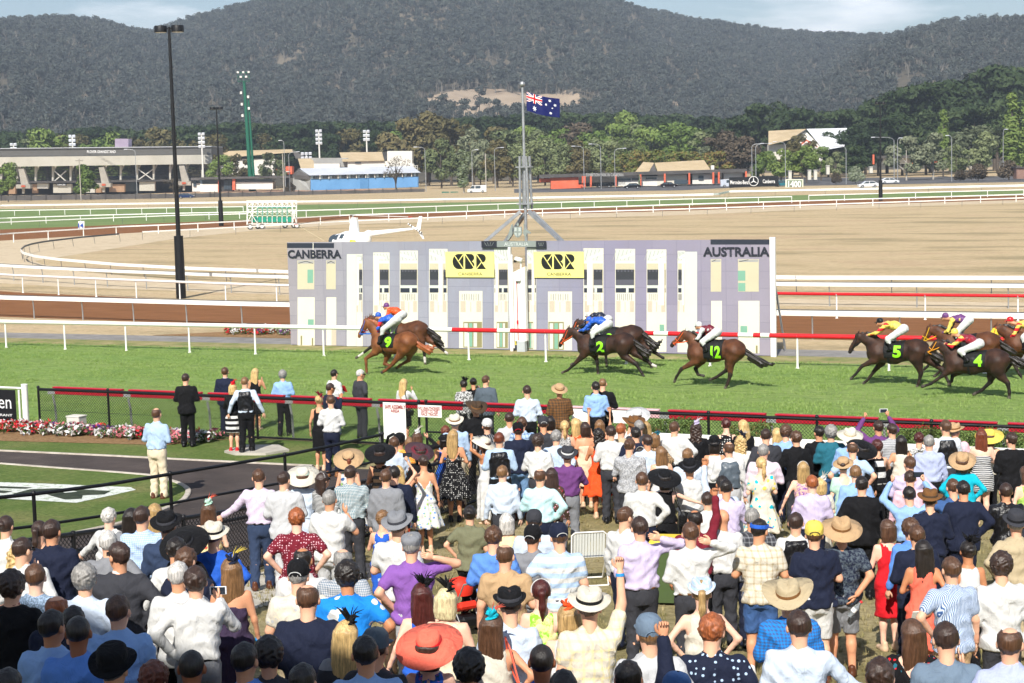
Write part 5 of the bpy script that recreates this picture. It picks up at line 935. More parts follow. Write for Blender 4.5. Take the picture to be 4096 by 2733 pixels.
def tree(x, yt, D, kind, wf=1.0, label='', name=None, group='trees beyond the course'):
    shape = {'pine': 'pine', 'poplar': 'poplar', 'white': 'poplar', 'bush': 'bush', 'bare': 'bare', 'wbush': 'bush'}.get(kind, 'round'); lm = {'poplar': 'green', 'bush': 'plum', 'wbush': 'white'}.get(kind, kind)
    p = PD(x, yt, D); H = p.z; p.z = 0; s = H/10.0; t = thing(name or {'pine': 'conifer_tree', 'poplar': 'poplar_tree', 'bush': 'bush', 'wbush': 'bush'}.get(kind, 'broadleaf_tree'), label, 'bush' if shape == 'bush' else 'tree', p, _tr.uniform(0, 6.28), group)
    cr, tm = _tr.choice(TP[shape]); w = s*wf; inst(cr, 'crown', t, (0, 0, 0), (0, 0, 0), (w, w, s), LM[lm]); inst(tm, 'trunk', t, (0, 0, 0), (0, 0, 0), (w*.8, w*.8, s*.97), m_bark if kind in ('pale', 'white') else m_dkbark)
x = -90.0
while x < 1690:
    yt = float(np.interp(x, [0, 120, 300, 420, 560, 700, 850, 950, 1130, 1300, 1420, 1560, 1690], [294, 296, 290, 286, 281, 279, 277, 272, 262, 256, 258, 262, 264]))+_tr.uniform(-6, 8); tree(x, yt, _tr.uniform(740, 800), 'pine', _tr.uniform(1.0, 1.25), nth('dark conifer from the left in the long belt below the mountain'), group='dark conifers below the mountain'); x += _tr.uniform(26, 38)
x = -70.0
while x < 960:
    tree(x, float(np.interp(x, [0, 480, 960], [318, 306, 300]))+_tr.uniform(-8, 14), _tr.uniform(690, 725), _tr.choice(['gum', 'green', 'pine', 'olive', 'pine']), _tr.uniform(.9, 1.15), nth('tree from the left in the row behind grandstand and halls'), group='trees behind the grandstand'); x += _tr.uniform(34, 50)
x = 1130.0
while x < 1720:
    tree(x, 292+_tr.uniform(-12, 10), _tr.uniform(620, 660), _tr.choice(['gum', 'olive', 'green', 'green', 'plum']), _tr.uniform(1.0, 1.25), nth('tree from the left in the mixed row behind the exhibition building'), group='mixed trees behind the exhibition building'); x += _tr.uniform(30, 42)
x = 1100.0
while x < 1440:
    tree(x, 322+_tr.uniform(-9, 8), _tr.uniform(540, 570), _tr.choice(['olive', 'olive', 'gum']), _tr.uniform(.95, 1.2), nth('grey green tree from the left beside the flag mast'), group='grey green trees near the flag mast'); x += _tr.uniform(34, 44)
for x in range(1432, 1650, 27): tree(x, 345+_tr.uniform(-8, 8), 515, 'autumn', 1.25, nth('reddening tree from the left behind the tan hipped roof'), group='reddening trees behind the hipped roof')
for x, y in ((1640, 278), (1690, 264), (1738, 234), (1785, 230), (1835, 243), (1885, 252), (1935, 247), (1985, 236), (2035, 207), (2085, 192), (2135, 184), (2185, 180), (2238, 160), (2284, 145), (2328, 160), (2375, 170), (2430, 178), (2490, 186)): tree(x, y, 640+_tr.uniform(-15, 25), 'pine', 1.05, nth('tall dark conifer from the left on the right hand rise'), group='tall conifers at the right')
for x, y in ((1900, 300), (1960, 285), (2015, 268), (2070, 258), (2125, 250), (2180, 245), (2235, 235), (2290, 225), (2345, 230), (2400, 235)): tree(x, y, 585+_tr.uniform(-8, 8), 'pine', 1.1, nth('dark conifer from the left in the lower right hand row'), group='lower conifers at the right')
ONE = [(1818, 322, 520, 'gum', 1.1, 'brown green gum at the foot of the tan roof'), (1884, 336, 515, 'green', 1.1, 'green tree covering the foot of the white roof'), (1918, 348, 510, 'olive', 1.0, 'olive tree right of the white roof foot'), (978, 254, 640, 'gum', 1.3, 'tall rounded brown green gum tree left of the flag mast'), (928, 270, 640, 'gum', 1.1, 'brown green tree left of the tallest gum'), (1032, 268, 620, 'gum', 1.1, 'brown green tree right of the tallest gum'), (1085, 292, 560, 'pale', .9, 'pale tipped tree behind the white blossom poplar'), (1062, 343, 455, 'white', 1.6, 'slim pale leaved poplar beside the white van'), (105, 293, 660, 'green', 1.0, 'yellow green tree behind the left end of the grandstand'), (352, 290, 660, 'gum', 1.2, 'broad brown gum right of the lilac plant room'), (258, 302, 665, 'green', .9, 'bright green tree by the lilac plant room'), (14, 372, 515, 'green', .9, 'leafy tree in front of the grandstand at the left edge'), (192, 377, 515, 'green', 1.1, 'leafy tree in front of the grandstand by the wooden pole'), (396, 402, 512, 'bare', 1.2, 'thin brown tree in front of the grandstand stairs'), (906, 347, 500, 'bare', 1.0, 'bare winter looking tree in front of the blue shed'), (505, 355, 640, 'green', .9, 'small tree right of the grandstand end'), (620, 350, 640, 'olive', 1.0, 'grey tree beside the green light tower'), (545, 352, 650, 'gum', 1.0, 'brown tree left of the green light tower'),
    (1430, 252, 700, 'green', 1.0, 'bright green crown showing above the conifers right of the flag'), (1010, 318, 560, 'olive', 1.0, 'olive tree behind the orange play frames'), (1660, 300, 520, 'plum', 1.2, 'dark plum coloured tree left of the billboard lights'), (1705, 312, 515, 'plum', 1.1, 'second plum coloured tree above the billboard'), (1640, 318, 540, 'pale', 1.0, 'pale green tree before the plum coloured trees'), (1792, 340, 470, 'green', 1.1, 'round bright tree left of the 1400 board light'), (1850, 333, 470, 'green', 1.15, 'round bright tree in front of the white roofed hall'), (1752, 346, 490, 'green', 1.0, 'round green tree above the billboard right end'), (1840, 305, 560, 'gum', .9, 'brown gum in front of the white gable'), (1955, 330, 500, 'pine', 1.2, 'dark spreading pine right of the white roof'), (2080, 312, 475, 'pale', 1.1, 'pale gum left of the bent street light'), (2142, 304, 480, 'pale', 1.1, 'pale trunked gum in the middle right'), (2228, 288, 500, 'pale', 1.3, 'largest silver leaved gum at the right'), (2195, 330, 465, 'olive', 1.0, 'olive tree under the silver gums'), (2165, 252, 520, 'poplar', 1.1, 'lombardy poplar rising before the conifers'), (2322, 214, 500, 'poplar', 1.3, 'tall poplar near the right edge'), (2356, 232, 490, 'poplar', 1.3, 'poplar cut by the right edge'), (2260, 300, 490, 'olive', 1.1, 'olive green tree beside the tall poplar'), (2245, 370, 432, 'bush', 1.2, 'big round dark bush left of the timber hut'), (2315, 362, 435, 'bush', 1.3, 'sprawling dark bush behind the timber hut'), (2205, 385, 430, 'bush', 1.0, 'smaller bush by the roadside sign'), (1963, 376, 445, 'wbush', 1.0, 'white plumed shrub beside the road'), (1918, 392, 440, 'bush', .9, 'low green bush left of the white plumes'), (665, 415, 520, 'bush', 1.0, 'dark shrub at the corner of the low hall'), (1467, 400, 460, 'white', .9, 'thin young tree on the verge between the two dark cars')]
for a in ONE: tree(*a[:5], label=a[5])
t = thing('timber_hut', 'small timber hut at the right edge behind the road fence', 'hut', PD(2345, 410, 430)); part(t, 'wall', noisy('weathered_timber', (.22, .13, .1), (.32, .2, .16), .6), 'g', rect(2297, 1155, 2420, 1232), 430, 3); part(t, 'roof', cDk, 'g', rect(2292, 1148, 2425, 1156), 429.5, 4)
# ------------------------------------------------------------------ smooth bodies from distance fields
class Grid:
    def __init__(s, lo, hi, h):
        s.h = h; s.org = np.array(lo, np.float32); n = np.maximum(3, np.ceil((np.array(hi)-np.array(lo))/h).astype(int)+1)
        s.X = (s.org[0]+h*np.arange(n[0], dtype=np.float32))[:, None, None]; s.Y = (s.org[1]+h*np.arange(n[1], dtype=np.float32))[None, :, None]; s.Z = (s.org[2]+h*np.arange(n[2], dtype=np.float32))[None, None, :]
    def cone(s, a, b, ra, rb, fl=None):
        a = np.array(a, np.float32); b = np.array(b, np.float32); d = b-a; L = float(d@d)+1e-9
        x, y, z = s.X-a[0], s.Y-a[1], s.Z-a[2]; t = np.clip((x*d[0]+y*d[1]+z*d[2])/L, 0, 1)
        return np.sqrt((x-t*d[0])**2+(y-t*d[1])**2+(z-t*d[2])**2)-(ra+(rb-ra)*t)
    def ell(s, c, r):
        x, y, z = (s.X-c[0])/r[0], (s.Y-c[1])/r[1], (s.Z-c[2])/r[2]; k0 = np.sqrt(x*x+y*y+z*z); k1 = np.sqrt((x/r[0])**2+(y/r[1])**2+(z/r[2])**2)+1e-6
        return k0*(k0-1)/k1
    def stack(s, zs, a, b, cy=0.0, add=0.0, lean=0.0, z0=.9, p=2.3):
        A = np.interp(s.Z, zs, a).astype(np.float32)+add; B = np.interp(s.Z, zs, b).astype(np.float32)+add; yy = s.Y-cy-lean*(s.Z-z0)
        q = (np.abs(s.X/A)**p+np.abs(yy/B)**p)**(1/p); d = (q-1)*np.minimum(A, B)
        return np.maximum(d, np.maximum(zs[0]-s.Z, s.Z-zs[-1]))
    def chain(s, pts, rs, k=.02):
        d = None
        for i in range(len(pts)-1):
            c = s.cone(pts[i], pts[i+1], rs[i], rs[i+1]); d = c if d is None else smin(d, c, k)
        return d
    def mesh(s, f): return snets(f, s.org, s.h)
def smin(a, b, k):
    h = np.maximum(k-np.abs(a-b), 0)/k; return np.minimum(a, b)-h*h*k*.25
_CO = [(0, 0, 0), (1, 0, 0), (0, 1, 0), (1, 1, 0), (0, 0, 1), (1, 0, 1), (0, 1, 1), (1, 1, 1)]
_ED = [(0, 1), (2, 3), (4, 5), (6, 7), (0, 2), (1, 3), (4, 6), (5, 7), (0, 4), (1, 5), (2, 6), (3, 7)]
def snets(f, org, h):
    f = np.pad(np.asarray(f, np.float32), 1, constant_values=.5); org = np.asarray(org)-h; s = f < 0
    c = sum(s[dx:f.shape[0]-1+dx, dy:f.shape[1]-1+dy, dz:f.shape[2]-1+dz].astype(np.int8) for dx, dy, dz in _CO)
    act = (c > 0) & (c < 8); I = np.argwhere(act); idx = np.full(act.shape, -1, np.int32); idx[act] = np.arange(len(I))
    fv = [f[I[:, 0]+a, I[:, 1]+b, I[:, 2]+d] for a, b, d in _CO]; acc = np.zeros((len(I), 3), np.float32); cnt = np.zeros(len(I), np.float32)
    for a, b in _ED:
        m = (fv[a] < 0) != (fv[b] < 0); t = np.where(m, fv[a]/(fv[a]-fv[b]+1e-12), 0); ca, cb = np.array(_CO[a], np.float32), np.array(_CO[b], np.float32)
        acc += m[:, None]*(ca+t[:, None]*(cb-ca)); cnt += m
    V = (I+acc/cnt[:, None])*h+org; Q = []
    for ax in range(3):
        u, v = (ax+1) % 3, (ax+2) % 3; sl0 = [slice(None)]*3; sl1 = [slice(None)]*3; sl0[ax] = slice(0, -1); sl1[ax] = slice(1, None)
        e0 = s[tuple(sl0)]; e1 = s[tuple(sl1)]; E = np.argwhere(e0 != e1); E = E[(E[:, u] > 0) & (E[:, v] > 0) & (E[:, u] < s.shape[u]-1) & (E[:, v] < s.shape[v]-1)]
        ins = e0[E[:, 0], E[:, 1], E[:, 2]]; q = []
        for du, dv in ((-1, -1), (0, -1), (0, 0), (-1, 0)):
            k = E.copy(); k[:, u] += du; k[:, v] += dv; q.append(idx[k[:, 0], k[:, 1], k[:, 2]])
        q = np.stack(q, 1); q[~ins] = q[~ins][:, ::-1]; Q.append(q)
    return V, np.concatenate(Q)
def mbq(mb):
    q = [f if len(f) == 4 else (f[0], f[1], f[2], f[2]) for f in mb.f if len(f) in (3, 4)]; return np.array([tuple(p) for p in mb.v], np.float32), np.array([f for f in q if len(set(f)) == 4], np.int32)
def merge(*parts):
    V, Q, M = [], [], []; o = 0
    for v, q, m in parts:
        V.append(v); Q.append(q+o); M += [m]*len(q); o += len(v)
    return np.concatenate(V), np.concatenate(Q), M
# ------------------------------------------------------------------ skin, hair, cloth
SKIN = {}
def skin(k):
    if k not in SKIN:
        c = hexc({'a': '#e8b596', 'b': '#d9a07c', 'c': '#c68a63', 'd': '#efc4ab', 'e': '#9a6244'}[k]); m = mat('skin_'+k, c, .5, 0, .35); t = NT(m); v = t.coord()
        t.color(t.mix(t.ramp(t.noise(v, 9, 5, .6), [(.35, 0.0), (.7, .5)]), c, (c[0]*.95, c[1]*.72, c[2]*.66))); t.b.inputs['Subsurface Weight'].default_value = .0; t.bump(t.noise(v, 60, 3), .08, .01); SKIN[k] = m
    return SKIN[k]
HAIRC = dict(bk='#211a16', db='#392820', br='#553a28', lb='#7d5c3c', bl='#c9a870', bd='#a98a5a', gy='#8d8a86', wg='#c4c0ba', rd='#4a1d18', gn='#9a5630', au='#6b3520', bb='#dcc79a')
_hm = {}
def hair_mat(k):
    if k not in _hm:
        c = hexc(HAIRC[k]); m = mat('hair_'+k, c, .42, 0, .6); t = NT(m); v = t.coord('Object', (60, 60, 7)); f = t.noise(v, 1.0, 5, .7)
        t.color(t.ramp(f, [(.3, tuple(x*.45 for x in c)), (.5, c), (.72, tuple(min(1, x*1.75+.01) for x in c))])); t.bump(f, .7, .01); t.b.inputs['Anisotropic'].default_value = .4; _hm[k] = m
    return _hm[k]
PAL = dict(wh='#d2d2d0', ow='#d6cfbf', cr='#e6d6ba', lb='#aec6e2', pb='#c6d3e4', bl='#92b6e6', mb='#5f8edb', rb='#2a5fc4', nv='#1d2338', dn='#33415c', je='#7397c0', ba='#3f5f92', bk='#141417', ch='#3a3b41', gy='#85878c', lg='#c0c1c3', kh='#b9a98a',
    tn='#bd9d77', br='#77522f', dk='#4a3a2c', ma='#76202f', rd='#d61f2a', co='#f4725c', og='#ef5626', pk='#ecc0cc', ll='#c9bddb', pu='#6d4079', vi='#8a5cab', aq='#c0e4e8', tq='#12b3ca', te='#28697b', ol='#74755c', ye='#e8cf5e', py='#f2dfa6', gr='#a5cc63', ng='#8fe23a',
    mi='#b9dfcb', pe='#f0c9ab', dp='#3d3149', sl='#6d7f92', st='#56616b', ln='#aeb7d8', pl='#d9c9d4', hb='#1f86e0', wn='#8c2433')
_fm = {}
def fabric(spec, satin=False):
    if (spec, satin) in _fm: return _fm[(spec, satin)]
    p = spec.split('/'); c = hexc(PAL[p[0]]); m = mat('cloth_'+spec.replace('/', '_').replace(':', '_'), c, .32 if satin else .82, 0, .5 if satin else .2); t = NT(m); v = t.coord('Object'); col = None
    if len(p) > 1:
        q = p[1].split(':'); k = q[0]; c2 = hexc(PAL[q[1]]); sp = t.n('SeparateXYZ'); t.l(v, sp.inputs[0]); x, y, z = sp.outputs; xs = t.math('ADD', x, t.math('MULTIPLY', y, .6))
        st = lambda a, per, w: t.math('LESS_THAN', t.math('FRACT', t.math('MULTIPLY', a, 1/per)), w)
        if k == 'hs': f = st(z, float(q[2]) if len(q) > 2 else .05, .5); col = t.mix(f, c, c2)
        elif k == 'vs': f = st(xs, float(q[2]) if len(q) > 2 else .022, .4); col = t.mix(f, c, c2)
        elif k in ('ck', 'pd'):
            per = float(q[2]) if len(q) > 2 else (.03 if k == 'ck' else .075); w = .5 if k == 'ck' else .28
            f = t.math('MULTIPLY', t.math('ADD', st(xs, per, w), st(z, per, w)), .5); col = t.mix(f, c, c2)
        elif k == 'dot':
            vo = t.n('TexVoronoi'); vo.inputs['Scale'].default_value = float(q[2]) if len(q) > 2 else 26; vo.inputs['Randomness'].default_value = .35; t.l(v, vo.inputs['Vector']); col = t.mix(t.math('LESS_THAN', vo.outputs['Distance'], .27), c, c2)
        elif k == 'flo':
            c3 = hexc(PAL[q[2]]); vo = t.n('TexVoronoi'); s_ = float(q[3]) if len(q) > 3 else 13; vo.inputs['Scale'].default_value = s_; t.l(v, vo.inputs['Vector'])
            n_ = t.noise(v, s_*2.2, 3, .6); d = t.math('ADD', vo.outputs['Distance'], t.math('MULTIPLY', n_, .35)); col = t.mix(t.math('LESS_THAN', d, .48), c, t.mix(t.math('GREATER_THAN', t.noise(v, s_*.7, 2), .5), c2, c3))
        elif k == 'spk': col = t.mix(t.ramp(t.noise(v, float(q[2]) if len(q) > 2 else 55, 4, .8), [(.45, 0.0), (.56, 1.0)]), c, c2)
    if col is None: col = t.mix(t.ramp(t.noise(v, 5, 4, .6), [(.35, 0.0), (.7, .12)]), c, tuple(x_*.7 for x_ in c))
    t.color(col); n1 = t.noise(t.coord('Object', (1, 1, .55)), 9, 4, .55, .8); t.bump(n1, .8 if satin else .7, .05)
    t.b.inputs['Sheen Weight'].default_value = .02; _fm[(spec, satin)] = m; return m
m_shoe = {k: paint(h, .35) for k, h in dict(bk='#131214', br='#5a3320', tn='#8a5a34', rd='#c8202a', nu='#d9b99a', wh='#e8e8e6').items()}
m_eye = paint('#1c1612', .3)
# ------------------------------------------------------------------ templates: head, hand, shoe, hair, hats
def head_tpl(h=.0145):
    g = Grid((-.115, -.13, -.19), (.115, .15, .14), h)
    d = g.ell((0, -.012, .03), (.076, .098, .092)); d = smin(d, g.ell((0, .018, -.045), (.060, .078, .078)), .04); d = smin(d, g.cone((0, .055, -.088), (0, .068, -.085), .028, .022), .03)
    d = smin(d, g.cone((0, .088, .015), (0, .112, -.022), .009, .015), .018)
    for sg in (-1, 1):
        d = smin(d, g.ell((sg*.084, -.008, -.006), (.015, .025, .036)), .008); d = np.maximum(d, -(g.ell((sg*.032, .102, .012), (.02, .016, .013)))+.0)
    d = smin(d, g.cone((0, .084, -.058), (.0, .084, -.059), .024, .024), .012); d = smin(d, g.cone((0, -.02, -.06), (0, -.03, -.19), .055, .058), .03)
    V, Q = g.mesh(d); mb = MB()
    for sg in (-1, 1): mb.lathe([(.002, -.009), (.011, -.004), (.013, .0), (.011, .004), (.002, .009)], (sg*.031, .083, .012), 6)
    return V, Q, mbq(mb)
HEADV, HEADQ, HEYE = head_tpl()
def hand_tpl(curl=.5, thumb=1):
    mb = MB(); mb.lathe([(.018, .012), (.026, -.01), (.037, -.045), (.040, -.075), (.034, -.092), (.004, -.097)], (0, 0, 0), 8, sy=.45)
    for i, (x, l) in enumerate(((-.028, .062), (-.0095, .072), (.0095, .068), (.027, .052))):
        P = [Vector((x*.9, 0, -.08))]; a = 0.0
        for k in range(3): a += curl*(.5 if k == 0 else .8); P.append(P[-1]+Vector((x*.05, math.sin(a), -math.cos(a)))*l*(.42, .32, .26)[k])
        mb.tube(P, [.0095, .009, .0085, .005], 5)
    mb.tube([(thumb*-.028, 0, -.025), (thumb*-.052, .014, -.05), (thumb*-.056, .026, -.078), (thumb*-.05, .034, -.094)], [.013, .012, .0105, .006], 5)
    return mbq(mb)
HANDS = {(c, s): hand_tpl(c, s) for c in (.35, 1.35) for s in (-1, 1)}
def shoe_tpl():
    g = Grid((-.07, -.11, -.02), (.07, .22, .15), .017); d = g.cone((0, -.06, .035), (0, .0, .04), .042, .045); d = smin(d, g.cone((0, .0, .036), (.005, .15, .026), .046, .034), .04); d = smin(d, g.cone((0, -.04, .05), (0, -.045, .11), .044, .042), .03)
    d = np.maximum(d, .0-g.Z); V, Q = g.mesh(d); return npmesh('shoe', V, Q, m_shoe['bk'], link=False)
SHOE = shoe_tpl()
def tnoise(g, f, s=0.0): return np.sin(g.X*f+s+1.7*np.sin(g.Z*f*.7+s))*np.sin(g.Y*f*.9+2+s)*np.sin(g.Z*f*1.1+.5*np.sin(g.X*f)+s)
def hair_tpl(st):
    big = st in ('lg', 'cl'); g = Grid((-.16, -.21, -.46 if big else (-.33 if st == 'pt' else -.2)), (.16, .15, .2), .0125)
    cut = lambda a, b=.72: a+b*g.Y-g.Z
    E = lambda k, dz=0: g.ell((0, -.012, .028+dz), (.081+k, .103+k, .097+k))
    strand = (np.sin(np.arctan2(g.X, -(g.Y+.02))*34+g.Z*10)*.004+tnoise(g, 55)*.006)
    face = g.ell((0, .125, -.03), (.066, .10, .105))
    if st == 'sh': d = np.maximum(E(.008, .004), cut(-.002))+tnoise(g, 90)*.004
    elif st == 'md': d = np.maximum(E(.015, .006), cut(-.035))+tnoise(g, 70)*.008
    elif st == 'bd': d = np.maximum(np.maximum(E(.006), cut(-.022)), -(g.ell((0, .03, .135), (.068, .105, .075))))
    elif st == 'sv': d = np.maximum(E(.0025), cut(-.012))
    elif st == 'cu': d = np.maximum(E(.026, .008), cut(-.06, .8))+tnoise(g, 85)*.013
    else:
        d = np.maximum(E(.012, .004), cut(-.05, .8) if st in ('bn', 'pt') else np.maximum(-face, g.Y-.075))
        if st in ('bb', 'lg', 'cl'):
            zs, a, b = ([-.16, -.08, .05], [.098, .112, .1], [.056, .08, .088]) if st == 'bb' else ([-.42, -.3, -.12, .05], [.05, .105, .118, .098], [.014, .034, .062, .085])
            d = smin(d, np.maximum(g.stack(zs, a, b, -.052, 0, .10 if big else 0, 0), -face), .03)
        if st == 'bn': d = smin(d, g.ell((0, -.118, .045), (.046, .04, .042)), .012)
        if st == 'pt': d = smin(d, g.chain([(0, -.105, .04), (0, -.145, .02), (0, -.145, -.12), (0, -.12, -.28)], [.03, .034, .036, .008]), .012)
        if st == 'cl': d = d+tnoise(g, 60)*.014
    V, Q = g.mesh(d+strand*(.35 if st in ('lg', 'bb', 'pt', 'bn', 'sv') else 1)); return npmesh('hair', V, Q, m_blk, link=False)
HAIR = {k: hair_tpl(k) for k in ('sh', 'md', 'bd', 'sv', 'cu', 'bb', 'lg', 'bn', 'pt', 'cl')}
def hat_tpl():
    H = {}
    def fin(k, mb, band=None):
        V, Q = mbq(mb); H[k] = (npmesh('hat', V, Q, m_blk, link=False), (npmesh('hat_band', *mbq(band), m_blk, link=False) if band else None))
    def brimmed(k, cr, ch, br, curl, pinch, n=28, droop=0.0, flat=False):
        def fn(p):
            r = math.hypot(p.x, p.y); u = max(0, (r-cr)/(br-cr)); z = p.z+curl*u*u*(abs(p.x)/max(r, 1e-6))**2-droop*u
            if p.z > ch*.75 and r < cr*1.05 and pinch: z -= pinch*max(0, 1-abs(p.x)/(cr*.6))*(p.z/ch)
            return (p.x, p.y*1.12, z)
        prof = [(br, .0), (br, .006), (cr*1.25, .008), (cr, .02), (cr*.98, ch*.5), (cr*.93, ch*.85), (cr*(.86 if flat else .72), ch), (cr*.3, ch*1.02), (.004, ch*1.02)]
        mb = MB(); mb.lathe(prof, (0, 0, 0), n, fn=fn); bd = MB(); bd.lathe([(cr*1.02, .014), (cr*1.015, .045), (cr*.98, .046)], (0, 0, 0), n, fn=fn); fin(k, mb, bd)
    brimmed('fed', .098, .115, .165, .03, .03); brimmed('wide', .1, .10, .27, .01, .012, 36, .03); brimmed('cow', .1, .125, .21, .075, .035, 32); brimmed('str', .1, .125, .22, .02, .04, 36, .02); brimmed('boat', .1, .095, .175, .0, 0, 30, 0, True); brimmed('tri', .098, .105, .132, .035, .03); brimmed('bowl', .1, .12, .15, .03, 0)
    mb = MB(); mb.lathe([(.094, -.012), (.096, .03), (.09, .07), (.068, .102), (.03, .118), (.003, .12)], (0, -.004, 0), 22, sy=1.14); ring = [(.092*math.cos(a), .102*math.sin(a)+.0, -.008) for a in np.linspace(.45, math.pi-.45, 10)]; out = [(.085*math.cos(a), .105+.085*math.sin(a)**.8, -.022+.012*abs(math.cos(a))) for a in np.linspace(.25, math.pi-.25, 10)]
    mb.add(ring+out+[(x, y, z-.006) for x, y, z in ring]+[(x, y, z-.006) for x, y, z in out], [(i, i+1, 11+i, 10+i) for i in range(9)]+[(30+i, 31+i, 21+i, 20+i) for i in range(9)]+[(10+i, 11+i, 31+i, 30+i) for i in range(9)], 0, True)
    bd = MB(); bd.tube([(.052*math.cos(a), -.112-.003, .0+.03*math.sin(a)) for a in np.linspace(0, math.pi, 8)], .004, 4); bd.lathe([(.008, .118), (.007, .124), (.001, .126)], (0, 0, 0), 8); fin('cap', mb, bd)
    mb = MB(); mb.lathe([(.096, -.012), (.1, .02), (.1, .04), (.088, .062), (.05, .072), (.003, .07)], (0, .01, 0), 20, sy=1.25); fin('flat', mb)
    mb = MB(); mb.lathe([(.096, -.01), (.097, .025), (.093, .03), (.09, .0)], (0, -.004, 0), 22, sy=1.14); out2 = [(.098*math.cos(a), .1+.11*math.sin(a)**.8, -.015) for a in np.linspace(.15, math.pi-.15, 12)]; r2 = [(.094*math.cos(a), .1*math.sin(a), .004) for a in np.linspace(.3, math.pi-.3, 12)]; mb.add(r2+out2, [(i, i+1, 13+i, 12+i) for i in range(11)], 0, True); mb.add([(x, y, z-.005) for x, y, z in r2+out2], [(i, 12+i, 13+i, i+1) for i in range(11)], 0, True); fin('vis', mb)
    # fascinators: disc, loops and feathers on one side of the head
    rng = random.Random(3)
    for k in ('fa', 'fb', 'fc'):
        mb = MB(); bd = MB(); c = Vector((.03, -.01, .10)) if k != 'fb' else Vector((.0, -.035, .105))
        mb.lathe([(.06, -.004), (.058, .008), (.03, .018), (.002, .02)], c, 14, fn=lambda p: (p.x, p.y*1.1, p.z+.3*p.x))
        for i in range(6 if k != 'fc' else 9):
            a = rng.uniform(0, 6.28); l = rng.uniform(.05, .10); mid = c+Vector((math.cos(a)*l*.6, math.sin(a)*l*.6, rng.uniform(.03, .09))); end = c+Vector((math.cos(a)*l*.5, math.sin(a)*l*.5, .015))
            if k == 'fc': mb.tube([c, mid, mid+Vector((math.cos(a)*l, math.sin(a)*l, rng.uniform(-.02, .07)))], [.006, .02, .002], 4)
            else:
                loop = [c+Vector((0, 0, .012))]+[c.lerp(mid, .5)+Vector((-math.sin(a)*.025, math.cos(a)*.025, .02)), mid, c.lerp(end, .8)+Vector((math.sin(a)*.03, -math.cos(a)*.03, .01)), c+Vector((0, 0, .012))]; mb.tube(loop, [.006, .014, .017, .014, .006], 5)
        for i in range(5): a = rng.uniform(-.8, 2.6); bd.tube([c, c+Vector((math.cos(a)*.06, -.02, .10)), c+Vector((math.cos(a)*.14, -.05, .12+.05*math.sin(a)))], [.003, .006, .001], 4)
        fin(k, mb, bd)
    mb = MB(); mb.tube([(.088*math.cos(a), -.005, .03+.1*math.sin(a)) for a in np.linspace(-.2, math.pi+.2, 14)], .012, 5); fin('hbd', mb)
    return H
HATS = hat_tpl(); HATZ = dict(fed=.055, wide=.055, cow=.055, str=.055, boat=.055, tri=.055, bowl=.052, cap=.045, flat=.06, vis=.05, fa=.0, fb=.0, fc=.0, hbd=.0)
HATH = dict(fed=.06, wide=.045, cow=.06, str=.065, boat=.04, tri=.05, bowl=.06, cap=.045, flat=.02, vis=.0, fa=0, fb=0, fc=0, hbd=0)
def rot_to(d):
    """rotation taking -Z to direction d"""
    return Vector((0, 0, -1)).rotation_difference(Vector(d).normalized()).to_matrix()
ARM = dict(d=((.065, -.015, -.285), (.095, .06, -.52)), f=((.085, .0, -.28), (-.06, .2, -.25)), h=((.2, -.09, -.23), (.015, .02, -.40)), p=((.11, .15, -.2), (-.07, .2, .10)), s=((.24, .06, .03), (.03, .14, .235)), u=((.07, .08, .26), (.06, .12, .50)),
    b=((.26, -.05, .06), (-.05, -.13, .17)), o=((.19, .06, -.21), (.38, .14, -.33)), k=((.13, -.11, -.265), (-.07, -.16, -.46)), w=((.13, -.06, -.265), (.21, .02, -.49)), a=((.26, .03, -.12), (.49, .06, -.2)), c=((.09, .06, -.275), (-.05, .27, -.13)), x=((.17, .12, .17), (.03, .2, .40)), n=((.1, .12, -.26), (-.02, .2, -.02)))
TM = ([.80, .86, .93, 1.05, 1.20, 1.33, 1.41, 1.455, 1.485], [.140, .165, .170, .155, .168, .186, .170, .10, .062], [.10, .118, .122, .108, .116, .118, .098, .07, .055])
TF = ([.80, .86, .93, 1.07, 1.20, 1.32, 1.40, 1.445, 1.475], [.150, .176, .180, .128, .140, .156, .142, .085, .055], [.11, .126, .128, .094, .106, .108, .088, .062, .05])
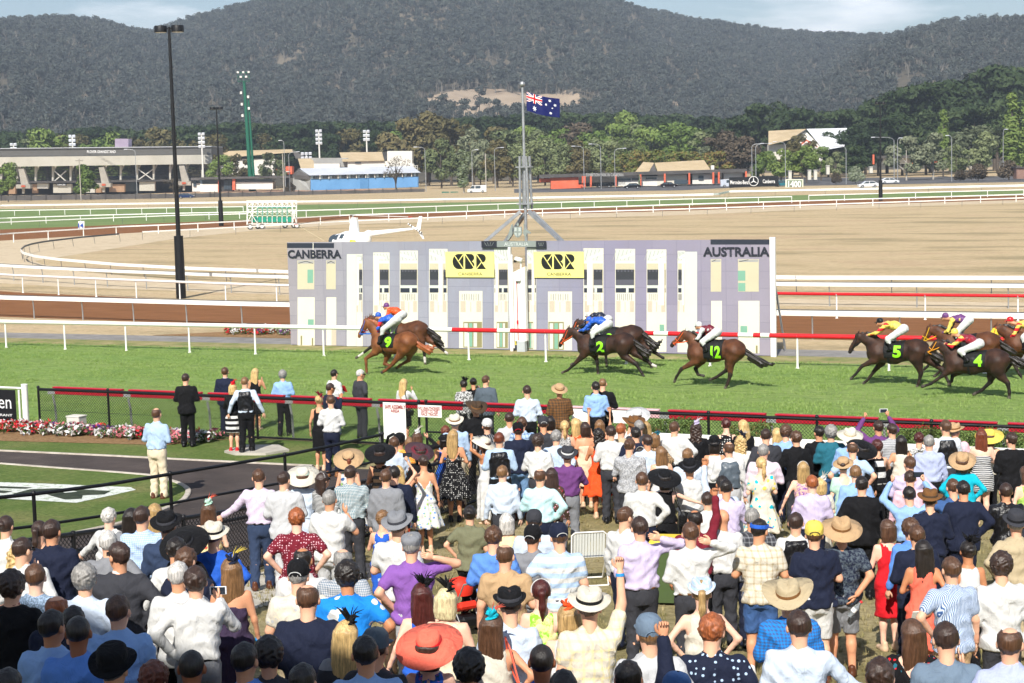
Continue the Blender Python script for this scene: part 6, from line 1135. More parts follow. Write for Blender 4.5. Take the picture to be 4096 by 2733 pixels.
def person_body(t, sex, s, w, arms, legs, top, bottom, skn, h, seed, lean=0.0, headyaw=0.0, shoe='bk', tilt=0.0):
    """t: the person's Empty; builds body, garments (all in local metres, facing +Y)"""
    rng = random.Random(seed); f = sex == 'f'; T = TF if f else TM; sw = (.158 if f else .186)*(.5+.5*w)
    zs = [z*s for z in T[0]]; A = [a*s*w for a in T[1]]; B = [b*s*(w if w < 1.1 else w*1.06) for b in T[2]]
    yl = lambda z: lean*(z-.9*s)
    J = {}
    for k, sg in (('L', -1), ('R', 1)):
        S = np.array([sg*sw*s, yl(1.405*s), 1.405*s]); e, wr = ARM[arms[0] if k == 'L' else arms[1]]; jit = np.array([rng.uniform(-.015, .015) for _ in range(3)])
        E_ = S+np.array([sg*e[0], e[1], e[2]])*s+jit; W_ = S+np.array([sg*wr[0], wr[1], wr[2]])*s+jit; fx = .27*s/max(np.linalg.norm(E_-S), .1); E_ = S+(E_-S)*min(fx, 1.12); d_ = W_-E_; l_ = np.linalg.norm(d_)
        W_ = E_+d_/max(l_, 1e-3)*min(max(l_, .2*s), .26*s); J[k] = (S, E_, W_)
        st = {'s': (.095, .02, .0), 'n': (.075, .0, .0), 'w': (.085, .10 if sg > 0 else -.12, -.02), 'q': (.12, .03*sg, 0)}[legs]
        J['H'+k] = (np.array([sg*.088*s*w, 0, .90*s]), np.array([sg*st[0]*s*(.5+.5*w), .03*s+st[1]*.6, .49*s]), np.array([sg*(st[0]+.012)*s*(.5+.5*w), -.015*s+st[1], .085*s+abs(min(st[1], 0))*.25]))
    P = np.array([p for k in J for p in J[k]]); m = .16+.05*(w-1); skirt = top[0] in ('dr', 'ds', 'dv', 'dc') or bottom[0] == 'sk'; flare = bottom[0] in ('fl',) or (top[0] in ('dr', 'dv', 'dc') and bottom[0] == 'fl')
    lo = P.min(0)-[m, m, .10]; hi = P.max(0)+[m, m, .05]; lo[0] = min(lo[0], -.24*w-(.12 if flare else 0)); hi[0] = max(hi[0], .24*w+(.12 if flare else 0)); lo[1] = min(lo[1], -.22*w-(.1 if flare else 0)); hi[1] = max(hi[1], .2*w+(.1 if flare else 0)); lo[2] = -.01; hi[2] = max(hi[2], 1.53*s)
    g = Grid(lo, hi, h); ar = (.041, .033, .025) if f else (.05, .041, .031); ar = [a*s*(.4+.6*w) for a in ar]; lr = [r*s*(.35+.65*w) for r in ((.088, .056, .037) if f else (.088, .06, .042))]
    tors = g.stack(zs, A, B, 0, 0, lean, .9*s); d = smin(tors, g.cone((0, yl(1.44*s), 1.44*s), (0, yl(1.55*s)+.01, 1.56*s), .058*s, .05*s), .04)
    for k in 'LR':
        S, E_, W_ = J[k]; d = smin(d, g.cone(S, E_, ar[0], ar[1]), .05); d = smin(d, g.cone(E_, W_, ar[1], ar[2]), .02); Hh, K, An = J['H'+k]; d = smin(d, g.cone(Hh, K, lr[0], lr[1]), .04)
        calf = K+(An-K)*.3+np.array([0, -.018*s, 0]); d = smin(d, g.cone(K, An, lr[1]*.95, lr[2]), .02); d = smin(d, g.cone(calf, calf+(An-K)*.12, lr[1]*.92, lr[1]*.8), .03); d = smin(d, g.cone(An+[0, -.02, -.03], An+[0, .12*s, -.055*s], .034*s, .024*s), .02)
    V, Q = g.mesh(d); parts = [(V, Q, 0)]
    hc = Vector((0, yl(1.62*s)+.015+tilt*.05, 1.632*s)); R = Matrix.Rotation(-headyaw, 3, 'Z') @ Matrix.Rotation(-tilt, 3, 'X'); Rn = np.array(R); hs = s*(1.0 if f else 1.03)
    parts.append((HEADV*hs @ Rn.T+np.array(hc), HEADQ, 0)); parts.append((HEYE[0]*hs @ Rn.T+np.array(hc), HEYE[1], 1))
    for k, sg in (('L', -1), ('R', 1)):
        S, E_, W_ = J[k]; a_ = arms[0 if k == 'L' else 1]; fist = a_ in 'uxhb'; Rm = np.array(rot_to(W_-E_) @ Matrix.Rotation((1.2 if a_ in 'dwk' else .3)*sg, 3, 'Z')); hv, hq = HANDS[(1.35 if a_ in 'ucx' else .35, sg)]
        parts.append((hv*s*(.92 if f else 1.02) @ Rm.T+(W_+(W_-E_)*.02), hq, 0))
    V, Q, M = merge(*parts); o = npmesh('body', V, Q, [skin(skn), m_eye], t, mi=M)
    # garments
    ph = rng.uniform(0, 6); wr_ = (.012*np.sin(g.Z*26+5*np.sin(g.X*9+ph)+3*np.sin(g.Y*8))*np.sin(g.X*15+ph+g.Z*7)+.007*np.sin(g.Z*52+7*np.sin(g.X*7+ph))+.009*np.sin(g.X*44+6*g.Z+ph)*np.clip((1.25*s-g.Z)*3, 0, 1))
    wrl = .010*np.sin(g.Z*42+3*np.sin(g.X*25+ph)+2*np.sin(g.Y*20))
    kind, spec = top[0], top[1]; out = {}
    def sleeves(d, e1, e2, long, k_=.05, wj=1.0):
        for k in 'LR':
            S, E_, W_ = J[k]
            if long: d = smin(d, g.cone(S, E_, ar[0]+e1, ar[1]+e1*.95)+wr_*.6*wj, k_); d = smin(d, g.cone(E_, E_+(W_-E_)*.93, ar[1]+e1*.9, ar[2]+e2)+wr_*.5*wj, .02)
            else: d = smin(d, g.cone(S, S+(E_-S)*.62, ar[0]+e1, ar[1]+e1*1.5), k_)
        return d
    def torso(add, hem, widen=0.0, topz=None, wk=1.0):
        A2 = [max(a, (A[2] if z < 1.2*s else a)*(.93 if not f else .86)*(1 if widen else .0)+a*(0 if widen else 1))+widen for a, z in zip(A, zs)]; B2 = [max(b, B[2]*.9 if (widen and z < 1.2*s) else b)+widen*.6 for b, z in zip(B, zs)]
        z2 = list(zs); 
        if hem < z2[0]: z2 = [hem]+z2[1:]; A2[0] = A2[1]*1.0; B2[0] = B2[1]
        q = g.stack(z2, A2, B2, 0, add, lean, .9*s)+wr_*wk-(.02*np.clip((1.03*s-g.Z)*9, 0, 1) if hem < .96*s else 0); q = np.minimum(q, tors-.007); q = np.maximum(q, hem-g.Z)
        if topz: q = np.maximum(q, g.Z-topz)
        return q
    neck = lambda r0, z0, z1: np.maximum(g.cone((0, yl(z0), z0), (0, yl(z1)+.006, z1), r0, r0*.93), np.maximum(z0-.02-g.Z, g.Z-z1))
    hemT = dict(ls=.985, lu=.845, ss=.85, po=.86, ja=.80, ve=.985, tk=.93, jp=.88)
    if kind in ('ls', 'lu', 'ss', 'po', 'tk', 'jp', 've', 'ja'):
        hem = hemT[kind]*s; base = 'sh' if kind in ('ve', 'ja') else kind
        if kind == 'ja':
            out['jacket'] = (sleeves(torso(.02, hem, .012, None, .6), .021, .018, True, .06, .7), spec, False)
            out['shirt'] = (smin(neck(.069*s, 1.43*s, 1.518*s), g.cone((0, yl(1.40*s)+.05, 1.40*s), (0, yl(1.45*s)+.03, 1.45*s), .06*s, .06*s), .02), top[2] if len(top) > 2 else 'wh', False)
        elif kind == 've':
            sh = sleeves(torso(.008, .955*s, .0), .014, .014, True); out['shirt'] = (np.minimum(sh, neck(.068*s, 1.43*s, 1.51*s)), top[2] if len(top) > 2 else 'pb', False)
            q = torso(.017, .965*s, .0, 1.445*s, .8); q = np.maximum(q, np.abs(g.X)-(.150*s*w)-np.clip((1.33*s-g.Z)*.9, 0, .3)); out['waistcoat'] = (q, spec, True)
        elif kind == 'tk':
            q = torso(.009, hem, .004, 1.45*s); q = np.maximum(q, np.abs(g.X)-.118*s*w-np.clip((1.27*s-g.Z)*1.5, 0, .3)); q = np.maximum(q, -(g.cone((0, yl(1.49*s), 1.50*s), (0, yl(1.44*s), 1.43*s), .075*s, .062*s))); out['top'] = (q, spec, False)
        else:
            long = kind in ('ls', 'lu', 'jp'); q = torso(.010 if kind != 'jp' else .016, hem, .0 if kind == 'ls' and f else .007); 
            if kind == 'ls': q = smin(q, np.maximum(g.stack([.97*s, 1.0*s, 1.08*s, 1.15*s], [A[2], A[2]+.008, A[3]+.012, A[3]], [B[2], B[2]+.012, B[3]+.016, B[3]], 0, .006, lean, .9*s)+wr_*1.4, hem-g.Z), .03)
            q = sleeves(q, .014 if long else .016, .014, long); q = np.minimum(q, neck(.068*s, 1.43*s, (1.515 if kind in ('ls', 'lu', 'po', 'ss') else 1.485)*s)); out['shirt'] = (q, spec, 'satin' in top)
    elif kind in ('dr', 'ds', 'dv', 'dc'):
        L = dict(kn=.47, md=.36, sh=.62, lo=.12, fl=.47)[bottom[0]] * s; fl_ = bottom[0] in ('fl', 'lo')
        q = torso(.009, .92*s, 0, 1.46*s); 
        if kind == 'ds': q = np.maximum(q, g.Z-(1.285*s+.02*np.cos(g.X*12)))
        elif kind == 'dv': q = np.maximum(q, -(np.maximum(g.Z*0+g.Y+.0, (1.17*s+1.55*np.abs(g.X))-g.Z))); q = np.maximum(q, np.abs(g.X)-.122*s*w-np.clip((1.27*s-g.Z)*1.5, 0, .3))
        elif kind == 'dr': q = np.maximum(q, np.abs(g.X)-.118*s*w-np.clip((1.27*s-g.Z)*1.5, 0, .3)); q = np.maximum(q, -(g.cone((0, yl(1.50*s), 1.51*s), (0, yl(1.40*s)-.03, 1.40*s), .075*s, .06*s)))
        else: q = sleeves(q, .018, .016, False); q = np.maximum(q, -(np.maximum(g.Y+.0, (1.29*s+1.2*np.abs(g.X))-g.Z)))
        ha, hb_ = (A[2]*1.02, B[2]*1.04); wid = 1.75 if bottom[0] == 'fl' else (1.35 if bottom[0] == 'lo' else 1.0)
        ang = np.arctan2(g.Y, g.X); pl_ = (.016*np.sin(ang*9+ph) if fl_ else .004*np.sin(ang*5+ph))*np.clip((1.0*s-g.Z)*3, 0, 1)
        sk = g.stack([L, .72*s, .90*s, 1.03*s, 1.08*s], [ha*wid*(.96 if not fl_ else 1), ha*(1+(wid-1)*.55), ha*1.02, A[3]*1.03, A[3]], [hb_*wid*(.95 if not fl_ else 1), hb_*(1+(wid-1)*.55), hb_, B[3]*1.03, B[3]], 0, .010, lean*.3, .9*s)+pl_+wr_*.5
        out['dress'] = (smin(q, sk, .03), spec, False)
    if bottom[0] in ('tr', 'je', 'st'):
        q = g.stack([.80*s, .86*s, .93*s, 1.0*s], [A[0]*1.02, A[1]*1.01, A[2]*1.0, A[2]*.97], [B[0]*1.05, B[1]*1.05, B[2]*1.02, B[2]*.98], 0, .008, lean*.4, .9*s); loose = dict(tr=.018, je=.012, st=.026)[bottom[0]]
        for k in 'LR':
            Hh, K, An = J['H'+k]; q = smin(q, g.cone(Hh, K, lr[0]+loose*.6, lr[1]+loose)+wrl*.6, .035)
            if bottom[0] != 'st': q = smin(q, g.cone(K, An+(An-K)*.04, lr[1]+loose, lr[2]+loose*1.7)+wrl, .02)
            else: q = np.maximum(q, .50*s-g.Z)
        q = np.maximum(q, .035-g.Z); out[dict(tr='trousers', je='jeans', st='shorts')[bottom[0]]] = (q, bottom[1], False)
        if kind in ('ls', 've'): out['belt'] = (np.maximum(np.abs(g.Z-.995*s)-.019, g.stack([.9*s, 1.1*s], [A[2]*.97]*2, [B[2]*.98]*2, 0, .017, lean*.4, .9*s)), bottom[2] if len(bottom) > 2 else 'bk', False)
    elif bottom[0] == 'sk': out['skirt'] = (g.stack([.52*s, .70*s, .90*s, 1.05*s], [A[2]*1.05, A[2]*1.04, A[2]*1.02, A[3]*1.05], [B[2]*1.08, B[2]*1.06, B[2]*1.02, B[3]*1.06], 0, .012, lean*.3, .9*s)+wr_*.5, bottom[1], False)
    for nm, (fld, sp_, sat) in out.items():
        V, Q = g.mesh(fld)
        if len(Q): npmesh(nm, V, Q, fabric(sp_, bool(sat)), t)
    for k, sg in (('L', -1), ('R', 1)):
        An = J['H'+k][2]; inst(SHOE, 'shoe', t, (An[0], An[1], An[2]-.085*s+.002), (0, 0, -sg*.15), (s*.98, s*.98, s), m_shoe[shoe])
    return hc, R, hs, J
def dress_head(t, hc, R, hs, hair, hat, rng):
    e = R.to_4x4().to_euler()
    if hair and hair[0] != 'no': o = inst(HAIR[hair[0]], 'hair', t, hc, e, (hs, hs, hs), hair_mat(hair[1]))
    if hat:
        k = hat[0]; me, bd = HATS[k]; tl = rng.uniform(-.06, .08)+dict(wide=.42, str=.38, cow=.32, fed=.26, boat=.3, tri=.22, bowl=.28, cap=.08, flat=.15).get(k, 0); e2 = (R @ Matrix.Rotation(tl, 3, 'X') @ Matrix.Rotation(rng.uniform(-.12, .12), 3, 'Y')).to_4x4().to_euler(); q = hc+R @ Vector((0, -.008, HATZ[k]))*hs
        nm = {'f': 'fascinator', 'h': 'headband'}.get(k[0], 'hat') if k not in ('fed', 'flat') else 'hat'; nm = 'cap' if k in ('cap', 'flat', 'vis') else nm; sc = hs*1.03 if k not in ('fa', 'fb', 'fc') else hs*1.02
        o = inst(me, nm, t, q, e2, (sc, sc, sc), fabric(hat[1]))
        if bd: inst(bd, 'hat_band' if nm == 'hat' else 'trim', o, (0, 0, 0), (0, 0, 0), (1, 1, 1), fabric(hat[2] if len(hat) > 2 else 'bk'))
# ------------------------------------------------------------------ the crowd
# crop x y ; sex height width ; hair ; hat ; top ; bottom ; arms+legs ; yaw,headyaw ; skin ; shoe ; label
CROWD = '''
A 1472 560;m 1.89 1.06;bd br;;ls lb;tr cr br;ff s;12,10;a;br;person in light blue shirt and cream trousers, arms folded, standing on the walkway
A 1760 232;m 1.82 1.0;sh db;;ja bk;tr bk;ff s;10,25;a;bk;person in black suit with folded arms by the petunias
C 470 172;m 1.86 1.0;sh br;;ja nv lb;tr nv;fd s;15,20;a;bk;person in navy suit and blue collar beside the striped skirt
C 540 325;f 1.68 1.0;bb bl;fb rd rd;ls bk;sk wh/hs:bk:.13;dd n;15,20;a;rd;person in red fascinator, black top and bold striped skirt
C 660 262;m 1.84 1.02;sv lb;;ve bk pb;tr bk;ww w;0,0;a;bk;bald person in black waistcoat and white sleeves walking to the fence
C 755 182;f 1.72 1.0;lg bl;;dr bk;kn;fn n;20,15;b;nu;person in short black dress raising one hand at the fence
C 1020 203;m 1.78 1.02;cu gy;;ls bl;tr bk;ff w;0,0;a;bk;person in blue shirt and black trousers leaning on the fence
C 1505 193;m 1.80 1.0;sh bk;;ls wh;tr sl;ff s;50,55;a;bk;person in white shirt and sunglasses holding a red booklet
C 1455 325;m 1.70 1.05;sh db;;ja nv;tr nv;fn s;55,60;c;bk;person in navy blazer and glasses clapping near the fence
C 1365 435;f 1.70 1.0;bn bl;fc wn bk;dr bk;kn;df n;10,10;b;nu;person in strappy black dress and magenta fascinator
C 1475 438;m 1.80 .98;sh br;;ls wh;je nv;ff s;5,0;a;tn;person in white shirt and dark jeans with tan shoes on the walkway
C 1755 193;m 1.84 1.1;sh wg;;ja ch;tr ch;dh s;45,50;b;bk;grey suited person in sunglasses, hand on hip at the fence
E 265 282;f 1.72 1.0;lg bl;;ls wh;sk bk;dp n;30,35;b;nu;person in white top and black skirt with black shoulder bag
E 840 292;f 1.72 1.05;md bk;fc bk;jp wh/spk:bk:22;tr bk;ff s;5,10;b;bk;person in black and white flowered blouse with black feather fascinator
E 932 272;f 1.72 1.0;bn bk;;ls bk;tr bk;fp s;10,15;b;bk;person in black with a bun looking through binoculars
E 1047 252;m 1.84 1.02;sh br;;ja st;tr ch;fd s;12,18;a;bk;person in slate grey suit right of the flowered blouse
E 955 495;m 1.80 1.08;sh db;cow dk br;lu bk;tr bk;dd s;0,0;b;bk;person in brown cowboy hat and black shirt
E 758 615;m 1.78 1.05;sh gy;fed ow br;ls lb;tr cr br;fd s;-5,0;a;br;person in cream fedora, light blue shirt and pale trousers
E 1062 655;m 1.74 1.0;sh br;cap wh wh;ss bk/vs:gy:.05;tr bk;dd s;0,0;a;bk;person in white cap and dark pinstriped shirt
E 1277 603;m 1.78 1.05;sh db;;ls lg;tr ch;dd s;0,10;b;bk;person in pale grey shirt behind the black and red cap
E 1443 345;m 1.82 1.06;sh db;;ls pb;tr bk;ff s;0,0;a;bk;person in pale blue shirt leaning on the fence alone
E 1750 330;m 1.76 1.05;sh db;boat tn br;ja br/ck:dk:.06;tr kh;ff s;5,0;b;br;person in brown checked jacket and tan boater at the fence
E 1360 690;m 1.82 1.12;sh db;cap bk rd;jp nv;je je;ff s;0,0;b;br;person in black and red cap, navy top and pale jeans
E 1395 650;m 1.74 1.0;md br;;ls lb/pd:ba;je dn;dd s;0,0;a;bk;person in blue plaid shirt half behind the black and red cap
E 1595 632;m 1.80 1.1;sh db;cap ch wh;po ch;tr bk;dd s;0,0;b;bk;person in dark cap and charcoal shirt
E 1662 638;f 1.68 .98;bb bk;;dr bk;kn;dd n;0,0;b;bk;person in black with dark bob beside the dark cap
E 1802 682;f 1.66 .98;pt bl;;tk wh/spk:ch;tr bk;dd n;-5,0;a;bk;person with pale ponytail in black and white patterned top
E 1905 660;f 1.70 .98;lg bl;;dr og;kn;dd n;-10,-15;a;nu;person with long fair hair in burnt orange straps
E 232 792;m 1.74 1.0;sh bk;cap bk;po ye/spk:og;tr bk;dd s;0,0;b;bk;person in black cap and orange yellow shirt
E 187 838;m 1.76 1.0;sh br;;ls pb;tr bk;dd s;-15,-20;a;bk;person in pale blue shirt beside the wide black hats
E 400 785;f 1.66 .98;bb br;fb wh ow;ls bk;tr bk;ds n;-15,-15;a;bk;person in cream feather fascinator shading the eyes with a raised arm
E 322 838;f 1.50 .95;bb lb;;tk wh;tr bk;dd n;0,0;a;bk;person in white top behind the cream feather fascinator
E 430 900;f 1.66 1.0;bb db;wide ch/ck:ma:.05 bk;ls bk;tr bk;dd n;-20,-10;b;bk;person in woven black and rust wide brimmed hat
E 45 912;f 1.72 1.05;bb db;wide bk ch;dr dk/hs:bk:.12;kn;ff n;10,5;b;nu;person in broad black hat and sheer striped top
E 460 1010;f 1.66 .98;bn db;;dv wh/flo:mb:gr:16;fl;dd n;-12,-35;b;nu;person in white flower print dress with belt and dark bun
E 222 1108;f 1.58 .98;lg bl;;dr og;kn;dx n;0,-10;a;nu;fair haired person lifting a phone with a bent arm
E 182 1115;m 1.80 1.05;sh bk;;ja nv;tr nv;fd s;0,0;a;bk;person in navy suit seen close behind the lifted phone
E 97 1148;m 1.76 1.0;sh br;;ja gy lg;tr gy;dd s;0,15;a;bk;person in grey jacket left of the close navy suit
E 668 738;f 1.58 1.0;cu au;;ls br;tr bk;dd n;0,0;a;bk;auburn haired person in brown between the cream fedora and black hat
E 652 802;f 1.50 1.0;bb bk;tri bk;dr rb;kn;dd n;0,0;b;bk;person in small black hat and royal blue dress
E 740 770;f 1.74 1.03;lg bd;;dv bk/dot:wh:30;fl;ff n;0,0;b;bk;person in black polka dot dress with long fair hair
E 1052 828;f 1.60 1.0;bb br;wide ow cr;dr wh;lo;xd n;-60,-60;c;nu;person in wide cream hat and long white dress pointing up
E 1178 795;m 1.82 1.06;sh au;;ve bk lb;tr bk;ff s;10,15;a;bk;person in black waistcoat over light blue sleeves by the white dress
E 1545 820;m 1.76 1.0;cu db;;ls wh;tr ch;dd s;5,5;a;bk;curly haired person in white shirt holding a phone low
E 1725 778;m 1.78 1.05;md gy;;ls lb/ck:pb;tr ch;dd s;0,0;a;bk;grey haired person in light blue checked shirt
E 1825 915;m 1.78 1.05;sh br;fed ch wh;ls pu;tr gy;fn s;0,0;a;bk;person in dark fedora and purple shirt
E 1210 1110;m 1.72 .96;sh lb;;ls pb;tr ch;dd s;0,0;d;bk;fair haired person in pale blue shirt in front of the waistcoat
E 1567 1140;m 1.80 1.06;bd br;;ls aq;tr nv;dd s;0,5;a;bk;balding person in pale aqua shirt
E 1665 1135;f 1.66 1.03;lg db;;jp dk/flo:pk:wn:22;tr bk;fd n;10,0;b;bk;long dark haired person in pink and brown print blouse
F 852 -25;f 1.64 1.08;bn bk;;po ol;tr bk;hf n;5,0;a;bk;person in olive blouse with hand on hip and dark bun
F 1437 0;m 1.72 1.05;sh db;cap ch ch;po pb;tr ch;dd s;0,0;b;bk;person in charcoal cap and pale shirt behind another cap
F 60 30;f 1.50 1.0;cu lb;;dr rb/flo:wh:lb;kn;dd n;0,-10;a;nu;curly haired person in blue print behind the grey trilby
F 185 20;m 1.84 1.06;sh br;fed gy ch;po wh;tr dk;fd s;10,5;a;bk;person in grey trilby and untucked white shirt
F 330 228;m 1.78 1.12;sh gy;flat gy;po vi;je lg;hb s;0,10;a;bk;person in grey flat cap and violet polo with one elbow raised
F 1185 40;f 1.62 1.05;bb wg;;tk py;tr kh;dd n;0,0;a;bk;grey haired person in pale yellow top
F 1070 170;m 1.74 1.02;md br;;ls mb;tr ch;ff s;0,0;a;bk;brown haired person in bright blue shirt by the pram
F 1175 325;m 1.76 1.1;bd br;;po tn;tr gy;df s;8,10;a;bk;balding person in tan polo with a cord round the neck
F 1425 140;m 1.72 1.05;sh db;cap bk wh;po gy;st gy;dd s;0,0;b;bk;person in black cap and grey polo
F 1660 125;m 1.80 1.15;sh br;cap nv wh;po lb/hs:wh:.11;st nv;hd s;5,0;a;bk;broad person in navy cap and light blue striped polo
F 425 690;f 1.64 1.0;lg rd;fc bk bk;dr rb;kn;dd n;-5,0;d;nu;dark red haired person in black fascinator and blue halter dress
F 640 725;f 1.66 1.05;bb bb;fc bk bk;tk cr;sk ch;df n;5,10;d;nu;fair bobbed person in cream top with black feathers in the hair
F 485 1095;f 1.62 1.05;bb db;wide co rd;dr rb/flo:vi:te:20;kn;dd n;0,0;d;nu;person under a huge coral red hat in paisley print
F 1205 712;m 1.76 1.04;sh db;tri bk ch;ls pb;tr ch;dd s;10,10;a;bk;person in black trilby and pale blue shirt near the front
F 1060 945;f 1.64 1.0;lg br;fb tq co;tk ow;sk gy;dd n;0,0;b;nu;person in turquoise fascinator and cream racer back top
F 1500 652;f 1.64 1.0;pt rd;hbd wh;tk py/spk:ng:6;sk gy;dd n;5,10;d;nu;person with white headband and lemon green trimmed top
F 1740 885;f 1.64 1.08;bb bd;fb og bk;tk wh;tr ch;dd n;5,5;d;bk;person in orange and black bow fascinator and white blouse
F 840 1312;m 1.76 1.05;cu bk;;lu ch;tr ch;dd s;0,0;b;bk;black curly head at the bottom edge under the coral hat
F 1500 1245;m 1.76 1.03;sv bk;;lu rb;tr nv;dd s;0,0;e;bk;shaven headed person in deep blue at the bottom edge
F 1700 1485;m 1.74 1.0;sh bk;;lu nv;tr nv;dd s;0,0;b;bk;dark head cut by the bottom edge right of the deep blue shirt
J 130 712;m 1.78 1.05;sh br;fed ow bk;ss ow/pd:py;st kh;du s;5,15;a;bk;person in cream fedora and yellow plaid shirt raising a fist
J 440 -8;m 1.80 1.0;sh br;;ls wh;tr nv;df s;40,55;a;bk;smiling person in white shirt turning to the right
J 590 80;m 1.84 1.02;sh db;;ls ll;tr ch br;fb s;0,0;a;bk;person in lilac shirt with brown belt, hand behind the head
J 1045 125;m 1.82 1.03;sh br;;ls wh;tr ch br;fb s;0,0;a;bk;person in white shirt holding the back of the neck
J 1085 15;m 1.78 1.05;bd bk;;ls ma;tr bk;du s;0,0;c;bk;person in maroon shirt with raised fist and wristband
J 1335 5;m 1.78 1.03;no bk;;ls wh;tr ch;fd s;0,0;b;bk;bald person in white shirt behind the maroon sleeve
J 1150 618;f 1.66 1.08;pt bd;tri lb/ck:wh:.05 lb;tk ow;sk ch;hh n;5,0;d;nu;person in blue checked trilby and cream top, hands on hips
J 670 952;m 1.78 1.06;sh lb;cap sl sl;lu lg;tr ch;dd s;5,15;a;bk;person in slate cap and pale grey shirt
J 1245 985;m 1.78 1.1;md gn;;ss nv/dot:lb:22;tr nv;dd s;10,20;a;bk;tousled ginger haired person in navy dotted shirt
J 480 1405;m 1.76 1.0;sh bk;;ja nv;tr nv;du s;5,0;b;bk;dark haired person in navy jacket with clasped hands raised
J 930 1500;m 1.72 1.0;sh br;cap ba;lu nv;tr nv;dd s;0,0;a;bk;blue cap just showing at the bottom edge
K 360 0;m 1.78 1.08;sh gy;;ss ch/pd:gy:.06;tr nv;dd s;0,0;b;bk;grey cropped person in dark plaid shirt
K 425 105;m 1.84 1.06;sh bk;vis rb;ss ow/pd:kh;st ba;ff s;8,20;b;wh;person in blue visor, cream plaid shirt and blue shorts
K 755 40;m 1.78 .98;sh db;;ve bk wh;tr bk;dd s;0,0;a;bk;young person in black satin waistcoat left of the yellow cap
K 930 108;m 1.84 1.08;sh br;cap ye nv;po nv;st wh;ff s;0,0;a;br;person in yellow cap, navy sports top and white shorts
K 1165 72;m 1.82 1.1;sh br;str tn br;ss nv/spk:st:30;st gy;kk s;0,0;b;br;person in straw hat and dark printed shirt, hands behind the back
K 690 648;m 1.74 1.1;sh br;cow kh br;ls ba/ck:hb:.028;tr ch;dd s;0,0;a;bk;person in khaki bush hat and blue gingham shirt
K 780 938;m 1.80 1.08;sh db;;ls pb;tr ch;do s;5,5;a;bk;brown haired person in pale blue shirt reaching out to the right
H 380 872;f 1.68 1.08;pt bl;;dc ow/flo:ye:tq:9;fl;ff n;0,0;d;nu;ponytailed person in white dress with yellow and blue flowers
L 350 105;f 1.66 1.0;bb br;;dr rd;kn;fd n;0,0;d;nu;person in bright red dress right of the straw hat
L 610 152;m 1.78 1.02;sh br;;ja nv;tr nv;fd s;-5,0;a;bk;person in navy suit with sunglasses behind the red dress
L 560 105;m 1.72 1.0;cu br;;ls mb;tr nv;dd s;0,0;a;bk;curly head half hidden above the navy suit
L 660 292;f 1.68 1.0;lg bk;;dr co;kn;dd n;5,0;c;nu;long black haired person in coral bodycon dress
L 935 450;m 1.78 1.0;sh br;;ss pb/vs:ba:.016;tr tn;hd s;0,0;a;bk;person in fine blue striped shirt and tan trousers
L 1070 292;f 1.68 1.0;bn bk;fc bk bk;tk wh;tr bk;dd n;0,0;c;bk;person with dark updo and black feathers in white racer top
L 1380 415;m 1.82 1.05;cu db;;lu wh;tr ch;dd s;0,0;a;bk;person in long untucked white shirt near the right edge
L 1518 12;m 1.82 1.1;sh gy;bowl ch bk;lu kh;tr kh;hd s;-10,-5;a;bk;person in black leather hat and khaki shirt at the right edge
L 560 1012;f 1.66 1.02;lg br;;dc bk/flo:te:rd:20;kn;dd n;5,0;d;nu;long brown haired person in dark dress with red and teal flowers
L 885 1058;m 1.80 1.06;sh db;;ls sl;tr nv;dn s;0,0;a;bk;person in slate blue shirt at the bottom right
L 1470 1092;m 1.80 1.08;bd br;;ls ln;tr nv;dd s;0,10;a;bk;balding person in lavender blue shirt in the bottom right corner
L 280 1385;m 1.74 1.0;md db;;lu ch;tr ch;dd s;0,0;a;bk;dark head at the bottom edge left of the flowered dress
I 1190 1122;m 1.82 1.05;sh bk;;ja nv;tr nv;dd s;5,5;b;bk;broad person in navy suit and white collar by the brown hat
I 1080 1102;m 1.78 1.0;sh br;;ls ba;tr nv;ad s;0,0;a;bk;person in denim blue shirt with an arm round the brown hat
I 840 1192;m 1.76 1.06;sh db;fed br dk;jp nv;tr nv;dd s;0,0;a;bk;person in brown fedora and navy hooded top
I 620 1182;m 1.74 1.03;sh bk;;ls bl;tr nv;xx s;0,0;a;bk;person in blue shirt photographing with both arms up
I 1640 1148;m 1.76 1.05;sh db;;jp bk satin;tr bk;dd s;0,5;b;bk;person in black leather jacket at the right
I 1845 965;f 1.68 1.03;bb br;;tk gr;tr ch;fd n;-20,-20;d;bk;person in lime green top cut by the right edge
I 1180 815;f 1.72 1.15;bb br;str tn br;lu tq;tr bk;hh n;5,10;a;bk;person in tan bush hat and loose turquoise blouse
I 625 862;m 1.78 1.08;sh br;;ls ll;tr bk;dd s;0,5;a;bk;brown haired person in lilac pink shirt
I 632 1015;m 1.72 1.05;sh db;;ls pk;tr nv;dd s;0,0;a;bk;dark haired person in pink shirt in front of the lilac one
I 1380 582;f 1.70 1.1;lg au;;ds nv/hs:wh:.035;sh;dd n;12,10;d;nu;auburn haired person in strapless navy striped mini dress
I 1455 575;f 1.66 1.0;bb br;wide ye ye;tk ow;tr bk;dd n;10,10;a;bk;yellow sun hat half hidden by auburn hair
I 1010 487;m 1.86 1.02;sh br;;ve bk pb/hs:wh:.03;tr ch;df s;5,5;a;bk;tall person in black satin waistcoat and striped sleeves
I 1097 505;m 1.76 1.0;sh gy;fed tn br;ls pk;tr kh;ff s;20,40;a;bk;person in tan hat standing by the long hedge
I 1690 612;m 1.84 1.04;sh db;;ja bk;tr bk;ff s;0,0;a;bk;person in black suit in front of the long hedge
I 835 645;m 1.80 1.04;sh gy;;ls ln;tr bk;dd s;5,5;a;bk;grey haired person in lavender blue shirt left of the waistcoat
I 725 615;f 1.66 1.05;md rd;;ls wh/spk:bk:20;tr bk;dd n;0,0;a;bk;short dark haired person in black and white swirl top
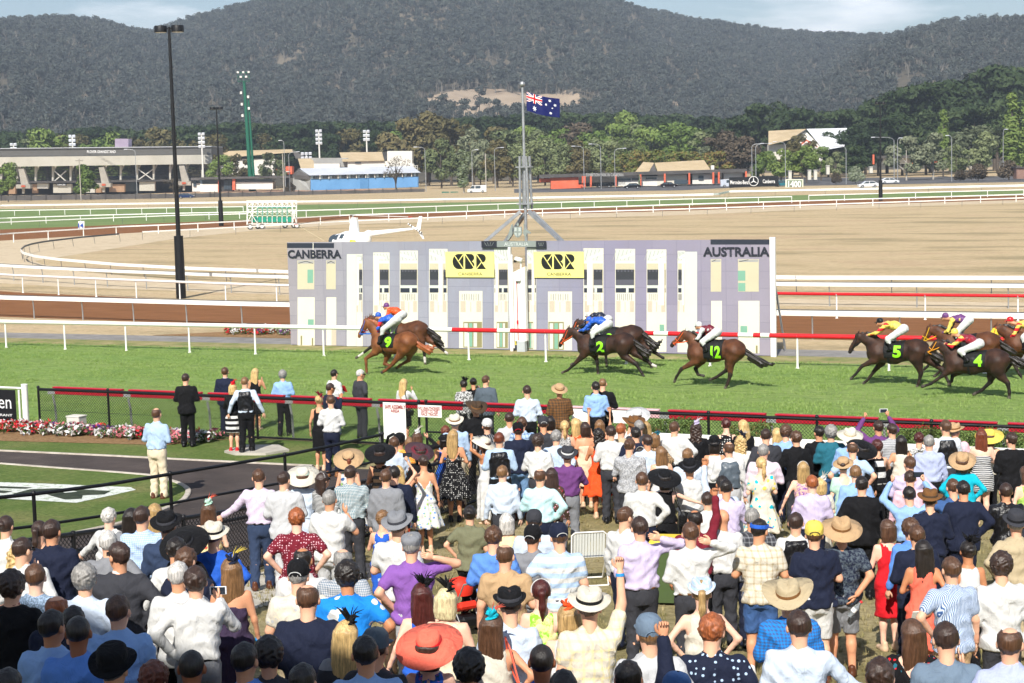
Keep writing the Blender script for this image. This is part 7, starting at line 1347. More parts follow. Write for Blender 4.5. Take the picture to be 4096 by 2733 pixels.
I 535 642;f 1.68 .98;lg bk;;tk ow;sk rb;dd n;0,0;b;nu;long black haired person in cream blouse and blue skirt
I 295 487;m 1.80 1.03;sh db;;lu pu;tr bk;xx s;0,0;b;bk;person in purple shirt filming with both arms overhead
I 442 520;m 1.76 1.0;sh db;;ls lg/hs:gy:.03;tr bk;dd s;0,0;a;bk;dark head behind the raised purple sleeve
I 285 695;f 1.64 1.0;cu rd;;tk bk/hs:wh:.2;tr bk;dp n;0,0;a;bk;dark curly haired person in black and white banded top
H 1330 715;m 1.80 1.06;bd br;;ss lb;st nv;hh s;8,5;a;bk;balding person in light blue short sleeved shirt
H 1370 960;m 1.76 1.03;sh lb;;ls bl;tr bk;dd s;0,0;d;bk;fair cropped person in sky blue shirt
H 1430 1080;m 1.80 1.05;sh bk;;ja bk;tr bk;dd s;5,20;a;bk;person in black suit and sunglasses near the sky blue shirt
H 1440 700;f 1.68 1.05;bb bk;wide bk ch;ls bk;tr bk;dd n;0,0;b;bk;person in large black hat and veil left of the purple shirt
H 1245 870;f 1.66 1.0;bn db;boat tn br;dc mi;fl;dd n;0,10;d;nu;person in mint lace top with a tan disc fascinator
H 980 545;m 1.80 1.03;sh bk;;jp bk;tr bk;dd s;0,-10;b;bk;black haired person in black jacket by the white barrier
H 1110 545;m 1.80 1.06;cu gy;;jp te;je ba;dd s;5,0;a;bk;person in teal jumper
H 1310 560;m 1.76 1.05;sh gy;str ow kh;ls bl;tr kh;dd s;0,10;a;bk;person in cream hat with dark edge and blue shirt
H 745 602;m 1.78 1.02;md br;;lu bk;tr ch;dd s;-10,-40;a;bk;person in black shirt and sunglasses turned left
H 640 545;m 1.80 1.03;cu br;;ls bl;tr nv;dd s;0,0;a;bk;curly brown haired person in powder blue shirt
H 545 565;f 1.68 1.0;lg bl;;tk ow;tr bk;dd n;0,0;a;bk;fair head between the charcoal suit and powder blue shirt
H 430 575;m 1.82 1.06;sh db;;ja ch;tr ch;dd s;0,0;a;bk;person in charcoal suit by the white barrier
H 405 735;m 1.82 1.1;sh gy;;ls pl;tr ch;dd s;0,0;a;bk;grey haired broad person in dusty pink shirt
H 815 918;f 1.66 1.0;lg bd;hbd wh;dr pe/spk:vi:38;kn;dd n;0,5;d;nu;person with white bow headband and multicoloured sequin top
H 910 1062;m 1.76 1.05;sh gn;;ls ll;tr nv;dd s;5,5;d;bk;ginger cropped person in lilac grey shirt
H 1000 1085;f 1.56 1.0;bb bl;fa wh ow;dc ow;kn;dd n;0,10;d;nu;fair person with white flower and lace sleeve
G 1610 712;m 1.80 1.06;bd br;;ve st wh;tr lg;fd s;0,0;a;bk;balding person in grey satin waistcoat and white sleeves
G 1740 640;f 1.68 1.0;cl bl;fc nv wh;ls wh;tr wh;dd n;0,0;a;nu;curly fair person with navy and white fascinator
G 1760 482;f 1.70 1.0;lg bl;;ls bk;tr bk;dd n;0,0;a;bk;long fair head by the short hedge
G 1580 470;f 1.68 1.05;md rd;;tk bk/dot:wh:20;tr bk;dd n;0,0;d;bk;dark red haired person in black and white dotted top
G 1458 640;f 1.66 1.05;bb bk;bowl bk;tk wh;tr bk;ff n;0,5;b;bk;person in round black hat and white sleeveless top
G 1265 505;f 1.72 1.1;cl db;fb ll wh;ls bk;tr bk;dd n;5,10;b;bk;long curly haired person in sheer black with lilac flower fascinator
G 1040 502;m 1.80 1.08;sh br;;ls wh;tr ch;dd s;0,0;a;bk;brown haired person in white shirt before the white barrier
G 1178 785;m 1.76 1.02;sh lb;;ls pb;tr ch;dd s;5,20;a;bk;greying head just above the black trilby
G 1200 876;m 1.78 1.08;sh bk;fed bk ch;ls wh;tr bk;ad s;0,0;b;bk;person in black trilby and white shirt with an arm round a companion
G 935 1000;f 1.66 1.05;bb bk;wide bk ch;tk bk;sk bk;sa n;5,5;d;nu;person in striped black straw hat with a hand on its crown
G 900 757;f 1.68 1.0;lg lb;;tk wh;tr ow;dd n;0,0;a;nu;long light brown haired person in white above the black straw hat
G 755 636;m 1.76 1.0;sh db;;ls pb;tr ch;dd s;0,0;b;bk;dark haired person in pale blue left of the white barrier shirt
G 635 556;m 1.82 1.05;sh bk;;ja nv;tr nv;dd s;8,5;a;bk;slick dark haired person in navy jacket behind the grey print shirt
G 682 762;f 1.52 1.0;bb bk;hbd ow;ls bk;tr bk;dd n;0,0;b;bk;dark bob with cream headband beside the grey print shirt
G 570 680;m 1.80 1.1;bn br;;lu lg/spk:gy:45;tr ch;dd s;8,5;a;bk;person with tied back hair in pale grey print shirt
G 665 486;m 1.78 1.05;sh gy;;ja ch;tr ch;dd s;5,5;a;bk;grey haired person in dark suit under the white flower hat
G 735 492;f 1.66 1.0;lg bd;;ls gy;tr bk;dd n;0,0;a;bk;fair waved head right of the grey haired suit
G 840 612;f 1.64 1.0;bb lb;fa te br;ls dk/spk:tn:40;tr bk;dd n;0,0;a;bk;light brown haired person in animal print
G 480 518;m 1.82 1.02;sh gn;;ja kh wh;tr kh;dd s;5,5;a;bk;reddish haired person in beige jacket
G 370 540;m 1.82 1.05;sh db;;ls wh;tr ch;fh s;8,10;a;bk;dark haired person in white shirt and charcoal trousers, hand on hip
G 245 572;f 1.70 1.0;cl bk;;dr og;fl;dd n;5,5;c;nu;black haired person in flared bright orange dress
G 255 478;f 1.68 .98;lg lb;;dr co;kn;uu n;0,0;b;nu;fair haired person with both fists raised
G 105 502;f 1.68 1.0;bb db;;ds pe;kn;dd n;0,0;b;nu;dark bobbed person with bare shoulders and peach dress
G 25 470;f 1.68 .98;lg bl;;tk ye;tr bk;dd n;0,0;a;bk;long fair head left of the raised fists
G 215 77;m 1.80 1.02;sh bk;;ls bl;tr bk;ff s;10,15;a;bk;person in sky blue shirt leaning on the fence beside the strap
G 283 45;m 1.86 1.05;sv lb;;ja bk;tr bk;ff s;5,5;a;bk;person in black suit with beige strap across the back
G 650 362;f 1.66 1.0;bb br;wide wh wh;tk wh;tr bk;dd n;10,10;a;nu;person under a large white flower hat by the hedge
G 608 438;m 1.76 1.0;sh br;cow br dk;ls wh;tr kh;dd s;5,5;a;bk;person in brown bush hat below the white flower hat
G 700 1030;m 1.80 1.06;sh br;;ls wh;tr nv;dd s;5,10;a;bk;brown haired person in white shirt in the middle of the crowd
G 1580 1112;m 1.78 1.03;sh bk;;ls ll;tr ch;dc s;0,0;b;bk;dark haired person in lilac shirt holding up a phone
G 1390 1238;m 1.70 1.0;sh db;;ls wh;tr ch;dd s;0,10;a;bk;dark brown head and white collar left of the held up phone
G 1540 1068;m 1.78 1.0;sh bk;;ls pb;tr ch;ud s;0,0;c;bk;person in pale shirt pointing one finger up
B 40 70;f 1.66 1.0;bn db;;ls wh;tr bk;dd n;0,0;a;bk;dark bunned person in white shirt at the left edge
B 350 115;f 1.64 1.0;pt db;;tk gy;tr bk;dd n;-5,0;a;bk;dark ponytailed person in grey behind the navy shirt
B 455 110;m 1.80 1.15;sh db;;lu nv;tr kh;hf s;10,5;b;bk;broad person in dark navy shirt holding a can
B 975 -3;f 1.64 1.05;md wg;;jp wh;tr bk;of n;15,10;d;bk;grey haired person in white jacket leaning on the walkway fence
B 1183 -5;f 1.66 1.0;lg bk;;ls gy;tr bk;dd n;0,0;b;bk;dark haired head left of the blue checked shirt
B 1280 -18;m 1.82 1.06;sh db;;ls pb/ck:bl:.022;tr ch;ff s;10,15;a;bk;person in fine blue checked shirt by the black fedora
B 1390 -42;f 1.66 .98;lg bd;;tk ow;tr bk;dd n;5,15;a;bk;long fair head behind the fine checked shirt
B 1500 15;m 1.80 1.05;sh db;fed bk ch;lu dn;je nv;dd s;0,0;a;bk;person in black fedora and dark denim shirt
B 1655 205;f 1.64 1.05;bb bk;wide bk ch;ls bk;tr bk;dd n;5,0;b;bk;person in black with a broad black hat left of the cream fedora
B 975 205;m 1.76 1.05;sh wg;;po gy;tr ch;dd s;5,5;a;bk;white haired person in grey top by the walkway fence
B 1065 310;m 1.84 1.06;sh db;;ja ch;tr ch;dd s;0,-30;b;bk;person in charcoal suit and sunglasses looking left
B 745 530;m 1.78 1.06;cu gy;;ls pb;tr ch;dd s;0,0;a;bk;grey curly haired person in pale blue shirt at the left
B 150 322;f 1.66 .98;cl bl;;tk wh;tr bk;dp n;5,5;d;bk;wavy fair haired person in white strappy top
B 192 275;m 1.74 1.0;sh db;;ls wh;tr bk;dd s;0,15;a;bk;dark head with sunglasses behind wavy fair hair
B 310 505;m 1.74 1.0;sh br;;jp sl/spk:lb:60;je dn;dd s;0,0;d;bk;brown haired person in flecked blue grey knit
B 80 592;m 1.80 1.1;cu db;;ja bk wn;tr bk;dd s;0,0;a;bk;bushy dark haired person in black jacket at the left edge
B 510 790;m 1.74 1.0;bd gn;;ls nv;tr bk;dd s;0,25;a;bk;ginger balding head in the shade
B 455 940;m 1.80 1.06;sh bk;;lu bl;tr nv;dd s;0,15;c;bk;dark haired person in blue shirt in the shaded left corner
B 650 900;m 1.70 1.0;sh bk;;lu nv;tr nv;dd s;0,0;b;bk;dark head between two blue shirts in the shade
B 685 995;m 1.80 1.1;sv bk;;lu mb;tr nv;fd s;0,5;e;bk;close shaven person in mid blue shirt in the shade
B 1050 805;m 1.80 1.06;sh br;;ls bl;tr nv;dd s;0,10;a;bk;person in blue shirt with sunglasses pushed up on brown hair
B 1010 1225;m 1.76 1.05;sh bk;bowl bk;lu pb;tr nv;dd s;0,0;b;bk;person in black round hat and pale shirt at the bottom left
B 1590 280;m 1.72 1.0;md bk;;ls wh;tr ch;dd s;0,0;b;bk;spiky black haired person with white collar
B 1680 365;m 1.74 1.0;md br;;ls nv;tr ch;dd s;0,20;a;bk;tousled brown head beside the blue jacket
B 1605 497;m 1.78 1.05;sh wg;;lu wh;tr bk;dd s;0,0;b;bk;white haired person in long white shirt
B 1755 547;m 1.80 1.06;md db;;ls wh;tr gy;hp s;5,15;a;bk;person in white shirt talking on a phone
B 1715 1300;m 1.76 1.0;sv bk;;lu bk;tr bk;dd s;0,0;e;bk;shaven dark head at the bottom edge left of the brown curls
B 1385 1412;f 1.64 1.0;cu au;;ls ma;tr bk;dd n;0,0;d;bk;auburn curls at the bottom edge
B 40 1482;m 1.74 1.0;sh bk;;lu bk;tr bk;dd s;0,0;b;bk;dark head in the bottom left corner
D 110 112;m 1.74 1.1;sh br;fed ow bk;jp rb;je dn;dd s;0,0;a;bk;person in pale fedora and bright blue pullover
C 318 1455;f 1.66 1.0;lg br;fb mi co;dr py/flo:co:mi;kn;dd n;0,0;d;nu;person in mint and coral hoop fascinator
D 270 455;f 1.70 1.0;lg lb;fb nv ye;ds dp;kn;fd n;0,0;b;nu;person in blue and yellow fascinator and dark strapless dress
C 790 1145;m 1.82 1.02;sh br;;ls pl/ck:ll:.02;tr dn;od w;0,5;a;br;person in pale lilac shirt and navy trousers leaning on the chain link
C 1030 1170;m 1.80 1.05;sh db;;ja lg;tr lg;ff s;5,10;a;bk;person in light grey suit jacket by the cream wide hat
C 1205 1125;f 1.70 1.0;bb br;wide ow mi;ls pb;sk pb;dd n;0,0;a;nu;person in wide cream hat with mint ribbon and pale top
C 1400 1172;f 1.68 1.0;lg db;hbd wh/hs:bk:.02;ls bk/hs:wh:.02;tr bk;dd n;35,50;a;bk;long dark haired person in striped top and sunglasses facing right
C 1665 1115;m 1.80 1.08;sh db;;ls wh/ck:te:.022;tr ch;ff s;5,5;a;bk;person in green and white checked shirt
C 1640 968;f 1.68 1.0;pt au;wide tn bk;dr wh/flo:ba:gr:10;fl;fd n;20,10;a;nu;person in tan sun hat and blue flowered white dress
C 1450 1352;m 1.80 1.08;sh gy;;po wh;je lg;fp s;15,25;b;bk;grey haired person in white polo resting chin on hand
D 870 5;m 1.76 1.08;md gn;;ss ma/dot:pk:34;tr ch;hh s;0,5;d;bk;ginger brown haired person in maroon dotted shirt, hands on hips
D 920 362;m 1.74 1.08;bd bk;;po wh;tr kh;dd s;5,0;c;bk;balding person in white tee behind the black cap
D 880 462;m 1.76 1.15;sh gy;cap bk wh;ss ow/flo:cr:lg:20;st kh;fd s;0,5;a;bk;person in black cap and cream paisley shirt
D 965 702;m 1.82 1.1;bd br;;ja nv;tr nv;dd s;0,0;a;bk;balding person in dark navy suit near the bottom
D 1285 370;m 1.76 1.05;bd gy;;ls sl/ck:lg:.02;tr ch;dd s;0,10;a;bk;greying person in blue grey checked shirt
D 1325 502;m 1.80 1.12;cu bk;;ss hb/flo:wh:pb:9;st kh;dd s;0,10;c;bk;black curly haired person in bright blue shirt with white flowers
D 1320 1022;f 1.66 1.05;lg bl;fc bk bk;ls gy/hs:ch:.2;tr bk;dd n;0,0;d;bk;long fair haired person with black feathers at the bottom
D 395 1238;m 1.74 1.0;sh bk;;lu mb;tr nv;dd s;0,0;b;bk;dark smooth head at the bottom edge above a blue collar
D 610 1192;m 1.74 1.0;cu bk;;lu ch;tr ch;dd s;0,0;b;bk;round black curly head at the bottom edge
D 1490 1168;m 1.78 1.05;sh bk;;ls bl;tr nv;dd s;5,15;b;bk;dark haired person in light blue shirt at the bottom edge
D 1560 1092;m 1.72 1.0;sh db;cap st;lu ch;tr ch;dd s;10,10;b;bk;dark green cap behind the bottom edge blue shirt
D 920 1442;m 1.74 1.0;sh bk;;lu bk;tr bk;dd s;0,0;b;bk;black head in front of the balding navy suit
'''
RD = dict(); PEOPLE = []; _occ = []
def solve_pos(x, y, He):
    d = ray(x, y); lo, hi = 8.0, 60.0; f_ = lambda t: (CAMZ+d.z*t)-(zg(d.y*t)+He)
    for _ in range(50):
        m = (lo+hi)/2
        if f_(m) > 0: lo = m
        else: hi = m
    return lo
_rows = []
for ln in CROWD.strip().split('\n'):
    p = [q.strip() for q in ln.split(';')]; c, cx, cy = p[0].split(); sx_, Hh, w = p[1].split(); hat = p[3].split() or None
    x, y = cv(c, float(cx), float(cy)); He = float(Hh)+(HATH[hat[0]] if hat else 0); _rows.append([x, y, He, float(Hh), p])
# keep neighbours from standing in the same spot: slide along the line of sight, height follows
pos = [solve_pos(r[0], r[1], r[2]) for r in _rows]
for it in range(40):
    for i in range(len(pos)):
        for j in range(i):
            a, b = ray(_rows[i][0], _rows[i][1])*pos[i], ray(_rows[j][0], _rows[j][1])*pos[j]; dd = math.hypot(a.x-b.x, a.y-b.y)
            if dd < .40:
                k = (.40-dd)*.25*(1 if pos[i] > pos[j] else -1); pos[i] += k; pos[j] -= k
for r, tt in zip(_rows, pos):
    p = r[4]; d = ray(r[0], r[1])*tt; gz = zg(d.y); H = r[3]+((CAMZ+d.z)-gz-r[2]); H = min(max(H, r[3]*.9), r[3]*1.1); sex, _, w = p[1].split()
    hair = p[2].split(); hat = p[3].split() or None; top = p[4].split(); bot = p[5].split(); arms, legs = p[6].split(); yw, hy = [math.radians(float(q)) for q in p[7].split(',')]; seed = hash_ = int(r[0]*7+r[1]*13)
    rng = random.Random(seed); arms = rng.choice(['dd', 'fd', 'df', 'ff', 'cd', 'wd', 'fk', 'ch']) if arms == 'dd' else arms; t = thing('person', p[10], 'person', (d.x, d.y, gz), YAW-yw+rng.uniform(-.16, .16), 'race day spectators'); dist = tt
    hc, R, hs, J_ = person_body(t, sex, H/1.75, float(w)*.99, arms, legs, top, bot, p[8], .0245 if dist < 24 else (.027 if dist < 31 else .031), seed, .02+rng.uniform(-.02, .05), hy-yw+rng.uniform(-.32, .32), p[9], rng.uniform(-.08, .12))
    dress_head(t, hc, R, hs, hair, hat, rng); PEOPLE.append((t, hc, R, hs, p[10], J_))
# ------------------------------------------------------------------ race horses and jockeys
def coat(name, c1, c2):
    m = mat(name, c1, .55, 0, .3); t = NT(m); v = t.coord(); t.color(t.ramp(t.noise(v, 3.2, 5, .6), [(.36, c1), (.62, c2)])); t.bump(t.noise(v, 7, 5, .6), .45, .05); return m
COAT = dict(ch=coat('chestnut_coat', (.125, .040, .014), (.235, .085, .028)), dk=coat('dark_bay_coat', (.022, .011, .008), (.062, .028, .017)), by=coat('bay_coat', (.065, .024, .011), (.135, .05, .021)))
m_dleg = coat('black_points', (.012, .009, .008), (.035, .022, .016)); m_sock = coat('white_sock', (.55, .5, .45), (.72, .68, .62)); m_hoof = coat('hoof_horn', (.04, .035, .03), (.12, .10, .08))
m_mane = {'bk': hair_mat('bk'), 'gn': hair_mat('gn')}; m_num = paint('#8fe21f', .5); m_cloth = paint('#121314', .7)
def shift(pts, dx, dy): return {k: ([(a+dx, b+dy) for a, b in v] if isinstance(v, list) else tuple(q+(dx, dy)[i % 2] for i, q in enumerate(v))) for k, v in pts.items()}
H12 = dict(muz=(1312, 1078), poll=(1418, 968), with_=(1590, 1065), sh=(1550, 1140), mid=(1690, 1130), loin=(1800, 1118), hip=(1880, 1122), dock=(1945, 1090), f1=[(1545, 1215), (1415, 1285), (1372, 1350), (1352, 1398)], f2=[(1570, 1220), (1512, 1290), (1535, 1345), (1585, 1356)],
    h1=[(1868, 1170), (1850, 1240), (1852, 1335), (1826, 1420), (1806, 1455)], h2=[(1850, 1180), (1812, 1240), (1795, 1305), (1695, 1372), (1642, 1392)], tail=[(1948, 1105), (2030, 1190), (2120, 1238), (2228, 1246)], num=(1690, 1075, 1778, 1185))
J12 = dict(hip=(1708, 958), sh=(1600, 935), head=(1553, 905), hand=(1528, 1020), elb=(1572, 1008), knee=(1622, 1035), ank=(1662, 1110))
H2 = dict(muz=(312, 1080), poll=(385, 945), with_=(560, 1000), sh=(560, 1082), mid=(700, 1078), loin=(815, 1062), hip=(890, 1055), dock=(955, 1010), f1=[(540, 1160), (455, 1245), (395, 1298), (348, 1318)], f2=[(605, 1165), (630, 1225), (636, 1300), (640, 1345)],
    h1=[(890, 1110), (900, 1165), (1008, 1238), (1058, 1318), (1076, 1350)], h2=[(930, 1100), (970, 1150), (1062, 1212), (1140, 1265), (1192, 1280)], tail=[(958, 1020), (1030, 1100), (1085, 1160), (1145, 1110)], num=(672, 1035, 738, 1130))
J2 = dict(hip=(738, 885), sh=(620, 855), head=(572, 858), hand=(492, 945), elb=(548, 935), knee=(640, 962), ank=(650, 1062))
H9 = dict(muz=(752, 995), poll=(812, 860), with_=(955, 965), sh=(945, 1060), mid=(1060, 1068), loin=(1140, 1052), hip=(1195, 1045), dock=(1252, 1012), f1=[(918, 1135), (832, 1192), (838, 1290), (842, 1332)], f2=[(990, 1165), (962, 1250), (1020, 1266), (1052, 1242)],
    h1=[(1185, 1100), (1140, 1160), (1078, 1235), (1010, 1298), (975, 1318)], h2=[(1200, 1110), (1185, 1160), (1180, 1215), (1100, 1262), (1072, 1288)], tail=[(1252, 1028), (1310, 1090), (1380, 1120), (1430, 1085)], num=(1022, 995, 1080, 1088))
J9 = dict(hip=(1085, 845), sh=(968, 852), head=(922, 818), hand=(938, 962), elb=(952, 922), knee=(1012, 925), ank=(990, 1040))
H3 = dict(muz=(775, 975), poll=(850, 835), with_=(985, 895), sh=(990, 975), mid=(1120, 965), loin=(1230, 945), hip=(1285, 942), dock=(1345, 905), f1=[(960, 1030), (870, 1095), (800, 1150), (745, 1185)], f2=[(1010, 1050), (950, 1110), (985, 1160), (1020, 1150)],
    h1=[(1300, 1000), (1330, 1040), (1352, 1120), (1358, 1195), (1362, 1245)], h2=[(1320, 990), (1360, 1030), (1448, 1088), (1518, 1150), (1565, 1172)], tail=[(1350, 915), (1400, 960), (1450, 1020), (1512, 1085)], num=(1062, 925, 1110, 1010))
J3 = dict(hip=(1135, 802), sh=(1040, 762), head=(995, 732), hand=(985, 880), elb=(1020, 840), knee=(1060, 865), ank=(1062, 965))
H5 = dict(muz=(782, 578), poll=(858, 432), with_=(1040, 490), sh=(1040, 572), mid=(1180, 590), loin=(1300, 570), hip=(1392, 562), dock=(1468, 515), f1=[(1020, 650), (905, 702), (842, 780), (805, 816)], f2=[(1060, 680), (990, 762), (932, 840), (895, 870)],
    h1=[(1390, 630), (1410, 690), (1432, 770), (1415, 850), (1398, 888)], h2=[(1450, 620), (1510, 670), (1605, 745), (1662, 850), (1700, 895)], tail=[(1470, 525), (1530, 590), (1580, 640), (1640, 660)], num=(1190, 515, 1265, 622))
J5 = dict(hip=(1258, 372), sh=(1120, 335), head=(1052, 315), hand=(955, 425), elb=(1035, 405), knee=(1150, 455), ank=(1178, 545))
H4 = dict(muz=(1475, 598), poll=(1562, 495), with_=(1735, 580), sh=(1740, 668), mid=(1880, 678), loin=(2015, 665), hip=(2110, 658), dock=(2195, 612), f1=[(1705, 730), (1622, 792), (1522, 860), (1445, 886)], f2=[(1770, 750), (1700, 800), (1690, 850), (1665, 875)],
    h1=[(2120, 730), (2150, 790), (2212, 855), (2226, 935), (2224, 992)], h2=[(2090, 740), (2050, 800), (2040, 855), (1962, 930), (1888, 968)], tail=[(2198, 625), (2270, 660), (2340, 690), (2400, 720)], num=(1915, 595, 1992, 700))
J4 = dict(hip=(1935, 505), sh=(1795, 455), head=(1722, 412), hand=(1652, 502), elb=(1715, 522), knee=(1800, 562), ank=(1868, 645))
def horse(c, pts, label, coatk, number, mane='bk', socks=(), dy=0.0, hood=None, rein='#e8602a', hh=.027):
    xs, ys = zip(*[p for k in ('f1', 'f2', 'h1', 'h2') for p in pts[k][-1:]]); low = max(zip(ys, xs)); Yh = PZ(*cv(c, low[1], low[0]+6)).y+dy
    W = lambda p: np.array(PY(*cv(c, *p), Yh)); wz = lambda p: (lambda q: np.array([q.x, q.z]))(PY(*cv(c, *p), Yh))
    S = {k: ([wz(q) for q in v] if isinstance(v, list) else wz(v)) for k, v in pts.items() if k != 'num'}; base = np.array([S['mid'][0], 0.0])
    L = {k: ([q-base for q in v] if isinstance(v, list) else v-base) for k, v in S.items()}; t = thing('race_horse', label, 'horse', (base[0], Yh, 0), 0, 'horses racing on the turf')
    P3 = lambda q, y=0.0: np.array([q[0], y, q[1]]); allp = np.array([q for v in L.values() for q in (v if isinstance(v, list) else [v])])
    g = Grid((allp[:, 0].min()-.3, -.42, -.02), (allp[:, 0].max()*.55+.75, .42, allp[:, 1].max()+.3), hh); Y0 = g.Y
    wi, sh_, mi_, lo_, hi_, po, mu, dk = (L[k] for k in ('with_', 'sh', 'mid', 'loin', 'hip', 'poll', 'muz', 'dock'))
    g.Y = Y0*1.12; d = g.chain([P3(sh_), P3(mi_), P3(lo_), P3(hi_)], [.335, .325, .29, .335], .12); d = smin(d, g.cone(P3(hi_+[-.02, .04]), P3(dk+[-.08, -.1]), .30, .19), .1); barrel = d.copy()
    g.Y = Y0*1.55; nb = sh_*.55+wi*.45; d = smin(d, g.cone(P3(nb), P3(po*.62+wi*.3+sh_*.08), .27, .165), .14); d = smin(d, g.cone(P3(po*.62+wi*.3+sh_*.08), P3(po+[.03, -.02]), .165, .12), .08)
    d = smin(d, g.cone(P3(sh_+[-.08, .05]), P3(sh_+[-.16, -.12]), .24, .20), .1)
    g.Y = Y0*1.35; hd = mu-po; hd = hd/np.linalg.norm(hd); pr = np.array([-hd[1], hd[0]]); pr = pr if pr[1] < 0 else -pr
    head = g.cone(P3(po+hd*.05+pr*.04), P3(mu-hd*.10), .105, .068); head = smin(head, g.cone(P3(po+hd*.20+pr*.07), P3(po+hd*.24+pr*.075), .10, .09), .06); head = smin(head, g.cone(P3(mu-hd*.10), P3(mu+pr*.015), .068, .062), .04); d = smin(d, head, .06)
    g.Y = Y0
    for sg in (-1, 1): d = smin(d, g.cone(P3(po+[.02, .03], sg*.055), P3(po-hd*.10+[-.01, .11], sg*.06), .035, .008), .015)
    for k, yy in (('f1', -.15), ('f2', .15)):
        q = [P3(p, yy) for p in L[k]]; q[0][1] = yy*1.1; d = smin(d, g.cone(P3(sh_+[.0, -.1], yy*.9), q[0], .20, .125), .10); d = smin(d, g.chain(q, [.115, .058, .043, .05], .03), .05)
    for k, yy in (('h1', -.15), ('h2', .15)):
        q = [P3(p, yy) for p in L[k]]; d = smin(d, g.cone(P3(hi_+[.02, -.02], yy*1.0), q[0], .27, .22), .1); d = smin(d, g.chain(q, [.215, .135, .068, .045, .05], .04), .06)
    d = d+.007*np.sin(g.X*13+3*np.sin(g.Z*9))*np.sin(g.Z*15+g.X*4)*np.cos(g.Y*6); V, Q = g.mesh(d); cen = V[Q].mean(1); mi = np.zeros(len(Q), int)
    for k in ('f1', 'f2', 'h1', 'h2'):
        lp = L[k]; yy = -.15 if k[1] == '1' else .15; kn = lp[1] if k[0] == 'f' else lp[2]; an = lp[-2]; ho = lp[-1]
        def seg(a, b):
            ab = b-a; tt = np.clip(((cen[:, 0]-a[0])*ab[0]+(cen[:, 2]-a[1])*ab[1])/(ab@ab), 0, 1); return np.hypot(cen[:, 0]-a[0]-tt*ab[0], cen[:, 2]-a[1]-tt*ab[1]), tt
        d1, _ = seg(kn, an); d2, tt = seg(an, ho); near = np.abs(cen[:, 1]-yy) < .16
        if coatk != 'ch': mi[(d1 < .075) & near] = 1
        mi[(d2 < .085) & near & (cen[:, 2] < .7)] = 2 if k in socks else (1 if coatk != 'ch' else 0); mi[(d2 < .085) & near & (tt > .62)] = 3
    if coatk != 'ch':
        dm = np.hypot(cen[:, 0]-mu[0], cen[:, 2]-mu[1]); mi[dm < .11] = 1
    npmesh('body', V, Q, [COAT[coatk], m_dleg, m_sock, m_hoof], t, mi=mi)
    # mane and tail
    g2 = Grid((min(po[0], wi[0])-.2, -.1, min(wi[1], po[1])-.25), (wi[0]+.2, .1, po[1]+.28), .022); up_ = np.array([.05, .10]); g2.Y = g2.Y*2.0
    mm = g2.chain([P3(po+up_*.5), P3(po*.6+wi*.4+up_*1.3+[.03, 0]), P3(po*.25+wi*.75+up_*1.35), P3(wi+up_*.9)], [.045, .075, .07, .03], .03); mm = mm+.02*np.sin(g2.X*42+g2.Z*20)*np.sin(g2.Z*31); V, Q = g2.mesh(mm); npmesh('mane', V, Q, m_mane[mane], t)
    tl = L['tail']; tp_ = np.array(tl); g3 = Grid((tp_[:, 0].min()-.2, -.16, max(0, tp_[:, 1].min()-.28)), (tp_[:, 0].max()+.22, .16, tp_[:, 1].max()+.15), .024); q = [P3(p) for p in tl]
    tf_ = g3.chain([q[0]+[-.06, 0, 0]]+q, [.05, .055, .10, .125, .03], .06); ang = .022*np.sin((g3.X*.6+g3.Z)*46+6*g3.Y)+.018*np.sin(g3.Y*60+g3.Z*25+g3.X*9); V, Q = g3.mesh(tf_+ang); npmesh('tail', V, Q, m_mane[mane], t)
    # saddle cloth with its number
    x0, y0, x1, y1 = pts['num']; a, b = wz((x0, y1))-base, wz((x1, y0))-base; cx = (a[0]+b[0])/2-.12; cz = a[1]-.02; cl = np.maximum(np.maximum(barrel-.022, np.abs(g.X-cx)-.30-(g.Z-cz)*.06), cz-g.Z); V, Q = g.mesh(cl); sc = npmesh('saddle_cloth', V, Q, m_cloth, t)
    bz = mi_[1]+.02; o = None if not number else text_on('number', number, (0, 0, 0), (1, 0, 0), (0, 0, 1), b[0]-a[0], b[1]-a[1], m_num, None, .045, 0.0, world=False); bm = bmesh.new(); bm.from_mesh(o.data) if o else None; bmesh.ops.triangulate(bm, faces=bm.faces[:]); bmesh.ops.subdivide_edges(bm, edges=bm.edges[:], cuts=2, use_grid_fill=True)
    for v in bm.verts:
        z = v.co.z+a[1]; dz = min(abs(z-bz), .30)*1.0; v.co = (v.co.x+a[0], -math.sqrt(max((.335+.03)**2-dz*dz, .02))/1.12-.02, z)
    if o: bm.to_mesh(o.data); o.parent = sc
    bm.free()
    gb = np.maximum(barrel-.012, np.abs(g.X-(cx-.16))-.045); V, Q = g.mesh(gb); npmesh('girth', V, Q, m_cloth, t)
    # bridle
    mb = MB(); hw = .075
    for f_, r_ in ((.30, .083), (.46, .066)):
        cc = po+(mu-po)*1.0*f_/np.linalg.norm(mu-po)*np.linalg.norm(mu-po)+pr*.02 if False else po+hd*(np.linalg.norm(mu-po)*f_/.56)+pr*.03
        ring = [Vector(P3(cc+pr*(r_*1.18*math.cos(a_)), r_*.86*math.sin(a_))) for a_ in np.linspace(0, 6.283, 13)]; mb.tube(ring, .012, 4)
    for sg in (-1, 1): mb.tube([Vector(P3(po+[.02, .03], sg*.08)), Vector(P3(po+hd*.25+pr*.05, sg*.1)), Vector(P3(mu-hd*.12+pr*.03, sg*.062))], .012, 4)
    mb.build('bridle', paint(rein, .5), t)
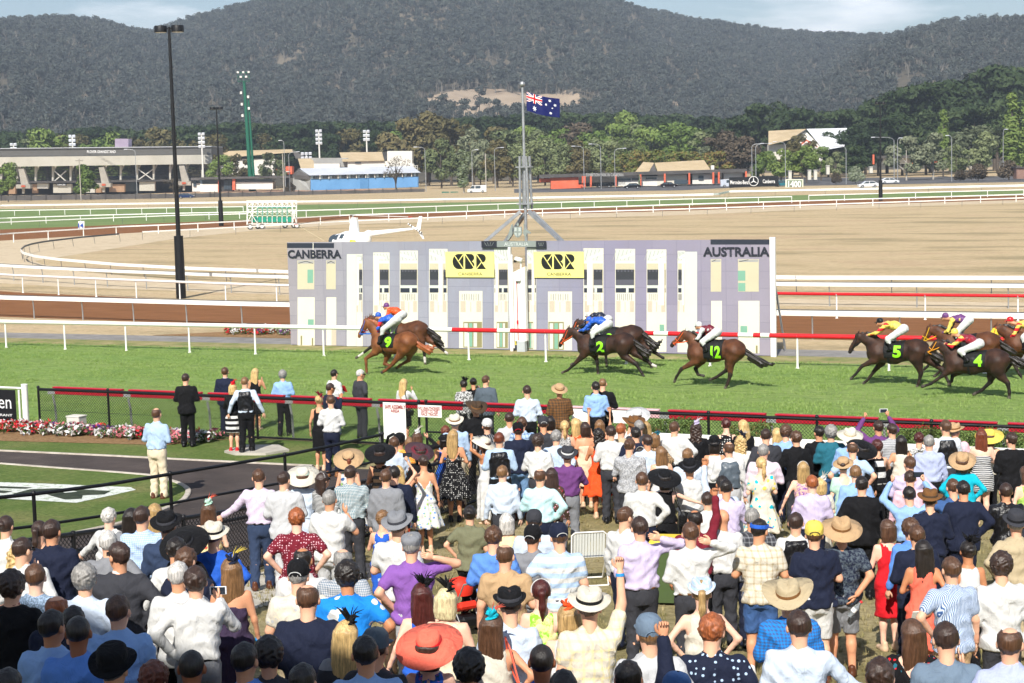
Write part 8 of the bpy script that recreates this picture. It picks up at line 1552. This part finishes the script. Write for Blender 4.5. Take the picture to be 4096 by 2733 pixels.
    if hood:
        gh = np.maximum(head-.018, np.maximum((g.X-po[0])*hd[0]+(g.Z-po[1])*hd[1]-.36, -((g.X-po[0])*hd[0]+(g.Z-po[1])*hd[1]))); V, Q = g.mesh(gh); npmesh('hood', V, Q, paint(hood, .6), t)
    return Yh, (mu-hd*.10+base), t
def jockey(c, pts, Yh, mouth, label, cap, silk, sleeve=None, hh=.024, rein='#e8602a', boot='bk'):
    Yh += .02; wz = lambda p: (lambda q: np.array([q.x, q.z]))(PY(*cv(c, *p), Yh)); S = {k: wz(v) for k, v in pts.items()}; base = np.array([S['hip'][0], S['ank'][1]-.06]); L = {k: v-base for k, v in S.items()}
    t = thing('person', label, 'jockey', (base[0], Yh, base[1]), 0, 'jockeys riding the race'); P3 = lambda q, y=0.0: np.array([q[0], y, q[1]]); al = np.array(list(L.values())); g = Grid((al[:, 0].min()-.22, -.46, al[:, 1].min()-.14), (al[:, 0].max()+.28, .46, al[:, 1].max()+.25), hh)
    hp, sh, hd, ha, el, kn, an = (L[k] for k in ('hip', 'sh', 'head', 'hand', 'elb', 'knee', 'ank')); up = sh-hp; up = up/np.linalg.norm(up); Y0 = g.Y
    g.Y = Y0*.82; tor = g.chain([P3(hp+up*.10), P3(hp*.5+sh*.5+[0, .035]), P3(sh+[.02, 0])], [.125, .135, .115], .08); g.Y = Y0
    neck = g.cone(P3(sh+up*.06+[0, .02]), P3(hd+[.03, -.05]), .06, .055); skull = smin(g.ell(P3(hd+[.01, .01]), (.10, .078, .10)), g.cone(P3(hd+[-.06, -.05]), P3(hd+[-.07, -.09]), .05, .035), .04)
    sil = smin(tor, g.cone(P3(sh, -.15), P3(sh, .15), .075, .075), .08); body = smin(sil+.012, neck, .04); body = smin(body, skull, .02); br = g.ell(P3(hp+[.03, .0]), (.165, .165, .15)); bo = None; hands = []
    for sg in (-1, 1):
        s3, e3, h3 = P3(sh+[.01, .0], sg*.17), P3(el, sg*.24), P3(ha, sg*.10); sil = smin(sil, g.chain([s3, e3, e3+(h3-e3)*.86], [.072, .056, .042], .03), .05); body = smin(body, g.chain([s3, e3, h3], [.05, .04, .03], .02), .03); body = smin(body, g.cone(h3, h3+[-.03, 0, -.01], .042, .036), .02)
        p3, k3, a3 = P3(hp+[.02, -.02], sg*.12), P3(kn, sg*.36), P3(an, sg*.385); br = smin(br, g.chain([p3, k3, k3+(a3-k3)*.45], [.135, .088, .06], .04), .05); q = g.chain([k3+(a3-k3)*.36, a3, a3+[-.10, 0, -.03]], [.063, .05, .038], .02); bo = q if bo is None else np.minimum(bo, q); body = smin(body, g.chain([p3, k3, a3], [.10, .06, .04], .02), .04)
    V, Q = g.mesh(body); npmesh('body', V, Q, skin('b'), t); ph = np.sin(g.Z*40+5*np.sin(g.X*11))*.006+.005*np.sin(g.X*52+4*g.Z)
    cx_ = (hp[0]+sh[0])/2; V, Q = g.mesh(sil+ph); cen = V[Q].mean(1); o = npmesh('silks', V, Q, [fabric(silk, True), fabric(sleeve or silk, True)], t, mi=(np.abs(cen[:, 1]) > .185).astype(int) if sleeve else None)
    V, Q = g.mesh(br+ph*.6); npmesh('breeches', V, Q, fabric('wh'), t); V, Q = g.mesh(bo); npmesh('boots', V, Q, m_shoe['bk'], t)
    mb = MB(); mb.lathe([(.108, -.02), (.112, .02), (.10, .075), (.07, .11), (.03, .125), (.003, .128)], P3(hd+[.012, .02]), 16, sy=.86); mb.box(P3(hd+[-.115, .005]), (.08, .12, .014), Matrix.Rotation(-.25, 3, 'Y')); mb.build('cap', fabric(cap, True), t)
    mb = MB(); mb.box(P3(hd+[-.085, -.012]), (.03, .15, .045)); mb.build('goggles', m_blk, t); mb = MB(); mo = mouth-base
    for sg in (-1, 1): mb.tube([Vector(P3(ha, sg*.10)), Vector(P3(ha*.5+mo*.5+[0, -.03], sg*.11)), Vector(P3(mo, sg*.075))], .014, 4)
    mb.build('reins', paint(rein, .6), t)
RACE = [('M', H3, J3, 'dark bay horse hidden behind the chestnut leader', 'by', '3', 'bk', ('h1', 'h2', 'f1'), 'jockey in orange silks and purple cap beside the leader', 'pu', 'og', None, '#d03040', 'h'),
    ('M', H9, J9, 'chestnut horse number 9 leading on the near side', 'ch', '9', 'gn', (), 'jockey in blue silks with red sleeve and blue cap crouched on number 9', 'rb', 'rb', 'rb/hs:rd:.3', '#2f6fd0', None),
    ('N', shift(H2, 78, -72), shift(J2, -2, -42), 'dark horse number 8 on the far side of number 2', 'dk', '8', 'bk', (), 'white capped jockey bent low beyond number 2', 'wh', 'nv', None, '#e8602a', None),
    ('N', H2, J2, 'dark brown horse number 2 with flying tail', 'dk', '2', 'bk', ('h2',), 'jockey in bright blue silks and blue cap on number 2', 'rb', 'rb', None, '#e8602a', None),
    ('N', H12, J12, 'bay horse number 12 galloping alone', 'by', '12', 'bk', (), 'jockey in white and maroon silks on number 12', 'wh', 'ma', 'wh', '#e8602a', None),
    ('O', shift(H5, 640, -66), dict(hip=(1845, 295), sh=(1712, 288), head=(1640, 268), hand=(1622, 405), elb=(1680, 385), knee=(1760, 400), ank=(1790, 500)), 'brown horse between number 5 and number 4 with yellow bridle', 'by', '', 'bk', (), 'jockey in orange and purple silks riding upright', 'pu', 'pu', 'ye', '#f0c020', None),
    ('O', shift(H5, 1240, -72), dict(hip=(2440, 345), sh=(2310, 335), head=(2222, 302), hand=(2212, 455), elb=(2270, 420), knee=(2360, 440), ank=(2380, 540)), 'brown horse in a yellow hood at the right edge', 'by', '', 'bk', (), 'jockey in yellow silks and red cap at the right edge', 'rd', 'ye', 'ye/hs:rd:.2', '#e8602a', '#e8d040'),
    ('O', H5, J5, 'dark bay horse number 5 heading the right hand group', 'dk', '5', 'bk', (), 'jockey in yellow silks and black cap on number 5', 'bk', 'ye', 'ye/hs:rd:.2', '#1a1a1a', None),
    ('O', H4, J4, 'dark brown horse number 4 nearest at the right', 'dk', '4', 'bk', (), 'jockey in pink silks with yellow sleeves on number 4', 'ye', 'wn', 'ye/hs:rd:.2', '#f0a020', None)]
for c, hpts, jp, hl, ck, num, mn, sk_, jl, cap, silk, slv, rein, hood in RACE:
    Yh, mouth, t_ = horse(c, hpts, hl, ck, num, mn, sk_, 0, hood if hood and hood != 'h' else None, rein); jockey(c, jp, Yh, mouth, jl, cap, silk, slv, rein=rein)
# ------------------------------------------------------------------ helicopter
hb = PZ(*cv('T', 1355, 268), 3.25); YHE = hb.y; HX = lambda x, y: (lambda q: np.array([q.x-hb.x, 0, q.z]))(PY(*cv('T', x, y), YHE))
t = thing('helicopter', 'white helicopter with yellow stripes parked on the infield behind the panel', 'helicopter', (hb.x, YHE, 0)); m_hw = paint('#eef0ef', .25, 0, .03)
n0, n1, n2, e0, e1 = HX(1150, 575), HX(1300, 560), HX(1480, 555), HX(1540, 490), HX(2110, 423); g = Grid((n0[0]-.9, -.85, .35), (e1[0]+.3, .85, 2.9), .06); d = g.chain([n0, n1, n2], [.58, .70, .62], .3); d = smin(d, g.chain([n2+[.2, 0, .05], e0], [.55, .33], .2), .2); d = smin(d, g.cone(e0, e1, .26, .10), .15); cab = d.copy(); V, Q = g.mesh(d); npmesh('fuselage', V, Q, m_hw, t)
cab2 = cab-.012; sd = np.maximum(cab2, .3-np.abs(g.Y))
for x0, y0, x1, y1, sk in ((1150, 482, 1222, 556, 25), (1240, 484, 1296, 546, 10)):
    a, b = HX(x0, y1), HX(x1, y0); w = np.maximum(sd, np.maximum(np.abs(g.X-(a[0]+b[0])/2-(g.Z-(a[2]+b[2])/2)*.3)-(b[0]-a[0])/2, np.abs(g.Z-(a[2]+b[2])/2)-(b[2]-a[2])/2)); V, Q = g.mesh(w); npmesh('side_window', V, Q, cGl, t)
a, b = HX(1060, 585), HX(1165, 478); w = np.maximum(cab2, np.maximum(g.X-(b[0]-.12)-(g.Z-a[2])*.35, np.maximum(a[2]-.1-g.Z, g.Z-b[2]))); V, Q = g.mesh(w); npmesh('windscreen', V, Q, cGl, t)
for x0, y0, x1, y1 in ((1372, 524, 1448, 540), (1362, 552, 1438, 580)):
    a, b = HX(x0, y1), HX(x1, y0); w = np.maximum(sd, np.maximum(np.abs(g.X-(a[0]+b[0])/2)-(b[0]-a[0])/2, np.abs(g.Z-(a[2]+b[2])/2)-(b[2]-a[2])/2)); V, Q = g.mesh(w); npmesh('yellow_stripe', V, Q, paint('#efe22a', .4), t)
def hq(l, y0, y1): return [Vector((HX(x, y)[0], y0, HX(x, y)[2])) for x, y in l]
mb = MB(); mb.slab(hq([(1318, 478), (1422, 470), (1402, 296), (1342, 296)], -.16, 0), (0, .32, 0)); mb.build('rotor_mast', m_hw, t); h0 = HX(1355, 268); mb = MB(); mb.cyl(h0+[0, 0, -.25], h0+[0, 0, .08], .07, .05); mb.box(h0, (.5, .12, .1)); mb.build('rotor_hub', m_steel, t)
for (x, y, m) in ((745, 372, m_blk), (1985, 293, m_hw)):
    e = HX(x, y); e[1] = -.9 if x < 1000 else .9; mb = MB(); mb.bar(h0, e, .22, .03); bl = mb.build('rotor_blade', m, t); mb = MB(); mb.bar(e*.95+h0*.05, e*1.01-h0*.01, .23, .04); mb.build('blade_tip', m_red, bl)
mb = MB(); mb.slab(hq([(2098, 440), (2150, 440), (2172, 280), (2135, 280)], -.04, 0), (0, .08, 0)); mb.slab(hq([(2125, 470), (2160, 460), (2195, 545), (2180, 548)], -.03, 0), (0, .06, 0)); mb.build('tail_fin', m_hw, t); p0, p1 = HX(2015, 365), HX(2182, 480); mb = MB(); p0[1] = p1[1] = -.2; mb.bar(p0, p1, .03, .12); tr_ = mb.build('tail_rotor', m_hw, t)
for k in (.06, .22, .62, .78, .92): mb = MB(); q = p0+(p1-p0)*k; mb.bar(q, q+(p1-p0)*.07, .036, .125); mb.build('black_band', m_blk, tr_)
mb = MB()
for s_ in (-.95, .95):
    a, b = HX(1130, 600), HX(1560, 600); mb.tube([(a[0]-.2, s_, .22), (a[0], s_, .06), (b[0], s_, .06)], .045, 6)
    for x in (1210, 1450): q = HX(x, 600); mb.tube([(q[0], s_*.35, .75), (q[0], s_*.8, .5), (q[0], s_, .06)], .04, 6)
mb.build('skids', m_hw, t)
mb = MB(); a = HX(755, 372); mb.tube([a+[0, -.9, 0], HX(1070, 570)+[0, -.6, 0]], .012, 4); mb.build('tie_down', paint('#d8cfa8', .7), t)
# ------------------------------------------------------------------ starting stalls
gb = PZ(*cv('T', 400, 432)); D = gb.dot(_F); t = thing('starting_stalls', 'white and green starting stalls on wheels parked at the infield edge', 'starting gate', gb); m_sg = paint('#128a72', .6); px = [112, 172, 232, 290, 348, 406, 464, 522, 580, 640, 690]
def bars(name, m, segs, w, Dd=0.0):
    mb = MB()
    for x0, y0, x1, y1 in segs: mb.bar(PD(*cv('T', x0, y0), D+Dd), PD(*cv('T', x1, y1), D+Dd), w)
    return mb.build(name, m, t, world=True)
for k, x in enumerate(px): bars('upright', m_wht, [(x, 100, x, 372)], .09, 0 if k % 2 else .6); bars('upright', m_wht, [(x+6, 110, x+6, 372)], .07, 2.6)
for y in (102, 168, 372): bars('cross_beam', m_wht, [(106, y, 694, y-4)], .12)
bars('cross_beam', m_wht, [(106, 108, 694, 104)], .1, 2.6)
for a, b in zip(px, px[1:]): bars('truss_brace', m_wht, [(a, 104, (a+b)/2, 166), ((a+b)/2, 166, b, 104)], .05); bars('stall_gate', m_wht, [(a+8, 215, b-8, 250), (a+8, 250, b-8, 215), (a+8, 270, b-8, 270), (a+8, 200, b-8, 200)], .05, -.3)
for x in px[3:-1]:
    mb = MB(); fps(mb, 'T', rect(x-52, 288, x-8, 352), D-.2, .12); mb.build('padded_panel', m_sg, t, world=True); bars('green_frame', m_sg, [(x-55, 178, x-5, 176), (x-55, 178, x-55, 280)], .09, -.25)
mb = MB(); fps(mb, 'T', rect(160, 288, 228, 352), D+.2, .12); mb.build('padded_panel', m_sg, t, world=True); bars('side_brace', m_wht, [(112, 250, 232, 180), (112, 180, 232, 360), (112, 360, 172, 250), (640, 180, 690, 360), (640, 360, 690, 180)], .07, -.3)
for k, (x, r) in enumerate(((150, 22), (240, 26), (290, 26), (560, 26), (700, 28), (665, 24))):
    c0 = PD(*cv('T', x, 416), D+(k % 2)*2.2); c0.z = .36; mb = MB(); mb.cyl(c0-_F*.12, c0+_F*.12, .36, .36, 16); w_ = mb.build('wheel', paint('#57534d', .8), t, world=True); mb = MB(); mb.cyl(c0-_F*.14, c0+_F*.13, .2, .2, 12); q = mb.build('rim', m_w2, w_); q.data.transform(t.matrix_basis.inverted())
# ------------------------------------------------------------------ flower beds
PET = [leaf_mat('petunia_'+n, c) for n, c in (('white', [(.62, .6, .58), (.75, .73, .72), (.8, .8, .8)]), ('red', [(.5, .015, .02), (.62, .03, .04), (.7, .06, .06)]), ('pink', [(.62, .16, .2), (.72, .25, .28), (.75, .35, .38)]), ('purple', [(.08, .02, .14), (.14, .04, .2), (.25, .06, .22)]))]; PGL = leaf_mat('petunia_leaves', [(.04, .075, .02), (.08, .13, .035), (.13, .18, .06)])
def petunias(label, x0, x1, yf, wid, n, seed, hgt=.28, gaps=None):
    rng = np.random.default_rng(seed); Vs, Qs, M = [], [], []; o = 0
    for i in range(n):
        cx = rng.uniform(x0, x1); cy = yf(cx)+rng.normal()*wid*.4; cz = zg(cy)+.06; r = rng.uniform(.13, .24); kind = rng.choice(5, p=[.30, .26, .26, .08, .10])
        V, Q = leaf_cloud(rng, [(cx, cy, cz+.10, r, r, hgt*.5)], 46, .035); Vs.append(V); Qs.append(Q+o); M += [0]*len(Q); o += len(V)
        if kind < 4:
            V, Q = leaf_cloud(rng, [(cx, cy-.03, cz+hgt*.45, r*.95, r*.95, hgt*.5)], 22, .06); Vs.append(V); Qs.append(Q+o); M += [1+kind]*len(Q); o += len(V)
    ob = npmesh('petunias', np.concatenate(Vs), np.concatenate(Qs), [PGL]+PET, mi=M, smooth=False); tag(ob, label, 'flowers', None, 'stuff')
petunias('massed red, white and pink petunias along the track fence', -40, -25.4, lambda x: 36.35-(0 if x < -27 else .1), .55, 330, 3); petunias('mixed petunias beside the finish panel', -44.5, -36.8, lambda x: 65.4, 1.2, 230, 4, .3)
# ------------------------------------------------------------------ things people carry
def find(s): return next(p for p in PEOPLE if s in p[4])
m_ph = paint('#15161a', .2); m_scr = paint('#2c333c', .15); m_phw = paint('#e8e8ea', .3)
def in_hand(key, hand, name, cat, label, build, off=(0, 0, 0)):
    p = find(key); t0 = p[0]; w = t0.matrix_basis @ Vector(p[5][hand][2]) + Vector((0, 0, .0)); f = t0.matrix_basis.to_3x3() @ Vector(off); o = thing(name, label, cat, w+f, t0.rotation_euler.z); build(o); return o
def phone(m):
    def b(o): mb = MB(); mb.box((0, 0, 0), (.15, .01, .075), bev=.004); mb.build('case', m, o); mb = MB(); mb.box((0, -.0065, 0), (.125, .003, .062)); mb.build('screen', m_scr, o)
    return b
for key, hd, lab, m, off in (('purple shirt filming', 'R', 'white phone held overhead by the purple shirted person', m_phw, (-.09, .03, .12)), ('blue shirt photographing', 'R', 'phone held up above the blue shirt', m_ph, (-.08, .03, .11)), ('lilac shirt holding up a phone', 'R', 'black phone held up before the lilac shirt', m_ph, (0, .03, .09)), ('lifting a phone', 'R', 'phone in the lifted hand by the broad black hat', m_ph, (0, .03, .11)), ('talking on a phone', 'R', 'phone held to the ear of the white shirted person', m_phw, (.0, .0, .09)), ('curly haired person in white shirt holding a phone low', 'L', 'white phone held low by the curly haired person', m_phw, (-.02, .06, -.06)), ('reaching out to the right', 'L', 'dark phone at the bottom edge by the pale blue shirt', m_ph, (0, .05, -.08))): in_hand(key, hd, 'mobile_phone', 'phone', lab, phone(m), off)
def booklet(c):
    def b(o): mb = MB(); mb.box((0, 0, .03), (.15, .012, .2), Matrix.Rotation(.5, 3, 'X')); mb.build('cover', paint(c, .5), o); mb = MB(); mb.box((0, -.008, .04), (.13, .004, .05), Matrix.Rotation(.5, 3, 'X')); mb.build('title_strip', m_w2, o)
    return b
in_hand('red booklet', 'R', 'race_booklet', 'booklet', 'red race booklet held at the fence', booklet('#c8202c'), (0, .05, .06)); in_hand('strappy black dress', 'R', 'race_booklet', 'booklet', 'yellow race booklet in front of the strappy black dress', booklet('#e8b020'), (.06, 0, 0)); in_hand('person in teal jumper', 'L', 'race_booklet', 'booklet', 'rolled pale race guide by the teal jumper', booklet('#d9d6c8'), (0, 0, -.1)); in_hand('fine blue striped shirt', 'L', 'race_booklet', 'booklet', 'folded race guide beside the striped shirt', booklet('#dcdcd4'), (-.1, .1, .1))
def can(o): mb = MB(); mb.lathe([(.026, 0), (.033, .012), (.033, .11), (.027, .122), (.002, .12)], (0, 0, 0), 14); mb.build('tin', paint('#b9d0b4', .3, .3), o); mb = MB(); mb.lathe([(.0335, .04), (.0335, .085)], (0, 0, 0), 14); mb.build('label_band', paint('#2f7a4a', .4), o)
in_hand('holding a can', 'R', 'drink_can', 'can', 'silver green drink can held by the navy shirted person', can, (.02, .08, .02))
def bottle(o):
    gl = mat('clear_plastic', (.8, .86, .9), .08, 0, .5); gl.node_tree.nodes['Principled BSDF'].inputs['Transmission Weight'].default_value = .85; mb = MB(); mb.lathe([(.028, 0), (.033, .02), (.033, .13), (.03, .15), (.014, .19), (.013, .21)], (0, 0, -.21), 14); mb.build('bottle_body', gl, o); mb = MB(); mb.lathe([(.017, 0), (.017, .022), (.002, .024)], (0, 0, 0), 12); mb.build('bottle_cap', m_red, o); mb = MB(); mb.lathe([(.0338, -.14), (.0338, -.09)], (0, 0, 0), 14); mb.build('bottle_label', m_w2, o)
o = in_hand('hands behind the back', 'R', 'water_bottle', 'bottle', 'clear water bottle with red cap held behind the back', bottle, (.04, -.05, -.08)); o.rotation_euler = (0, .7, o.rotation_euler.z)
def binoc(o):
    for s_ in (-.035, .035): mb = MB(); mb.cyl((s_, -.05, 0), (s_, .09, 0), .02, .028, 10); mb.build('barrel', m_ph, o)
in_hand('binoculars', 'R', 'binoculars', 'binoculars', 'black binoculars held to the eyes at the fence', binoc, (-.04, .03, .07))
def bag(key, side, label, col, w=.26, h=.2, z=.86, strap=True):
    p = find(key); t0 = p[0]; o = thing('handbag', label, 'bag', t0.matrix_basis @ Vector((side*.25, -.06, z)), t0.rotation_euler.z); mb = MB(); mb.box((0, 0, 0), (.09, w, h), bev=.03); mb.build('pouch', paint(col, .3), o); mb = MB(); mb.box((side*.048, 0, .03), (.01, w*.8, h*.45), bev=.003); mb.build('flap', paint(col, .35), o)
    if strap: mb = MB(); mb.tube([(0, w*.4, h*.4), (-side*.12, .10, .35), (-side*.15, .06, .60), (-side*.12, -.06, .56), (0, -w*.4, h*.4)], .009, 5); mb.build('strap', paint(col, .4), o)
bag('black skirt with black shoulder bag', 1, 'small black shoulder bag against the black skirt', '#141416', .2, .16); bag('striped black straw hat', 1, 'shiny black handbag under the white shirted arm', '#1a1a1c', .3, .2, .95); bag('orange and purple', 1, 'x', '#000') if False else None
bag('cream racer back top', 1, 'coral strapped bag of the turquoise fascinator wearer', '#f2684f', .22, .18); bag('long black haired person in cream blouse', 1, 'tan bag beside the cream blouse', '#b98a4c', .22, .16)
# straps, sunglasses, wristbands worn by people
p = find('beige strap across'); mb = MB(); mb.tube([(-.10, -.125, 1.50), (-.04, -.165, 1.3), (.06, -.165, 1.1), (.15, -.15, .95)], [.022]*4, 6); mb.build('strap', paint('#9a8c70', .7), p[0])
for p in PEOPLE:
    if 'glasses' in p[4] and 'pushed' not in p[4]:
        hc, R, hs = p[1], p[2], p[3]; mb = MB()
        for s_ in (-1, 1): mb.box(hc+R @ Vector((s_*.034, .098, .012))*hs, (.052*hs, .012, .036*hs), R, bev=.004); mb.bar(hc+R @ Vector((s_*.064, .09, .016))*hs, hc+R @ Vector((s_*.083, -.01, .012))*hs, .006, .012)
        mb.build('sunglasses', m_ph, p[0])
wb = 0
for p in PEOPLE:
    if any(k in p[4] for k in ('wristband', 'hand behind the head', 'dark strapless', 'navy striped mini', 'blue flowers', 'both arms up', 'raising a fist')):
        for hnd in ('R',):
            S, E_, W_ = p[5][hnd]; mb = MB(); dd = Vector(W_-E_).normalized(); mb.cyl(Vector(W_)-dd*.045, Vector(W_)-dd*.02, .038, .036, 12); mb.build('wristband', paint('#2c8fd6', .4), p[0])
# ------------------------------------------------------------------ pram, folding chair, wheelie bin
q = PG(1066, 1455); t = thing('pram', 'red and black baby pram standing in the crowd', 'pram', q, YAW+.5); t.scale = (.62, .72, .72); m_pr2 = paint('#d8321e', .6); mb = MB(); mb.lathe([(.26, .0), (.28, .12), (.22, .26), (.02, .32)], (0, .12, .72), 14, sy=.9); mb.build('canopy', m_pr2, t); mb = MB(); mb.box((0, .02, .5), (.42, .5, .14), Matrix.Rotation(-.35, 3, 'X'), bev=.04); mb.build('seat', m_pr2, t); mb = MB(); mb.box((0, -.12, .27), (.4, .36, .22), bev=.05); mb.build('storage_bag', m_blk, t); mb = MB()
for s_ in (-.23, .23): mb.tube([(s_, -.42, 1.02), (s_, -.1, .6), (s_, .42, .1)], .015, 6); mb.tube([(s_, .12, .62), (s_, -.4, .1)], .015, 6)
mb.tube([(-.23, -.42, 1.02), (.23, -.42, 1.02)], .018, 6); mb.build('frame', m_steel, t)
for s_ in (-.23, .23):
    for y in (-.4, .42): mb = MB(); mb.cyl((s_-.025, y, .1), (s_+.025, y, .1), .1, .1, 14); mb.build('wheel', m_blk, t)
q = PG(1350, 1338); t = thing('folding_chair', 'white folding chair with pale webbing standing empty on the grass', 'chair', q, YAW+.12); m_pf = paint('#d9dcd8', .5); W2 = .27
for s_ in (-1, 1):
    mb = MB(); mb.tube([(s_*W2, -.28, .02), (s_*W2, -.12, .42), (s_*W2, -.2, .80), (s_*W2*.8, -.21, .84)], .014, 6); mb.tube([(s_*W2, .26, .02), (s_*W2, -.12, .46)], .014, 6); mb.tube([(s_*W2, .22, .42), (s_*W2, -.14, .40)], .014, 6); mb.build('side_frame', m_wht, t)
mb = MB(); mb.tube([(-W2*.8, -.21, .84), (W2*.8, -.21, .84)], .014, 6); mb.tube([(-W2, .26, .02), (W2, .26, .02)], .014, 6); mb.tube([(-W2, -.28, .02), (W2, -.28, .02)], .014, 6); mb.build('cross_bar', m_wht, t)
for k in range(11): x = -W2+.045+k*(2*W2-.09)/10; mb = MB(); mb.bar((x, -.205, .83), (x, -.125, .46), .038, .006, up=(0, 1, 0)); mb.build('back_strap', m_pf, t); mb = MB(); mb.bar((x, -.12, .43), (x, .22, .43), .038, .006); mb.build('seat_strap', m_pf, t)
q = PG(1533, 1385); t = thing('wheelie_bin', 'green wheelie bin with yellow lid among the crowd', 'bin', q, YAW-.2); t.scale = (.85, .85, .95); mb = MB(); mb.add([(x*w, y*w, z) for z, w in ((.06, .78), (.94, 1.0)) for x, y in ((-.26, -.3), (.26, -.3), (.26, .3), (-.26, .3))], [(0, 3, 2, 1), (4, 5, 6, 7), (0, 1, 5, 4), (1, 2, 6, 5), (2, 3, 7, 6), (3, 0, 4, 7)]); mb.build('bin_body', paint('#4c5f38', .6), t); mb = MB(); mb.box((0, .02, .985), (.58, .66, .07), bev=.03); mb.cyl((-.26, -.34, .98), (.26, -.34, .98), .03); mb.build('lid', paint('#e8c83a', .5), t)
for s_ in (-.24, .24): mb = MB(); mb.cyl((s_-.03, -.26, .1), (s_+.03, -.26, .1), .1); mb.build('wheel', m_blk, t)
# ------------------------------------------------------------------ members' stand behind the camera (its roof shades the near left corner)
e1, e2 = PG(0, 1372, 1.6), PG(1080, 1548, 1.6); HR = 15.0; up1, up2 = [e-SUN_DIR*((HR-e.z)/-SUN_DIR.z)*1.0 for e in (e1, e2)]; u_ = (up2-up1).normalized(); bk = Vector((-u_.y, u_.x, 0)); bk = bk if bk.y < 0 else -bk
t = thing('members_stand', 'roofed stand from which the race is watched', 'grandstand', (0, -14, 0)); A_, B_ = up1-u_*26, up2+u_*9; mb = MB(); mb.slab([A_, B_, B_+bk*24, A_+bk*24], (0, 0, .4)); mb.build('roof', cRf, t, world=True); mb = MB(); mb.slab([A_, B_, B_+bk*.3, A_+bk*.3], (0, 0, -.5)); mb.build('fascia', cW, t, world=True)
for k in (.1, .9): p_ = A_.lerp(B_, k)+bk*20; mb = MB(); mb.box((p_.x, p_.y, 7.5), (.5, .5, 15)); mb.build('column', cS, t, world=True)
for k in range(8):
    mb = MB(); mb.box((0, -3-k*1.0, 2.3+.3*k), (30, 1.0, .6*k+.4)); mb.build('terrace_step', cS, t, world=True)
# ------------------------------------------------------------------ haze
hm = bpy.data.materials.new('haze_air'); hm.use_nodes = True; nt = hm.node_tree; nt.nodes.clear(); oo = nt.nodes.new('ShaderNodeOutputMaterial'); pv = nt.nodes.new('ShaderNodeVolumePrincipled'); pv.inputs['Color'].default_value = (.74, .85, 1, 1); pv.inputs['Density'].default_value = .00019; pv.inputs['Anisotropy'].default_value = .1; nt.links.new(pv.outputs[0], oo.inputs['Volume'])
mb = MB(); mb.box((0, 400, 164.5), (10400, 10400, 331)); hz_o = mb.build('haze', hm); tag(hz_o, 'thin blue summer haze over the course and mountain', 'haze', None, 'stuff')
